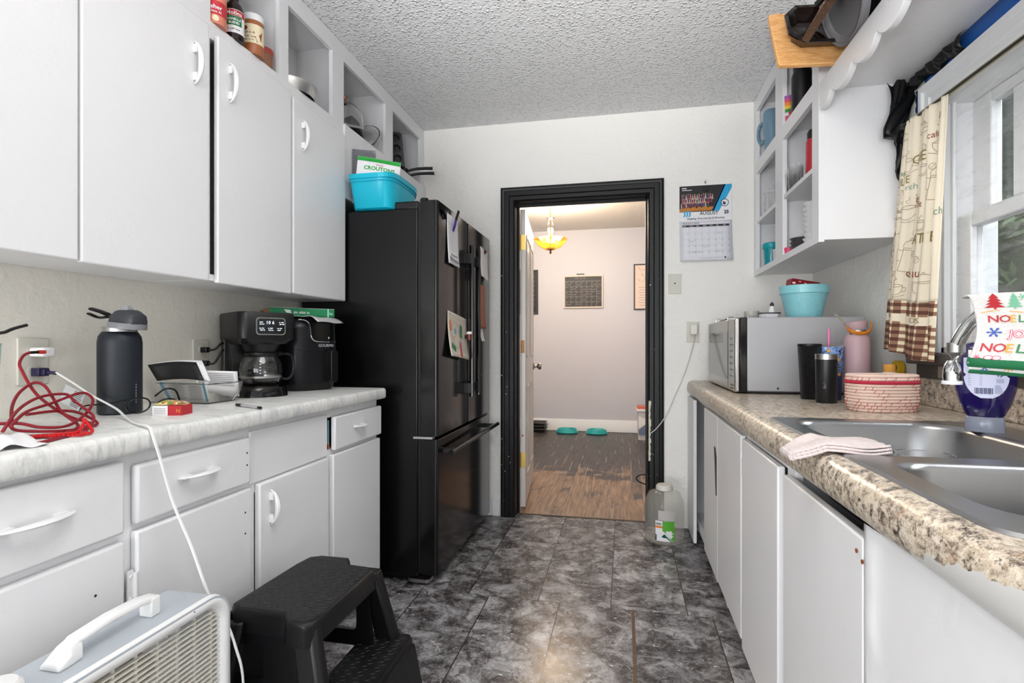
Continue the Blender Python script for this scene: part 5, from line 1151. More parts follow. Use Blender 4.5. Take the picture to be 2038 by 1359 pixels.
# ---------------------------------------------------------------- sink
r = thing('kitchen_sink', 'double bowl stainless steel sink set in the granite look counter', 'sink', (.68, 1.16, z1-.17))
zr = z1+.004
far_o = (.452, .835, 1.12, 1.605); near_o = (.452, .835, .725, 1.065)
rF, rN = [.09, .05, .05, .06], [.05, .06, .09, .06]
def bowl(o, rad, depth):
    loops = []
    for z_, e, rr_ in ((zr, 0, 1), (zr-.003, .006, 1), (zr-.012, .010, 1), (zr-depth*.6, .016, 1.05), (zr-depth+.03, .022, 1.1), (zr-depth+.008, .034, 1.2), (zr-depth, .055, 1.2)):
        loops.append([Vector((p[0], p[1], z_)) for p in rrect(o[0]+e, o[1]-e, o[2]+e, o[3]-e, [q*rr_ for q in rad], 6)])
    b = MB(); b.loft(loops, cap0=False, cap1=True); return b
b = MB(); b.plate(rrect(SXO[0]+.006, SXO[1]-.006, SXO[2]+.006, SXO[3]-.006, [.03, .03, .05, .05], 5), [rrect(*far_o, rF, 6), rrect(*near_o, rN, 6)], None, zr)
L0 = rrect(SXO[0], SXO[1], SXO[2], SXO[3], [.035, .035, .055, .055], 5); L1 = rrect(SXO[0]+.006, SXO[1]-.006, SXO[2]+.006, SXO[3]-.006, [.03, .03, .05, .05], 5)
b.loft([[Vector((p[0], p[1], z1+.0003)) for p in L0], [Vector((p[0], p[1], zr)) for p in L1]], cap0=False, cap1=False)
b.build('rim', M_sink, r)
bw = bowl(far_o, rF, .17).build('far_bowl', M_sink, r); MB().lathe([(.022, -.002), (.030, 0), (.042, .002), (.044, 0)], (.645, 1.36, zr-.169), 28).build('drain', M_chrome, bw)
bw = bowl(near_o, rN, .19).build('near_bowl', M_sink, r); MB().lathe([(.022, -.002), (.030, 0), (.042, .002), (.044, 0)], (.645, .90, zr-.189), 28).build('drain', M_chrome, bw)
# clear plastic tub in far bowl, rim just showing
x, y = .56, 1.175; t = thing('plastic_cup', 'clear plastic cup standing in the far sink bowl, only its rim showing', 'cup', (x, y, zr-.168))
b = MB(); b.lathe([(0, 0), (.033, 0), (.049, .158), (.051, .160), (.049, .162), (.047, .158), (.032, .004), (0, .004)], (x+.015, y+.01, zr-.168), 40); b.build('cup_body', M_pclear, t)
# folded dish cloth
n = NT('waffle_cloth', .9); gx = n.math('SINE', n.math('MULTIPLY', n.xyz(n.tc.outputs['Object'])[0], 1500.)); gy = n.math('SINE', n.math('MULTIPLY', n.xyz(n.tc.outputs['Object'])[1], 1500.)); n.base('D3C6C4'); n.bump(n.math('ADD', gx, gy), .45, .001); M_waf = n.m
t = thing('dish_cloth', 'folded pale waffle dish cloth lying over the counter edge and sink rim', 'cloth', (.42, 1.18, z1))
def cl(s, q, dz=0, sh=0):
    # s across (towards the sink), q along
    x = .332+.160*s; y = 1.225-.075*q-.035*s+.010*math.sin(s*5+q*2)+sh*.6
    z = z1+.008+dz+.007*math.sin(s*5+q*2+.5)**2*(1-.5*q)+.002*math.sin(q*9+s*4)
    if x < .385: z -= (.385-x)*.5
    return Vector((x, y, z))
for dz, sh in ((-.002, 0), (.0035, .006), (.009, .012)):
    MB().grid(lambda s, q: cl(s, q, dz, sh), 30, 16).build('fold_layer', M_waf, t, solid=.004)
b = MB(); b.tube([cl(0, i/10)+Vector((-.001, 0, .003)) for i in range(11)], .0085, 8, smooth=2); b.build('folded_edge', M_waf, t)
# ---------------------------------------------------------------- faucet, towel, soap
r = thing('faucet', 'chrome kitchen faucet with arched spout and spray head', 'faucet', (.895, 1.16, zr))
b = MB(); b.lathe([(0, 0), (.028, 0), (.028, .012), (.018, .02), (.016, .10), (0, .10)], (.895, 1.12, zr), 28).box(.87, .92, 1.02, 1.22, zr, zr+.010); b.build('faucet_base', M_chrome, r)
b = MB(); b.tube([(.893, 1.14, 1.0), (.89, 1.14, 1.09), (.85, 1.17, 1.155), (.78, 1.20, 1.180), (.725, 1.215, 1.176), (.700, 1.228, 1.166), (.686, 1.248, 1.145), (.676, 1.263, 1.115), (.672, 1.27, 1.094)], .0125, 16); b.build('spout', M_chrome, r)
b = MB(); b.lathe([(0, .02), (.0155, .02), (.0165, .0), (.012, -.004), (.008, -.012), (.008, -.02), (0, -.02)], (.674, 1.271, 1.086), 24); b.build('aerator_collar', M_steel, r)
b = MB(); b.lathe([(0, .012), (.009, .010), (.013, .002), (.0155, -.008), (.0165, -.022), (.0155, -.033), (.017, -.037), (.0, -.038)], (.668, 1.273, 1.058), 32); b.build('spray_head', M_chrome, r)
b = MB(); b.lathe([(.0165, -.031), (.0175, -.033), (.0175, -.0385), (0, -.039)], (.668, 1.273, 1.058), 32); b.build('spray_ring', mat('clear_ring', 'D5D8DB', .15), r)
b = MB(); b.tube([(.668, 1.252, 1.078), (.655, 1.243, 1.068), (.645, 1.248, 1.052)], .0018, 6); b.build('lever_wire', M_steel, r)
# towel draped over the spout
t = thing('holiday_towel', 'white towel with NOEL and JOY holiday print draped over the faucet', 'towel', (.78, 1.13, 1.03))
def tw(s, q, e=0):
    """s 0 (left/far) .. 1 (right, past the frame); q 0 bottom .. 1 top, front flap"""
    x = .652+.235*s; y = 1.185-.10*s+.005*math.sin(s*11+q*2.5)+.002*math.sin(s*29)+.010*(1-q)*math.sin(s*5)
    x += .016*math.sin(q*3.1)*(1-s)**2-.004*(1-q)
    z = 1.066-.018*s+(.128+.022*s)*q
    nrm = Vector((-.35, -.93, .05))
    return Vector((x, y, z))+nrm*e
def tfull(s, q):
    if q <= .9: return tw(s, q/.9)
    a = (q-.9)/.1; p = tw(s, 1); return p+Vector((.004*a, .03*a, .004*math.sin(math.pi*a)))
b = MB(); b.grid(tfull, 44, 30); b.build('front_flap', mat('towel_white_knit', 'DEDBD8', .9, 0, (500, .8, .003)), t, solid=.003)
b = MB(); b.grid(lambda s, q: tw(.03+s*.97, 0)+Vector((.012+.003*math.sin(s*15), .030, -.016+.042*q-.004*s)), 40, 5); b.build('back_flap', mat('towel_white', 'E9E6E3', .9), t, solid=.003)
M_th = mat('towel_green_hem', '1F6A43', .9, 0, (600, .6, .002))
b = MB(); b.tube([tw(i/20, .02) for i in range(21)], .0085, 8, smooth=1, flat=(.55, 1.1)); b.build('green_hem', M_th, t)
b = MB(); b.tube([tw(.03+i/20*.97, 0)+Vector((.012, .029, -.016)) for i in range(21)], .004, 8, smooth=1); b.build('back_hem', M_th, t)
# prints
W_, H_ = .255, .150
tf = lambda x_, y_: tw(x_/W_, y_/H_, .0028)
b = MB(); RD, GR, BL, YE, PK, MG = 0, 1, 2, 3, 4, 5
def word(st, x_, y_, sz, cols, bold=.0008):
    adv = 0
    for ch, c_ in zip(st, cols):
        b.text(ch, sz, lambda a, c2, q=x_+adv: tf(q+a, y_+c2), c_, 'LEFT', bold=bold*.4); adv += sz*(.72 if ch in 'NO' else .62 if ch not in 'LJ' else .56)
def tree(x_, y_, s_, c_):
    for k in range(4):
        w_ = s_*(.5-.09*k); h0 = y_+s_*(.12+.24*k); b.poly([(x_-w_, h0), (x_+w_, h0), (x_, h0+s_*.38)], tf, c_)
    b.poly([(x_-s_*.06, y_), (x_+s_*.06, y_), (x_+s_*.06, y_+s_*.14), (x_-s_*.06, y_+s_*.14)], tf, c_)
def star(x_, y_, s_, c_, n_=8, inner=.35):
    b.poly([(x_+(s_ if i % 2 == 0 else s_*inner)*math.cos(math.pi*i/n_), y_+(s_ if i % 2 == 0 else s_*inner)*math.sin(math.pi*i/n_)) for i in range(2*n_)], tf, c_)
def flake(x_, y_, s_, c_):
    for k in range(6):
        a = k*math.pi/3; b.line([(x_, y_), (x_+s_*math.cos(a), y_+s_*math.sin(a))], s_*.22, tf, c_); b.disc(x_+s_*.75*math.cos(a), y_+s_*.75*math.sin(a), s_*.2, tf, c_, 8)
def outline(st, x_, y_, sz, c_):
    b.text(st, sz, lambda a, c2: tf(x_+a, y_+c2), c_, 'LEFT', bold=.0010); b.text(st, sz, lambda a, c2: tw((x_+a)/W_, (y_+c2)/H_, .0033), 6, 'LEFT', bold=-.0002)
word('NOEL', .018, .092, .021, (RD, RD, YE, GR)); tree(.088, .088, .030, GR); word('NOEL', .012, .028, .026, (RD, RD, YE, GR)); word('JO', .086, .026, .029, (RD, BL), .0015)
outline('JOY', .050, .060, .022, PK); flake(.028, .070, .011, BL); tree(.030, .120, .028, RD); tree(.058, .120, .027, MG); star(.092, .128, .014, YE); star(.118, .060, .014, YE)
flake(.072, .144, .007, MG); word('NOEL', .112, .138, .020, (PK, RD, YE, GR)); b.line([(.01, .113), (.03, .118), (.055, .114), (.07, .112)], .0016, tf, YE); word('JOY', .128, .095, .026, (PK, PK, PK)); flake(.012, .014, .006, PK)
flake(.125, .016, .010, BL); outline('JOY', .16, .028, .026, PK); tree(.165, .10, .03, GR); word('NOEL', .18, .08, .022, (RD, RD, YE, GR)); star(.19, .12, .012, YE)
for cx_ in (.03, .042): b.disc(cx_, .015, .007, tf, PK, 14, .005); b.disc(cx_, .015, .0055, lambda a, c2: tw(a/W_, c2/H_, .0033), 6, 14, .0037)
tf2 = lambda x_, y_: tw(.03+x_/W_*.97, 0)+Vector((.012, .026, -.016+y_)); _t = tf; tf = tf2; flake(.025, .010, .009, BL); star(.062, .012, .011, YE); tf = _t
b.build('holiday_print', [M_red, M_green, M_blue, M_yellow, M_pink, mat('mint_green_print', '6DAE8C', .6), mat('towel_white', 'E9E6E3', .9)], t, fixn=False)
# purple dish soap standing on its cap
x, y = .848, 1.485; t = thing('dish_soap_bottle', 'deep purple dish soap bottle standing upside down on its clear cap', 'bottle', (x, y, zr), math.radians(-24))
def el(rx, ry, z_): return [Vector((rx*math.cos(2*math.pi*i/32), ry*math.sin(2*math.pi*i/32), z_)) for i in range(32)]
b = MB(); b.loft([el(.037, .026, 0), el(.038, .027, .003), el(.036, .025, .034), el(.034, .024, .036)]); b.build('cap', mat('frosted_cap', 'A9B0C4', .2, trans=.5), t, world=False)
b = MB(); b.loft([el(.030, .02, .034), el(.037, .025, .040), el(.048, .029, .065), el(.057, .032, .10), el(.059, .033, .13), el(.056, .031, .16), el(.054, .030, .175), el(.05, .028, .20), el(.034, .02, .212), el(.01, .008, .216)]); b.build('bottle_body', mat('purple_soap', '1A0F4D', .08, coat=.6), t, world=False)
def sf(x_, z_, e=.001):
    rx = .0575 if z_ < .13 else .055; ry = .0325; q = min(.98, abs(x_)/rx); return Vector((x_, -ry*math.sqrt(1-q*q)-e, z_))
b = MB(); pts = [(.041*math.cos(a), .135+.055*math.sin(a)) for a in [math.pi+math.pi*i/16 for i in range(17)]]+[(.041, .175), (-.041, .175)]
for i in range(len(pts)-2):
    pass
def lab(s, q):
    z_ = .082+.095*q; hw = .041 if z_ > .135 else .041*math.sqrt(max(0, 1-((.135-z_)/.055)**2)); return sf(-hw+2*hw*s, z_)
b.grid(lab, 14, 14, 0)
sft = lambda x_, z_: sf(x_, z_, .0016)
for i in range(14): b.rect(-.022+.0024*i, -.0208+.0024*i+(.0006 if i % 3 else 0), .092, .106, sft, 1)
for i in range(7): b.rect(.014, .030-.001*i, .094+.003*i, .0952+.003*i, sft, 2); b.rect(-.033, -.008, .112+.005*i, .1132+.005*i, sft, 2)
for k in range(3):
    a = k*2.094+.5; b.line([(.024+.006*math.cos(a), .138+.006*math.sin(a)), (.024+.006*math.cos(a+1.5), .138+.006*math.sin(a+1.5))], .002, sft, 1)
for i in range(4): b.rect(.017, .031, .119+.0025*i, .120+.0025*i, sft, 2)
b.build('back_label', [mat('lilac_label', 'C9CCE6', .4), mat('navy_print', '28305E', .4), mat('slate_print', '7F86A8', .5)], t, world=False, fixn=False)

# ---------------------------------------------------------------- microwave and neighbours
MX0, MX1, MY0, MY1, MZ0, MZ1 = .472, .985, 2.475, 3.215, .90, 1.222
r = thing('microwave', 'stainless and grey microwave oven facing the aisle on the right counter', 'microwave', ((MX0+MX1)/2, (MY0+MY1)/2, z1))
MB().box(MX0+.05, MX1, MY0, MY1, MZ0, MZ1).build('case', mat('silver_grey_case', 'A8A8AB', .42, .2), r, bevel=.006)
MB().box(MX0+.022, MX0+.052, MY0-.001, MY1+.001, MZ0-.004, MZ1+.001).build('black_surround', M_bgloss, r, bevel=.003)
M_mws = mat('microwave_steel', 'B4AFAB', .27, .9)
MB().box(MX0, MX0+.022, MY0+.15, MY1, MZ0-.004, MZ1).build('door', M_mws, r, bevel=.006)
MB().box(MX0, MX0+.022, MY0, MY0+.148, MZ0-.004, MZ1).build('control_panel', M_mws, r, bevel=.006)
MB().box(MX0-.0012, MX0+.001, MY0+.155, MY1-.02, MZ0+.045, MZ1-.055).build('door_window', mat('mirror_glass_grey', '5B5E60', .06, .6), r)
MB().box(MX0-.0012, MX0+.001, MY0+.03, MY0+.115, MZ0+.045, MZ1-.055).build('keypad', mat('keypad_grey', '6C6E70', .15, .4), r)
b = MB()
for i in range(7):
    for j in range(3): b.rect(0, .018, 0, .008, plane((MX0-.0016, MY0+.102-.026*j, MZ0+.06+.028*i), (0, -1, 0), (0, 0, 1)))
b.build('keypad_print', M_greyink, r, fixn=False)
b = MB(); b.box(MX0-.0015, MX0, MY0+.03, MY0+.09, MZ0+.022, MZ0+.028).box(MX0-.0015, MX0, MY0+.03, MY0+.09, MZ0+.008, MZ0+.012); b.build('trim_line', M_dgrey, r)
MB().lathe([(0, 0), (.005, 0), (.004, .003), (0, .003)], (MX0+.175, MY0-.001, MZ0+.015), 12, 'y').build('side_screw', M_dgrey, r)
for x in (MX0+.08, MX1-.06):
    for y in (MY0+.06, MY1-.06): MB().lathe([(0, 0), (.014, 0), (.014, .012), (0, .012)], (x, y, z1+.0003), 16).build('foot', M_bplastic, r)
MB().box(MX0+.055, MX1-.003, MY0+.004, MY1-.01, MZ0-.006, MZ0).build('base_plate', M_dark, r)
TZ = MZ1+.0015
# light blue woven bucket + red box
x, y = .805, 2.66; t = thing('woven_bucket', 'light blue bucket with woven texture standing on the microwave', 'bucket', (x, y, TZ))
n = NT('blue_weave', .35); V = n.xyz(n.tc.outputs['Object']); ang = n.math('ARCTAN2', V[1], V[0])
hb = n.math('MULTIPLY', n.math('SINE', n.math('ADD', n.math('MULTIPLY', ang, 36.), n.math('MULTIPLY', V[2], 480.))), n.math('SINE', n.math('SUBTRACT', n.math('MULTIPLY', ang, 36.), n.math('MULTIPLY', V[2], 480.))))
n.base('86C6CF'); n.bump(hb, .3, .002)
MB().lathe([(0, 0), (.070, 0), (.072, .003), (.096, .112), (.090, .112), (.068, .004), (0, .004)], (x, y, TZ), 48).build('bucket_body', n.m, t)
MB().lathe([(.096, .110), (.101, .112), (.104, .146), (.101, .148), (.098, .146), (.092, .112)], (x, y, TZ), 48).build('rim_band', mat('light_blue_plastic', '8ACBD3', .3), t)
t = thing('red_card_box', 'dark red box sticking up slanted out of the light blue bucket', 'box', (x-.01, y, TZ+.08))
b = MB(); b.T = Matrix.Translation((x-.012, y+.0, TZ+.112)) @ Matrix.Rotation(math.radians(12), 4, (0, 0, 1)) @ Matrix.Rotation(math.radians(9), 4, (0, 1, 0)); b.prism(rrect(-.066, .072, -.02, .062, .01, 3), 'y', -.022, .02); b.build('box_body', mat('dark_red_tin', '7E1420', .3), t, bevel=.002)
b = MB(); b.T = Matrix.Translation((x-.012, y+.0, TZ+.112)) @ Matrix.Rotation(math.radians(12), 4, (0, 0, 1)) @ Matrix.Rotation(math.radians(9), 4, (0, 1, 0)); f = plane((0, -.0226, 0), (1, 0, 0), (0, 0, 1))
b.rect(-.058, -.044, .038, .046, f); b.rect(-.03, -.02, .050, .053, f); b.rect(-.004, .006, .046, .049, f); b.build('print', M_paper, t, fixn=False)
# figurines and glass bits on the microwave
t = thing('lighthouse_figurine', 'small lighthouse and boat figurine on the microwave left of the bucket', 'figurine', (.68, 2.78, TZ))
b = MB(); b.loft([[Vector((x_*s_+.70, 2.80+y_*s_, z_)) for x_, y_ in ((-.05, 0), (-.03, -.018), (.03, -.018), (.05, 0), (.03, .018), (-.03, .018))] for s_, z_ in ((.55, TZ), (.8, TZ+.014), (1, TZ+.03))]); b.build('hull', M_paper, t)
MB().prism([(.645, 2.80), (.67, 2.784), (.73, 2.784), (.745, 2.80), (.73, 2.816), (.67, 2.816)], 'z', TZ+.030, TZ+.038).build('deck', M_dgrey, t)
MB().lathe([(.016, .037), (.010, .068), (0, .068)], (.705, 2.80, TZ), 16).build('tower', M_paper, t); MB().lathe([(.0125, .048), (.0115, .056), (0, .056)], (.705, 2.80, TZ), 16).build('tower_band', M_dgrey, t); MB().lathe([(0, .066), (.009, .068), (.009, .076), (.010, .078), (0, .090)], (.705, 2.80, TZ), 16).build('lantern', M_dgrey, t)
t = thing('glass_votive', 'frosted white votive glass on the microwave', 'votive', (.62, 2.86, TZ)); MB().lathe([(0, .003), (.03, .003), (.034, .048), (.036, .048), (.032, 0), (0, 0)], (.625, 2.86, TZ), 28).build('votive_body', mat('frosted_white', 'D8D6D0', .3, trans=.4), t)
t = thing('black_tray', 'thin black tray edge on the front of the microwave top', 'tray', (.54, 2.95, TZ)); MB().box(.50, .60, 2.84, 3.02, TZ, TZ+.010).build('tray_body', M_bplastic, t, bevel=.002)
for i, (xx, yy, s_) in enumerate(((.512, 3.10, 1.), (.515, 2.80, .8), (.60, 2.76, .9))):
    t = thing('glass_salt_cellar', ('little clear glass block at the far front corner of the microwave', 'little clear glass block at the near front edge of the microwave', 'little clear glass block beside the votive glass')[i], 'glass block', (xx, yy, TZ))
    MB().box(xx-.016*s_, xx+.016*s_, yy-.02*s_, yy+.02*s_, TZ, TZ+.022*s_).build('glass_body', M_glass, t, bevel=.003)
# tumblers
x, y = .712, 2.285; t = thing('studded_tumbler', 'tall matte black studded tumbler in front of the microwave', 'tumbler', (x, y, z1))
n = NT('black_studs', .42, 0, .5); V = n.xyz(n.tc.outputs['Object']); ang = n.math('ARCTAN2', V[1], V[0]); n.base('0E0E12')
n.bump(n.math('MULTIPLY', n.math('SINE', n.math('ADD', n.math('MULTIPLY', ang, 28.), n.math('MULTIPLY', V[2], 560.))), n.math('SINE', n.math('SUBTRACT', n.math('MULTIPLY', ang, 28.), n.math('MULTIPLY', V[2], 560.)))), .9, .004)
MB().lathe([(0, 0), (.029, 0), (.031, .003), (.042, .208), (0, .208)], (x, y, z1), 40).build('tumbler_body', n.m, t); MB().lathe([(.0415, .205), (.043, .208), (.043, .215), (.040, .217), (0, .217)], (x, y, z1), 40).build('lid', M_bplastic, t)
x, y = .728, 2.155; t = thing('steel_rim_tumbler', 'black tumbler with bare steel rim in front of the studded one', 'tumbler', (x, y, z1))
MB().lathe([(0, 0), (.033, 0), (.0345, .003), (.0365, .160), (0, .160)], (x, y, z1), 40).build('tumbler_body', mat('black_powder', '17181B', .35, 0, (700, .2, .001)), t)
MB().lathe([(.0368, .159), (.0370, .178), (.035, .179), (.034, .165)], (x, y, z1), 40).build('steel_rim', M_steel, t); MB().lathe([(0, .170), (.0345, .170), (.0345, .174), (0, .174)], (x, y, z1), 32).build('lid', mat('smoky_lid', '5C5D60', .2), t)
b = MB(); a = camang(x, y)-.15; f = lambda p_, q_: Vector((x+(.0345+.002*q_/.16+.0007)*math.cos(a+p_/.036), y+(.0345+.002*q_/.16+.0007)*math.sin(a+p_/.036), z1+q_)); b.poly([(-.006, .055), (.004, .052), (.006, .066), (.0, .072), (-.002, .062)], f); b.poly([(-.008, .070), (.0, .078), (.004, .072)], f); b.build('small_emblem', M_dgrey, t, fixn=False)
x, y = .788, 2.275; t = thing('floral_tumbler', 'blue floral tumbler with pink straw behind the black tumblers', 'tumbler', (x, y, z1))
n = NT('blue_floral', .35); V = n.vmap((1, 1, 1), src=n.tc.outputs['Object']); vd = n.vor(38, V); vz = n.xyz(n.tc.outputs['Object'])[2]
c1 = n.mix(n.ramp(n.math('MULTIPLY', vz, 5.), [(.45, 0.), (.7, 1.)]), '1E3566', '7FA3DC'); ns = n.ramp(n.noise(90, 3, .6, 1.5, V), [(.52, 0.), (.56, 1.)]); c1 = n.mix(ns, c1, '101C44'); c1 = n.mix(n.ramp(vd, [(.18, 1.), (.22, 0.)]), c1, 'BFD0EC'); n.base(c1)
MB().lathe([(0, 0), (.030, 0), (.032, .003), (.039, .205), (.037, .205), (.030, .01), (0, .01)], (x, y, z1), 40).build('tumbler_body', n.m, t); MB().lathe([(.038, .203), (.0405, .206), (.0405, .212), (0, .213)], (x, y, z1), 36).build('lid', M_pclear, t)
b = MB(); b.tube([(x-.012, y, z1+.10), (x-.010, y, z1+.275)], .0045, 10, smooth=0); b.build('straw', mat('pink_straw', 'D876A6', .3), t)
b = MB(); a = camang(x, y)
f = lambda p_, q_: Vector((x+(.032+.007*q_/.205+.0012)*math.cos(a+p_/.045), y+(.032+.007*q_/.205+.0012)*math.sin(a+p_/.045), z1+q_)); 
for p_, q_ in ((-.012, .19), (.026, .155), (.034, .10)): b.disc(p_, q_, .007, f, 0, 12)
b.build('orange_flowers', mat('orange_flower', 'E0A040', .4), t, fixn=False)
# pink bottle with orange strap
x, y = .876, 2.275; t = thing('pink_bottle', 'dusty pink insulated bottle with orange strap and steel neck', 'bottle', (x, y, z1))
M_pk = mat('dusty_pink', 'B0949A', .45, 0, (500, .15, .001))
MB().lathe([(0, 0), (.042, 0), (.045, .005), (.045, .225), (.042, .24), (.034, .252), (0, .252)], (x, y, z1), 44).build('bottle_body', M_pk, t)
MB().lathe([(.031, .25), (.031, .268), (0, .268)], (x, y, z1), 36).build('steel_neck', M_steel, t)
b = MB(); b.T = Matrix.Translation((x, y, z1+.268)) @ Matrix.Rotation(math.radians(-6), 4, (0, 1, 0)); b.lathe([(0, .006), (.032, .004), (.037, .02), (.038, .034), (.030, .036), (.026, .018), (0, .018)], (0, 0, 0), 36); b.build('lid', M_pk, t)
b = MB(); vx, vy = .80, .60
b.tube([(x-vx*.040, y+.02, z1+.290), (x-vx*.035-.008, y-.030, z1+.266), (x, y-.043, z1+.256), (x+.031, y-.036, z1+.266), (x+.046, y-.008, z1+.296)], .006, 10, flat=(.5, 1.3)); b.build('strap', mat('orange_strap', 'CC7A22', .4), t)
b = MB(); b.tube([(x-.03, y+.03, z1+.29), (x-.045, y+.045, z1+.32), (x-.062, y+.055, z1+.335)], .004, 8); b.build('straw_spout', mat('taupe_straw', '8D8272', .4), t)
# coiled rope basket
SB_ = .84; cx, cy = .812, 1.925; t = thing('rope_basket', 'oval pink and cream coiled rope basket with red stitching beside the sink', 'basket', (cx, cy, z1), math.radians(12))
nc = 12; zz = []
def sel(rx, ry, z_, n_=48): return [Vector((SB_*rx*math.copysign(abs(math.cos(2*math.pi*i/n_))**.75, math.cos(2*math.pi*i/n_)), SB_*ry*math.copysign(abs(math.sin(2*math.pi*i/n_))**.75, math.sin(2*math.pi*i/n_)), z_)) for i in range(n_)]
M_rope = mat('pink_cream_rope', 'E2C6B8', .8, 0, (400, .7, .003))
RR = []
b = MB()
for k in range(nc):
    z_ = .0055+.0098*k; f_ = min(1, .91+.035*k) if k < 3 else (1.0 if k < nc-1 else .985); rx, ry = .118*f_, .078*f_; RR.append((rx, ry, z_))
    if k == nc-3: continue
    b.tube(sel(rx, ry, z_), .0054, 8, closed=True, smooth=0)
b.loft([sel(.10, .06, .0015), sel(.10, .06, .006)]); b.build('rope_coils', M_rope, t, world=False)
b = MB(); b.tube(sel(.1195, .0795, .0055+.0098*(nc-3)), .0062, 8, closed=True, smooth=0); b.build('red_coil', mat('crimson_rope', 'B52A42', .8, 0, (400, .7, .003)), t, world=False)
b = MB(); rn = random.Random(4)
for k in range(nc-1):
    rx, ry, z_ = RR[k]; ring = sel(rx+.0054, ry+.0054, z_, 96); m_ = 26
    for i in range(m_):
        if rn.random() < (.25 if 2 < k < nc-3 else .85):
            p = ring[(i*96//m_+k*2) % 96]; q = ring[(i*96//m_+k*2+1) % 96]; b.tube([p+Vector((0, 0, -.004)), q*.5+p*.5+Vector((0, 0, .0)), q+Vector((0, 0, .006))], .0009, 5, smooth=0)
b.build('red_stitching', mat('red_thread', 'B32A3A', .6), t, world=False)
b = MB(); b.loft([sel(.112, .072, .107), sel(.106, .066, .111), sel(.085, .05, .113)]); b.build('lid', mat('peach_weave', 'E2B48E', .8, 0, (300, .8, .004)), t, world=False)
# items at the window corner
x, y = .935, 2.155; t = thing('orange_cap_bottle', 'small bottle with orange cap behind the rope basket', 'bottle', (x, y, z1)); MB().lathe([(0, 0), (.026, 0), (.027, .10), (.02, .115), (0, .115)], (x, y, z1)).build('bottle_body', mat('pale_bottle', 'CFCBBE', .3), t); MB().lathe([(.018, .112), (.019, .114), (.019, .142), (0, .143)], (x, y, z1)).build('cap', mat('apricot_cap', 'E0A04A', .4), t)
t = thing('tape_measure', 'yellow and black tape measure standing on the end of the backsplash under the curtain', 'tape measure', (1.045, 2.335, .986))
b = MB(); b.prism([(2.335+.028*math.cos(q*math.pi/8), .9855+.028+.028*math.sin(q*math.pi/8)) for q in range(16)], 'x', 1.030, 1.055); b.build('case', mat('safety_yellow', 'E0B41C', .4), t, bevel=.002)
b = MB(); b.prism([(2.332+.016*math.cos(q*math.pi/8), 1.0135+.014*math.sin(q*math.pi/8)) for q in range(16)], 'x', 1.0285, 1.030); b.build('grip', M_dgrey, t)
# ================================================================ curtain, rod, tape at the window
M_cur = None
n = NT('cafe_curtain_cloth', .85); V = n.xyz()
yy, zz = V[1], V[2]
sy = n.math('GREATER_THAN', n.math('SINE', n.math('MULTIPLY', n.math('ADD', yy, n.math('MULTIPLY', zz, .10)), 2*math.pi/.043)), 0.)
sz = n.math('GREATER_THAN', n.math('SINE', n.math('MULTIPLY', n.math('ADD', zz, n.math('MULTIPLY', yy, -.09)), 2*math.pi/.0255)), 0.)
sm = n.math('ADD', sy, sz); ging = n.ramp(n.math('DIVIDE', sm, 2.), [(0., 'E9DFC0'), (.34, '95705A'), (.7, '5E3C30')], 'CONSTANT')
n.base(ging); M_ging = n.m; n.bump(n.noise(400, 2), .2, .001)
M_cream = mat('cream_curtain', 'EBE0CA', .85, 0, (400, .25, .001))
M_cream.node_tree.nodes['Principled BSDF'].inputs['Subsurface Weight'].default_value = 0
r = thing('cafe_curtain', 'cream coffee print cafe curtain with brown gingham hem beside the sink window', 'curtain', (1.0, 2.1, 1.06))
def cu(s, q, e=0):
    """s 0 left(far) .. 1 right(near), q 0 bottom .. 1 top"""
    yl = 2.350-.155*q**1.5; yr = 1.940-.030*q; y = yl+(yr-yl)*s
    y += .012*math.sin(q*6+1)*math.sin(math.pi*s)
    zb = 1.085-.042*s+.006*math.sin(s*7); zt = 1.905-.018*s; z = zb+(zt-zb)*q
    x = .995+.013*math.sin(s*17+.6*math.sin(q*3))*(.45+.75*(1-q)*.8)+.006*math.sin(s*31+1)+.0035*math.sin(s*58+2*q)-.02*(1-q)*s
    if q > .97: x += .0
    return Vector((x-e, y, z))
b = MB(); b.grid(lambda s, q: cu(s, .232+.768*q), 60, 50); b.build('cloth', M_cream, r, solid=.0015)
b = MB(); b.grid(lambda s, q: cu(s, .232*q, .0005), 60, 20, mfn=lambda s, q: 1 if .60 < q < .735 else 0); b.build('gingham_hem', [M_ging, M_cream], r, solid=.0015)
cf = lambda x_, y_: cu(x_, y_, .0028)
b = MB(); BR, RB, OL, GN = 0, 1, 2, 3
def cl_(pts, m=BR, wd=.0024): 
    P = catmull([(p[0], p[1], 0) for p in pts], 4); P = [(p.x, p.y) for p in P]
    for (x0, y0), (x1, y1) in zip(P[:-1], P[1:]):
        dx, dy = (x1-x0)*.4, (y1-y0)*.83; L = math.hypot(dx, dy) or 1; nx, ny = -dy/L*wd/2/.4*.5, dx/L*wd/2/.83*.5
        b.poly([(x0-nx, y0-ny), (x1-nx, y1-ny), (x1+nx, y1+ny), (x0+nx, y0+ny)], cf, m)
def cupd(x_, y_, s_, m=BR):
    S = lambda a, c_: (x_+a*s_*2.1, y_+c_*s_)
    cl_([S(-.5, .35), S(-.45, 0), S(-.2, -.3), S(.2, -.3), S(.45, 0), S(.5, .35)], m); cl_([S(-.5, .35), S(0, .25), S(.5, .35), S(0, .46), S(-.5, .35)], m)
    cl_([S(.5, .2), S(.75, .2), S(.7, -.05), S(.42, -.05)], m); cl_([S(-.7, -.3), S(0, -.48), S(.7, -.3)], m); cl_([S(0, .55), S(-.15, .7), S(.1, .8), S(0, .95)], m)
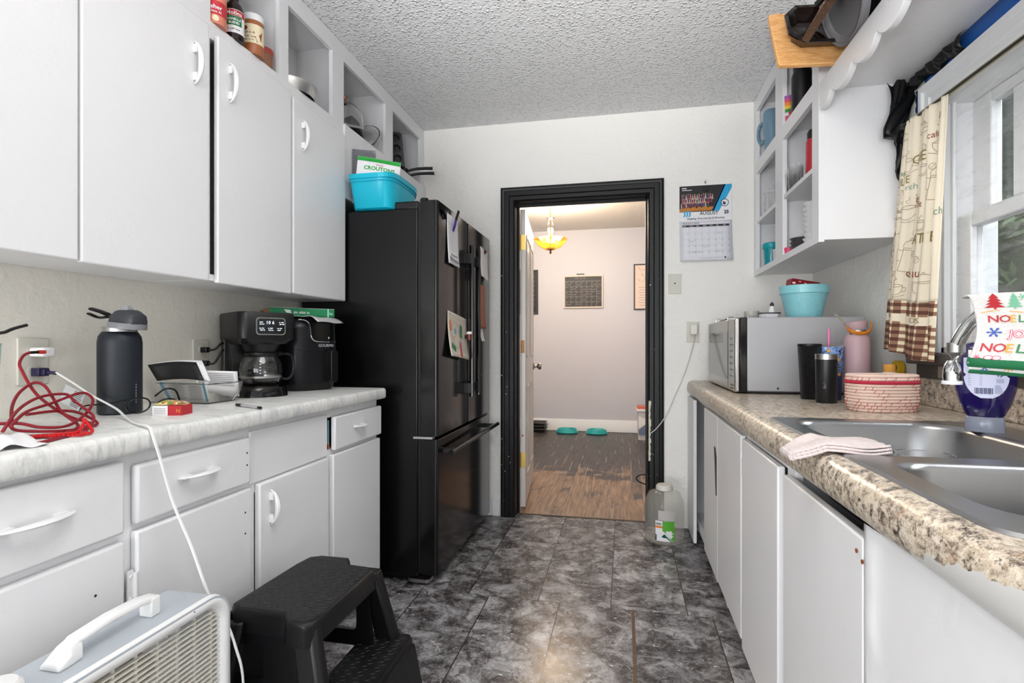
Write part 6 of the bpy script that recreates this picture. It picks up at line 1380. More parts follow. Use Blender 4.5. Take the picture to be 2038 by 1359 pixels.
def potd(x_, y_, s_, m=BR):
    S = lambda a, c_: (x_+a*s_*2.1, y_+c_*s_)
    cl_([S(-.5, -.7), S(-.4, .0), S(-.35, .45)], m); cl_([S(.5, -.7), S(.4, .0), S(.35, .45)], m); cl_([S(-.5, -.7), S(0, -.76), S(.5, -.7)], m); cl_([S(-.38, .45), S(0, .40), S(.38, .45)], m)
    cl_([S(-.38, .5), S(-.3, .7), S(0, .78), S(.3, .7), S(.38, .5)], m); cl_([S(-.06, .80), S(0, .90), S(.06, .80)], m); cl_([S(-.38, .3), S(-.75, .4), S(-.7, -.1), S(-.45, -.2)], m); cl_([S(-.38, .36), S(0, .30), S(.38, .36)], m)
def bean(x_, y_, s_, m=BR):
    cl_([(x_+s_*2.*math.cos(a), y_+s_*math.sin(a)) for a in [i*math.pi/4 for i in range(9)]], m); cl_([(x_-s_*1.2, y_-s_*.5), (x_, y_), (x_+s_*1.2, y_+s_*.6)], m)
cupd(.30, .80, .07); cupd(.34, .60, .075); potd(.40, .42, .085); potd(.74, .285, .075); potd(.80, .69, .08); cupd(.30, .275, .06); cupd(.86, .93, .05); bean(.25, .52, .012); bean(.47, .515, .014); bean(.62, .405, .013); bean(.82, .385, .012); bean(.9, .565, .012); bean(.18, .70, .012); bean(.6, .85, .012); cupd(.07, .62, .05); cupd(.07, .30, .05); potd(.08, .44, .05); bean(.1, .86, .012); cupd(.6, .76, .05)
def ctext(st, x_, y_, sz, m): b.text(st, sz, lambda a, c_: cf(x_+a*2.1, y_+c_), m, 'LEFT', bold=0)
cupd(.80, .83, .055); potd(.16, .90, .06); cupd(.55, .93, .055); bean(.45, .88, .012); bean(.75, .76, .012); potd(.18, .57, .06); cupd(.62, .54, .045); bean(.55, .43, .012); bean(.2, .35, .011); cupd(.18, .64, .045); ctext('cafe', .70, .87, .035, RB); ctext('rich', .30, .70, .035, GN); ctext('LATTE', .46, .470, .058, OL); ctext('cafe au', .38, .335, .050, RB); ctext('cafe', .40, .635, .05, RB); ctext('au lait', .45, .615, .034, RB); ctext('CAFE', .36, .80, .055, OL); ctext('DELITE', .05, .73, .045, OL); ctext('rich', .88, .56, .04, GN); ctext('fresh', .12, .77, .035, GN); ctext('DELICI', .10, .155, .030, BR); ctext('OUS', .62, .150, .030, OL); ctext('cafe', .02, .52, .04, RB); ctext('au', .02, .37, .04, RB)
b.build('coffee_print', [mat('sepia_print', '7D6A55', .7), mat('russet_print', '8B3B2C', .7), mat('olive_print', '8C7B45', .7), mat('sage_print', '7E9B8C', .7)], r, fixn=False)
r = thing('curtain_rod', 'thin dark metal curtain rod with cream sleeve across the window top', 'rod', (1.0, 1.4, 1.89))
b = MB(); b.tube([(.998, 2.19, 1.900), (.998, .62, 1.868)], .0042, 8, smooth=0); b.build('rod_bar', mat('dark_metal', '3A3733', .4, .7), r); b = MB(); b.tube([(1.008, 2.19, 1.906), (1.008, .62, 1.874)], .0075, 8, smooth=0, flat=(.5, 1.4)); b.build('rod_sleeve', mat('cream_metal', 'C9C1A8', .4), r)
for yy_ in (2.20, .60): MB().box(.99, XR-.03, yy_-.006, yy_+.006, 1.89, 1.91).build('bracket', M_dgrey, r)
# black plastic bunched under the shelf corner and blue tape
r = thing('black_plastic_sheeting', 'bunched black plastic strip taped in the corner over the window casing', 'plastic sheet', (1.03, 2.2, 1.8))
def bp(s, q):
    y = 1.93+.345*s; w_ = .062-.02*s
    return Vector((1.052-.030*math.sin(math.pi*q)*(.7+.3*math.sin(s*40))-.004*math.sin(s*23+q*9), y, 2.094-w_*q-.006*math.sin(s*17)*q))
MB().grid(bp, 60, 10).build('top_strip', M_bplastic, r, solid=.001, sharp=60)
def bp2(s, q):
    x = .972+.082*s+.012*math.sin(q*9)+.02*(q if q < .6 else 1.2-q)*-1; z = 2.094-.36*q-.02*math.sin(s*9+q*5)
    if q > .62: x = x*.5+1.02*.5+.01*s
    return Vector((x, 2.262-.008*abs(math.sin(s*11+q*14))-.018*math.sin(math.pi*q), z))
MB().grid(bp2, 16, 40).build('hanging_strip', M_bplastic, r, solid=.001, sharp=60)
M_tape = mat('blue_tape', '1F5AA6', .55)
b = MB(); b.grid(lambda s, q: Vector((XR-.0012, .62+1.56*s, 2.030+.066*q+.008*math.sin(s*31)*(1-q))), 60, 2); b.grid(lambda s, q: Vector((XR-.0014, 2.178+.062*s+.004*math.sin(q*20), 1.93+.11*q)), 2, 14); o = b.build('blue_masking_tape', M_tape, None, fixn=False, solid=.0006); tag(rebase(o), 'strip of blue masking tape on the wall between shelf and window casing', 'tape')

# ================================================================ far wall items
n = 0
r = thing('wall_calendar', 'August wall calendar with group photo hanging right of the doorway', 'calendar', (.474, YF-.004, 1.60))
K0, K1, KZ0, KZ1 = .326, .622, 1.604, 2.056; HH = KZ1-KZ0
MB().box(K0, K1, YF-.006, YF-.002, KZ0+.53*HH, KZ1).build('top_page', M_paper, r)
b = MB(); b.grid(lambda s, q: Vector((K0+(K1-K0)*s+.004*(1-q), YF-.006-.012*(1-q)**2-.001, KZ0+.53*HH*q)), 6, 10); b.build('date_page', mat('calendar_white', 'DDDDE4', .6), r, solid=.004)
F = plane((K0, YF-.0064, KZ1), (K1-K0, 0, 0), (0, 0, -HH)); b = MB()
DK, NV, CY, OR, WH, IK, GR_ = 0, 1, 2, 3, 4, 5, 6
b.rect(0, 1, 0, .34, F, 4)
F1 = plane((K0, YF-.0067, KZ1), (K1-K0, 0, 0), (0, 0, -HH)); F2 = plane((K0, YF-.0070, KZ1), (K1-K0, 0, 0), (0, 0, -HH)); F3 = plane((K0, YF-.0073, KZ1), (K1-K0, 0, 0), (0, 0, -HH))
b.poly([(0, 0), (.88, 0), (.62, .345), (0, .345)], F1, DK); b.poly([(0, .30), (.30, .275), (.66, .285), (.62, .335), (.3, .335), (0, .345)], F2, OR)
b.poly([(.86, 0), (1, 0), (1, .05), (.76, .345), (.64, .345)], F2, CY); b.poly([(.85, 0), (.885, 0), (.66, .345), (.62, .345)], F2, NV)
rn = random.Random(2)
for row in range(3):
    for i in range(15-row):
        x_ = .04+.042*i+.02*(row % 2)+rn.random()*.01; y_ = .13+.055*row+rn.random()*.02
        if x_ > .74-.25*row*.3: continue
        b.disc(x_, y_-.022, .010, F3, 7, 8, .0075); b.poly([(x_-.014, y_+.04), (x_+.014, y_+.04), (x_+.010, y_-.012), (x_-.010, y_-.012)], F2, 8+rn.randrange(4))
for i in range(3): b.poly([(.07+.05*i, .335), (.10+.05*i, .335), (.125+.05*i, .372), (.10+.05*i, .41), (.07+.05*i, .41), (.095+.05*i, .372)], F3, CY)
b.disc(.87, .24, .075, F2, NV, 24, .049); b.disc(.87, .24, .063, F3, 4, 24, .041); F4 = plane((K0, YF-.0076, KZ1), (K1-K0, 0, 0), (0, 0, -HH)); b.disc(.86, .25, .03, F4, NV, 12, .018); b.disc(.845, .232, .015, F4, 12, 10, .01)
tx = lambda ox, oz, e=.0074: plane((K0+ox*(K1-K0), YF-e, KZ1-oz*HH), (1, 0, 0), (0, 0, 1))
b.text('AUGUST', .027, tx(.57, .390), IK, 'CENTER', bold=.0004); b.text('25', .027, tx(.9, .382), NV, 'CENTER', bold=.0012); b.text('Engaging, Empowering & Elevating', .0155, lambda x_, y_: tx(.5, .445)(x_+y_*.35, y_), NV, 'CENTER', bold=.0002)
b.line([(.05, .03), (.14, .03)], .012, F2, 4); b.line([(.05, .055), (.24, .055)], .008, F2, 4); b.line([(.3, .458), (.7, .458)], .002, F2, GR_)
b.build('photo_print', [mat('photo_black', '17161A', .5), mat('navy_ink', '1F2A5C', .5), mat('calendar_cyan', '1EA3D6', .5), mat('stage_orange', 'B9772C', .5), M_paper, M_ink, M_greyink, mat('skin_dots', 'C99C82', .6), mat('costume_a', '8E3A48', .6), mat('costume_b', '3E5C8A', .6), mat('costume_c', 'B9A9A0', .6), mat('costume_d', 'C4707E', .6), M_red], r, fixn=False)
def G(x_, y_, e=.0005):
    q = 1-y_; return Vector((K0+(K1-K0)*x_+.004*(1-q), YF-.0095-.012*(1-q)**2-.001-e, KZ0+.53*HH*q))
b = MB(); b.text('AUGUST 2025', .0155, lambda x_, y_: G(.06+x_/(K1-K0), .075-y_/(.53*HH)), 0); b.rect(.05, .95, .095, .145, G, 0, 4)
for i in range(7): b.text(('SUN', 'MON', 'TUE', 'WED', 'THU', 'FRI', 'SAT')[i], .009, lambda x_, y_, i=i: G(.06+.129*i+x_/(K1-K0), .135-y_/(.53*HH), .001), 2)
for i in range(8): b.rect(.05+.1286*i-.0015, .05+.1286*i+.0015, .145, .90, G, 1, 6)
for j in range(6): b.rect(.05, .95, .145+.151*j-.0012, .145+.151*j+.0012, G, 1, 4)
dd = 1
for k in range(5, 5+31):
    i, j = k % 7, k//7
    if j < 5: b.text(str(dd), .008, lambda x_, y_, i=i, j=j: G(.15+.1286*i+x_/(K1-K0), .185+.151*j-y_/(.53*HH)), 0)
    dd += 1
for (x_, y_, w_) in ((.19, .50, .08), (.44, .63, .1), (.70, .30, .08), (.20, .77, .22), (.69, .76, .08)): b.line([(x_, y_), (x_+w_*.5, y_-.01), (x_+w_, y_+.005)], .008, G, 1); b.line([(x_, y_+.03), (x_+w_*.8, y_+.025)], .006, G, 1)
b.rect(.84, .875, .91, .945, G, 0); b.line([(.35, .93), (.8, .925)], .008, G, 1); b.build('date_grid', [M_ink, mat('pale_grid', 'A6A6AE', .6), M_paper], r, fixn=False)
MB().box(.462, .49, YF-.011, YF-.002, 2.02, 2.052).build('binder_clip', M_bplastic, r, bevel=.002)
r = thing('wall_nail', 'small bent nail holding up the August wall calendar', 'nail', (.476, YF-.01, 2.06)); b = MB(); b.tube([(.476, YF, 2.075), (.474, YF-.012, 2.068), (.472, YF-.014, 2.078)], .003, 6, smooth=0); b.build('nail_shaft', M_dgrey, r); MB().lathe([(0, 0), (.006, 0), (.006, .002), (0, .002)], (.472, YF-.016, 2.078), 10, 'y').build('nail_head', M_steel, r)
# blank plate
r = thing('blank_wall_plate', 'small blank white wall plate under the wall calendar', 'wall plate', (.30, YF, 1.415)); MB().box(.262, .337, YF-.006, YF, 1.412, 1.532).build('cover_plate', M_plate, r, bevel=.002)
MB().lathe([(0, 0), (.0045, 0), (.0045, .0004), (0, .0004)], (.30, YF-.0064, 1.475), 12, 'y').build('centre_hole', M_dark, r)
for z in (1.427, 1.517): MB().lathe([(0, 0), (.0035, 0), (.003, .0015), (0, .0015)], (.30, YF-.0072, z), 10, 'y').build('plate_screw', M_ivory, r)
r = thing('wall_outlet', 'ivory outlet on the far wall between doorway and microwave', 'outlet', (.405, YF, 1.12)); MB().box(.368, .440, YF-.006, YF, 1.118, 1.242).build('cover_plate', M_plate, r, bevel=.002)
for z in (1.155, 1.207): MB().prism([(.404+.0155*math.cos(q*math.pi/8), z+.014*math.sin(q*math.pi/8)) for q in range(16)], 'y', YF-.0078, YF-.006).build('receptacle', M_plate, r)
r = thing('power_adapter', 'small cream power adapter with thin cord hanging to the doorway', 'adapter', (.405, YF-.02, 1.14))
MB().box(.385, .425, YF-.045, YF-.0082, 1.165, 1.225).build('adapter_body', M_ivory, r, bevel=.004)
b = MB(); b.tube([(.405, YF-.03, 1.165), (.404, YF-.025, 1.12), (.36, YF-.012, .95), (.30, YF-.010, .80), (.24, YF-.03, .67), (.19, YF-.035, .60), (.15, YF-.03, .565)], .0028, 6); b.build('cord', M_ivory, r)
r = thing('wire_loop', 'bent black wire loop sticking out of the doorway by the jamb', 'wire', (.13, YF+.06, .25)); b = MB(); b.tube([(.142, YF+.05, .30), (.10, YF+.045, .298), (.075, YF+.045, .28), (.09, YF+.045, .255), (.142, YF+.05, .236)], .004, 6); b.build('wire_strand', M_bplastic, r); MB().box(.136, .1415, YF+.04, YF+.06, .225, .31).build('wire_mount', M_bplastic, r)
# plastic jug
x, y = .222, 3.115; r = thing('plastic_jug', 'large clear plastic jug with green and orange label on the floor by the doorway', 'jug', (x, y, 0))
b = MB(); b.lathe([(0, .004), (.085, .002), (.104, .012), (.108, .03), (.106, .05), (.108, .19), (.104, .235), (.085, .272), (.050, .287), (.038, .289), (.038, .30)], (x, y, 0), 48); b.build('jug_body', mat('clear_jug', 'D8D4C8', .10, alpha=.24), r)
MB().lathe([(.042, .286), (.047, .29), (.046, .308), (.038, .317), (0, .319)], (x, y, 0), 36).build('lid', mat('cloudy_cap', 'D5D3CC', .35), r)
b = MB(); a = camang(x, y)+.0; S_ = 1.25; f_ = label_fn(x, y, .03, .108, a, .002); g_ = label_fn(x, y, .03, .108, a, .0045); f = lambda p_, q_: f_(p_*S_, q_*S_); g = lambda p_, q_: g_(p_*S_, q_*S_)
b.grid(lambda s, q: f(-.038+.080*s, .002+.088*q), 12, 1, 0); b.grid(lambda s, q: f(-.038+.035*s, .068+.022*q), 4, 1, 0); 
def gp_(pts, m): b.poly(pts, g, m)
for i in range(8): b.rect(-.008+.0062*i, -.0018+.0062*i, .05-.0055*i if False else .048, .09, g, 1)
gp_([(-.003, .048), (.0415, .048), (.0415, .004), (.03, .004)], 1); gp_([(-.038, .059), (-.006, .059), (-.006, .068), (-.038, .068)], 2); gp_([(-.006, .045), (.0415, .043), (.0415, .049), (-.006, .051)], 2); gp_([(-.038, .003), (.029, .003), (.0, .035), (-.012, .022), (-.038, .03)], 3)
h_ = label_fn(x, y, .03, .108, a, .0062); h = lambda p_, q_: h_(p_*S_, q_*S_); b.disc(-.024, .045, .012, h, 0, 16); b.line([(-.03, .012), (.005, .011)], .005, h, 0); b.line([(.008, .038), (.036, .037)], .004, h, 0); b.line([(.014, .027), (.036, .026)], .004, h, 0); b.rect(-.034, -.012, .073, .082, h, 4)
b.rect(-.026, .046, .092, .135, f, 5, 6)
b.build('printed_label', [M_paper, mat('lime_label', '55A832', .4), M_orange, mat('deep_teal_print', '184C50', .4), M_greyink, mat('pale_sticker', 'B9B6B2', .4)], r, fixn=False)

# ================================================================ hall room things
def hframe(name, label, x0, x1, z0, z1, mf, mc, cat='picture', th=.02, bw=.018):
    t = thing(name, label, cat, ((x0+x1)/2, 6.885, z0)); Y1 = 6.889
    b = MB(); b.box(x0, x0+bw, Y1-th, Y1, z0, z1).box(x1-bw, x1, Y1-th, Y1, z0, z1).box(x0+bw, x1-bw, Y1-th, Y1, z0, z0+bw).box(x0+bw, x1-bw, Y1-th, Y1, z1-bw, z1); b.build('frame', mf, t, bevel=.002)
    MB().box(x0+bw, x1-bw, Y1-.010, Y1, z0+bw, z1-bw).build('panel', mc, t); return t, Y1-.0105
M_board = mat('chalkboard', '2B2B2E', .5)
t, Y1 = hframe('chalkboard_calendar', 'framed black chalkboard calendar grid on the hall back wall', -.766, -.262, 1.580, 2.002, mat('pale_frame', 'CFC4B8', .5), M_board, 'calendar')
Hf = lambda x_, z_: Vector((x_, Y1-.001, z_)); b = MB()
for i in range(8): b.rect(-.74+.066*i-.0012, -.74+.066*i+.0012, 1.60, 1.94, Hf)
for j in range(6): b.rect(-.74, -.278, 1.60+.065*j-.0012, 1.60+.065*j+.0012, Hf)
scrib(b, -.62, -.46, 1.955, .026, Hf, 0, 5, .002); rn = random.Random(11)
for i in range(7):
    b.line([(-.712+.066*i, 1.925), (-.704+.066*i, 1.934)], .006, Hf)
    for j in range(5):
        b.line([(-.73+.066*i, 1.655+.065*j-.002), (-.73+.066*i+.012, 1.655+.065*j-.002)], .006, Hf)
        if rn.random() < .5:
            z_ = 1.615+.065*j+rn.random()*.012; x_ = -.735+.066*i; b.line([(x_, z_), (x_+.02, z_+.010), (x_+.035, z_+.002), (x_+.055, z_+.012)], .0035, Hf)
b.build('chalk_writing', mat('chalk_white', '9E9B99', .8), t, fixn=False)
MB().box(-.60, -.50, 6.875, 6.889, 2.012, 2.024).build('marker_clip', M_dgrey, t)
t, Y1 = hframe('framed_print', 'black framed script print partly hidden by the right door jamb', .118, .52, 1.55, 2.125, M_dgrey, mat('print_paper', 'DCC9BC', .6), bw=.014)
b = MB(); Hf2 = lambda x_, z_: Vector((x_, Y1-.001, z_)); [b.line([(x0_+.03*i*.55+.022*math.cos(i*1.3), z0_+.022*math.sin(i*1.3)+.004*i) for i in range(16)], .003, Hf2) for x0_, z0_ in ((.17, 2.05), (.20, 1.98), (.16, 1.91))]
for j in range(8): b.line([(.18+.01*(j % 2), 1.83-.032*j), (.36, 1.83-.032*j)], .005, Hf2)
b.build('script_lettering', mat('grey_ink', '8E8E92', .5), t, fixn=False)
t, Y1 = hframe('framed_sign', 'black framed dark sign partly hidden behind the open door', -1.50, -1.10, 1.51, 2.09, M_dgrey, mat('slate_sign', '26282D', .5), bw=.02)
b = MB(); Hf3 = lambda x_, z_: Vector((x_, Y1-.001, z_)); [b.line([(-1.45, 2.0-.06*j), (-1.15, 2.0-.06*j)], .008, Hf3) for j in range(7)]; b.build('sign_lines', mat('grey_ink', '8E8E92', .5), t, fixn=False)
# pendant lamp
lx, ly = -.722, 5.30
t = thing('pendant_lamp', 'amber glass bowl pendant lamp hanging on a chain in the hall room', 'lamp', (lx, ly, 2.02))
M_amb = mat('amber_glass', 'E2AE5C', .15, trans=.75, ior=1.2, emit=.22)
MB().lathe([(0, 2.055), (.05, 2.06), (.11, 2.09), (.15, 2.13), (.168, 2.165), (.166, 2.168), (.145, 2.133), (.105, 2.096), (.05, 2.067), (0, 2.062)], (lx, ly, 0), 48).build('glass_bowl', M_amb, t)
MB().lathe([(0, 2.015), (.008, 2.02), (.012, 2.035), (.006, 2.05), (.035, 2.062), (.05, 2.075), (0, 2.08)], (lx, ly, 0), 24).build('finial', mat('amber_brass', '7A4E16', .3, .8), t)
MB().lathe([(.012, 2.17), (.012, 2.20), (.022, 2.23), (.032, 2.27), (.030, 2.31), (.016, 2.345), (.014, 2.36), (.035, 2.372), (.038, 2.378), (.012, 2.384), (0, 2.386)], (lx, ly, 0), 28).build('glass_stem', M_glass, t)
b = MB(); b.lathe([(0, 2.07), (.006, 2.07), (.006, 2.40), (0, 2.40)], (lx, ly, 0), 10); b.build('stem_rod', M_brass, t)
b = MB()
for k in range(8):
    z_ = 2.40+.0245*k; ax = (1, 0) if k % 2 else (0, 1); b.tube([(lx+ax[0]*.008*math.cos(q), ly+ax[1]*.008*math.cos(q), z_+.0125+.014*math.sin(q)) for q in [i*math.pi/4 for i in range(8)]], .0025, 6, closed=True, smooth=2)
b.build('chain', mat('old_brass', '8A6A45', .35, .8), t); MB().lathe([(0, 2.56), (.03, 2.565), (.055, 2.588), (0, 2.588)], (lx, ly, 0), 28).build('ceiling_rose', M_brass, t)
for k in range(2):
    a = .9+math.pi*k; bx, by = lx+.085*math.cos(a), ly+.085*math.sin(a); MB().lathe([(0, 2.115), (.018, 2.12), (.026, 2.14), (.018, 2.165), (0, 2.17)], (bx, by, 0), 20).build('bulb', mat('warm_bulb', 'FFE2B0', .4, emit=9), t)
    b = MB(); b.tube([(lx, ly, 2.12), (bx, by, 2.125)], .006, 8, smooth=0); b.build('bulb_arm', M_brass, t)
pl = bpy.data.lights.new('pendant_glow', 'POINT'); pl.energy = 120; pl.color = (1, .84, .66); pl.shadow_soft_size = .2; plo = bpy.data.objects.new('pendant_glow', pl); C.objects.link(plo); plo.location = (lx, ly, 2.25)
# dishes and bins on the hall floor
M_pet = mat('teal_pet_dish', '2AA3A3', .3)
for i, (x, lb) in enumerate(((-.705, 'teal pet dish on the hall floor, the left one of two'), (-.335, 'teal pet dish on the hall floor, the right one of two'))):
    t = thing('pet_dish', lb, 'pet dish', (x, 6.73, 0), group='teal pet dishes'); MB().lathe([(0, .0), (.125, 0), (.14, .01), (.115, .055), (.105, .058), (.095, .05), (.085, .02), (0, .018)], (x, 6.73, -.003), 40, sx=1, sy=.8).build('dish_body', M_pet, t)
    MB().lathe([(0, .021), (.082, .022), (.08, .03), (0, .032)], (x, 6.73, -.003), 24, sx=1, sy=.8).build('dish_contents', mat('kibble', '6A4A34', .8, 0, (200, 1., .005)) if i else mat('water_film', '6FB8BC', .05), t)
t = thing('black_crate', 'small black plastic crate on the hall floor behind the open door', 'crate', (-1.10, 6.76, 0)); b = MB(); b.loft([[Vector((p[0], p[1], -.003)) for p in rrect(-1.20, -1.0, 6.68, 6.84, .02, 3)], [Vector((p[0], p[1], .11)) for p in rrect(-1.22, -.985, 6.66, 6.86, .02, 3)]]); b.build('crate_body', M_bplastic, t)
b = MB(); [b.tube([Vector((p[0], p[1], z_)) for p in rrect(-1.225, -.98, 6.655, 6.865, .02, 3)], .006, 6, closed=True, smooth=0) for z_ in (.04, .08, .12)]; b.build('crate_rib', mat('charcoal_rib', '26282A', .3), t)
t = thing('food_container', 'tall clear food container with red lid on the hall floor by the jamb', 'container', (.25, 6.50, 0)); b = MB(); b.loft([[Vector((p[0], p[1], z_)) for p in rrect(.16-e, .36+e, 6.38-e, 6.56+e, .02, 3)] for z_, e in ((-.003, 0), (.33, .01))]); b.build('container_body', mat('milky_plastic', 'C6C0C0', .25), t)
MB().box(.145, .375, 6.36, 6.575, .33, .36).build('lid_rim', M_paper, t, bevel=.004); MB().box(.15, .37, 6.365, 6.57, .36, .385).build('lid', mat('coral_lid', 'C85A42', .4), t, bevel=.004)
b = MB(); Pf = plane((0, 6.367, 0), (1, 0, 0), (0, 0, 1)); b.poly([(.165, .06), (.355, .06), (.355, .22), (.30, .22), (.165, .12)], Pf, 0); b.poly([(.165, .125), (.29, .225), (.165, .28)], Pf, 1); b.build('front_print', [mat('slate_blue_print', '6E7C96', .5), M_paper], t, fixn=False)

# ================================================================ box fan
r = thing('box_fan', 'white and grey box fan standing on the floor against the left cabinets', 'fan', (-.925, .775, 0))
fy0, fy1, fz0, fz1, fb, ff = .495, 1.032, .015, .562, -.985, -.872
def ringyz(x, e, rad=.055): return [Vector((x, p[0], p[1])) for p in rrect(fy0+e, fy1-e, fz0+e, fz1-e, rad-e*.6, 7)]
b = MB(); b.loft([ringyz(fb, .0), ringyz(ff+.012, .0), ringyz(ff+.012, .014), ringyz(fb+.004, .014), ringyz(fb, .004), ringyz(fb, .0)][:5], cap0=False, cap1=False); b.build('housing', mat('pale_blue_grey_plastic', 'B3BAC1', .4), r, sharp=50)
b = MB(); b.loft([ringyz(ff+.0, -.003, .058), ringyz(ff+.010, .0), ringyz(ff+.014, .008), ringyz(ff+.012, .020), ringyz(ff+.0, .026), ringyz(ff-.004, .024), ringyz(ff-.006, .002)], cap0=False, cap1=False); b.build('front_bezel', M_white, r, sharp=60)
b = MB(); zz_ = fz0+.03
while zz_ < fz1-.028:
    e = 0
    for (za, zb_) in ((fz0, 1), (fz1, -1)):
        d_ = abs(zz_-za)
        if d_ < .055: e = .055-math.sqrt(max(0, .055**2-(.055-d_)**2))
    b.box(ff-.002, ff+.006, fy0+.022+e, fy1-.022-e, zz_-.0013, zz_+.0013); zz_ += .0105
for i in range(11):
    y_ = fy0+.045*(i+1)
    if y_ < fy1-.03: b.box(ff-.005, ff+.0, y_-.0022, y_+.0022, fz0+.02, fz1-.02)
b.build('front_grille', mat('cream_grille', 'D9D5CC', .4), r)
b = MB(); zz_ = fz0+.03
while zz_ < fz1-.028: b.box(fb+.002, fb+.008, fy0+.02, fy1-.02, zz_-.0013, zz_+.0013); zz_ += .018
for i in range(7): y_ = fy0+.07*(i+1); b.box(fb+.006, fb+.010, y_-.003, y_+.003, fz0+.02, fz1-.02)
b.build('rear_grille', mat('cream_grille', 'D9D5CC', .4), r)
fyc, fzc = (fy0+fy1)/2, (fz0+fz1)/2
MB().lathe([(0, -.03), (.05, -.028), (.055, -.01), (.055, .02), (0, .02)], (-.925, fyc, fzc), 28, 'x').build('motor_hub', mat('beige_plastic', 'C9BBA6', .5), r)
for k in range(5):
    a0 = k*2*math.pi/5; b = MB()
    b.grid(lambda s, q: Vector((-.925+.026*(s-.5)*2*(1-.3*q), fyc+(.05+.185*q)*math.cos(a0+(s-.5)*(.75+.25*q)), fzc+(.05+.185*q)*math.sin(a0+(s-.5)*(.75+.25*q)))), 8, 8); b.build('fan_blade', mat('tan_blade', 'B9A88F', .45), r, solid=.003)
b = MB(); b.loft([[Vector((-.927+x_*s_, yy2, fz1+z_)) for x_, z_ in ((-.016, 0), (.016, 0), (.016, h_*.6), (.010, h_), (-.010, h_), (-.016, h_*.6))] for s_, yy2, h_ in ((1.3, .700, .010), (1.25, .722, .030), (1, .745, .040))]); b.loft([[Vector((-.927+x_, yy2, zz2+z_)) for x_, z_ in ((-.013, -.008), (.013, -.008), (.015, .0), (.008, .007), (-.008, .007), (-.015, 0))] for yy2, zz2 in ((.735, fz1+.033), (.80, fz1+.040), (.86, fz1+.040), (.893, fz1+.034))])
b.loft([[Vector((-.927+x_, yy2, zz2)) for x_, yy2 in ((-.015, .880), (.015, .880), (.015, .902), (-.015, .902))] for zz2 in (fz1, fz1+.038)]); b.build('carry_handle', M_white, r, bevel=.003)
MB().lathe([(0, 0), (.030, 0), (.032, .006), (.030, .022), (.024, .028), (0, .030)], (-.925, .625, fz1+.0005), 28).build('speed_knob', M_white, r)
MB().lathe([(0, 0), (.003, 0), (.003, .001), (0, .001)], (ff+.0125, .93, fz1-.008), 8, 'x').build('bezel_screw', M_dark, r)
for y_ in (.56, .99): MB().box(-1.01, -.85, y_-.012, y_+.012, 0, .018).build('foot', M_white, r, bevel=.003)

# ================================================================ step stool
r = thing('step_stool', 'black plastic two step stool with textured treads beside the fan', 'step stool', (-.78, 1.31, 0))
M_st = mat('black_resin', '0C0C0E', .42, 0, (260, .25, .0012), spec=.4)
n = NT('black_tread', .42, 0, .4); n.base('111113'); V = n.vmap((1, 1, 1), (0, 0, .6)); X_, Y_, Z_ = n.xyz(V)
ix_ = n.math('FRACT', n.math('MULTIPLY', X_, 42.)); jy = n.math('FRACT', n.math('ADD', n.math('MULTIPLY', Y_, 24.), n.math('MULTIPLY', n.math('FLOOR', n.math('MULTIPLY', X_, 42.)), .5)))
hb = n.math('MULTIPLY', n.math('LESS_THAN', n.math('ABSOLUTE', n.math('SUBTRACT', ix_, .5)), .16), n.math('LESS_THAN', n.math('ABSOLUTE', n.math('SUBTRACT', jy, .5)), .33)); n.bump(n.math('ADD', hb, n.math('MULTIPLY', n.noise(260, 2), .15)), 1., .008); M_tread = n.m
ZT, ZL = .452, .230
top = [(-.965, 1.165), (-.955, 1.42), (-.945, 1.475), (-.915, 1.492), (-.825, 1.492), (-.808, 1.47), (-.800, 1.447), (-.722, 1.44), (-.706, 1.42), (-.706, 1.16), (-.712, 1.125), (-.725, 1.108), (-.770, 1.108), (-.788, 1.125), (-.800, 1.142), (-.94, 1.142)]
def insetp(P, e, c=(-.83, 1.30)): return [(x_+(c[0]-x_)*e, y_+(c[1]-y_)*e) for x_, y_ in P]
b = MB(); b.loft([[Vector((p[0], p[1], z_)) for p in insetp(top, e)] for z_, e in ((ZT-.055, -.02), (ZT-.012, 0), (ZT-.003, .012), (ZT, .035))]); b.build('top_platform', M_st, r, sharp=50)
b = MB(); b.poly(insetp(top, .07), lambda x_, y_: Vector((x_, y_, ZT+.0006)), 0); b.build('top_tread', M_tread, r, fixn=False)
low = [(-.768, 1.115), (-.768, 1.505), (-.632, 1.512), (-.622, 1.50), (-.622, 1.105), (-.632, 1.095)]
b = MB(); b.loft([[Vector((p[0], p[1], z_)) for p in insetp(low, e, (-.69, 1.30))] for z_, e in ((ZL-.075, -.045), (ZL-.01, 0), (ZL, .03))]); b.build('lower_platform', M_st, r, sharp=50)
def tread(px0, px1, py0, py1, z_, name, poly_):
    b = MB(); i = 0; y_ = py0
    def inside(x_, y__):
        c = False; n_ = len(poly_)
        for k in range(n_):
            (xa, ya), (xb, yb) = poly_[k], poly_[(k+1) % n_]
            if (ya > y__) != (yb > y__) and x_ < (xb-xa)*(y__-ya)/(yb-ya)+xa: c = not c
        return c
    while y_ < py1:
        x_ = px0+(.009 if i % 2 else 0); j = 0
        while x_ < px1:
            if inside(x_, y_):
                s__ = 1 if (i+j) % 2 else -1; u_ = Vector((.0072, .0072*s__*.55, 0)); v_ = Vector((-.0011*s__, .0022, 0)); c_ = Vector((x_, y_, z_))
                b.loft([[c_-u_, c_+v_, c_+u_, c_-v_], [c_-u_*.6+Vector((0, 0, .0013)), c_+v_*.5+Vector((0, 0, .0013)), c_+u_*.6+Vector((0, 0, .0013)), c_-v_*.5+Vector((0, 0, .0013))]])
            x_ += .018; j += 1
        y_ += .0135; i += 1
    b.build(name, M_tread, r)
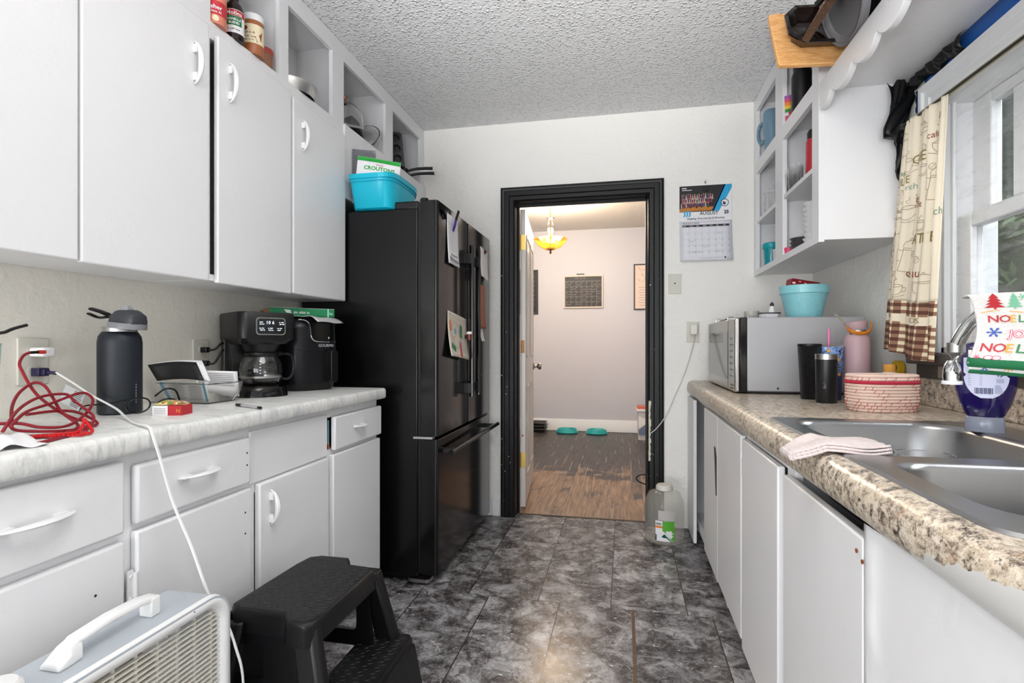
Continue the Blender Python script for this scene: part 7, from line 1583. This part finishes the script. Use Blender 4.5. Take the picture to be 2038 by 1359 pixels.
tread(-.96, -.70, 1.11, 1.49, ZT+.0004, 'tread_pattern', insetp(top, .10)); tread(-.77, -.62, 1.10, 1.51, ZL+.0004, 'tread_pattern', insetp(low, .12, (-.69, 1.30)))
b = MB(); b.poly(insetp(low, .08, (-.69, 1.30)), lambda x_, y_: Vector((x_, y_, ZL+.0006)), 0); b.build('lower_tread', M_tread, r, fixn=False)
def leg(p0, p1, w0, w1, name='leg'):
    b = MB(); L = []
    for k in range(5):
        t_ = k/4; c = Vector(p0).lerp(Vector(p1), t_); w_ = w0+(w1-w0)*t_; L.append([Vector((c.x+a_*w_, c.y+c_*w_*.7, c.z)) for a_, c_ in ((-1, -1), (.6, -1), (1, -.5), (1, .5), (.6, 1), (-1, 1))])
    b.loft(L); return b.build(name, M_st, r, bevel=.004)
for s_, yt, yb in ((-1, 1.135, 1.085), (1, 1.468, 1.51)):
    leg((-.935, yt+.01, ZT-.03), (-.985, yb, 0), .024, .028)
    leg((-.738, yt-.006*s_, ZT-.02), (-.635, yb, 0), .030, .034)
    leg((-.645, yt-.0*s_, ZL-.03), (-.595, yb+.01*s_, 0), .020, .026, 'front_leg')
# near side panel with window, far side panel
for s_, y_ in ((-1, 1.152), (1, 1.432)):
    b = MB(); k = MB(); k.plate([(-.985, .10), (-.700, .10), (-.735, ZT-.03), (-.955, ZT-.03)], [(rrect(-.945, -.862, .285, .365, .010, 3) if s_ < 0 else rrect(-.93, -.765, .27, .37, .012, 3))]+([rrect(-.94, -.74, .12, .225, .012, 3)] if s_ > 0 else []), 0, .012); b.add([(p.x, y_-.006+p.z, p.y) for p in k.v], k.f); b.build('side_panel', M_st, r, sharp=40)
b = MB().box(-.975, -.96, 1.13, 1.475, .08, .43); b.build('back_rail', M_st, r, bevel=.004)
b = MB(); k = MB(); k.plate([(1.10, .0), (1.15, .0), (1.19, .09), (1.25, .125), (1.36, .125), (1.42, .09), (1.46, .0), (1.51, .0), (1.495, ZL-.02), (1.115, ZL-.02)], [], 0, .012); b.add([(-.624+p.z+.045*(1-p.y/.21)*.8, p.x, p.y) for p in k.v], k.f); b.build('front_panel', M_st, r, sharp=40)
b = MB(); b.prism([(-.70, 1.46), (-.695, 1.463), (-.688, 1.46), (-.694, 1.456)], 'z', ZL+.001, ZL+.003);
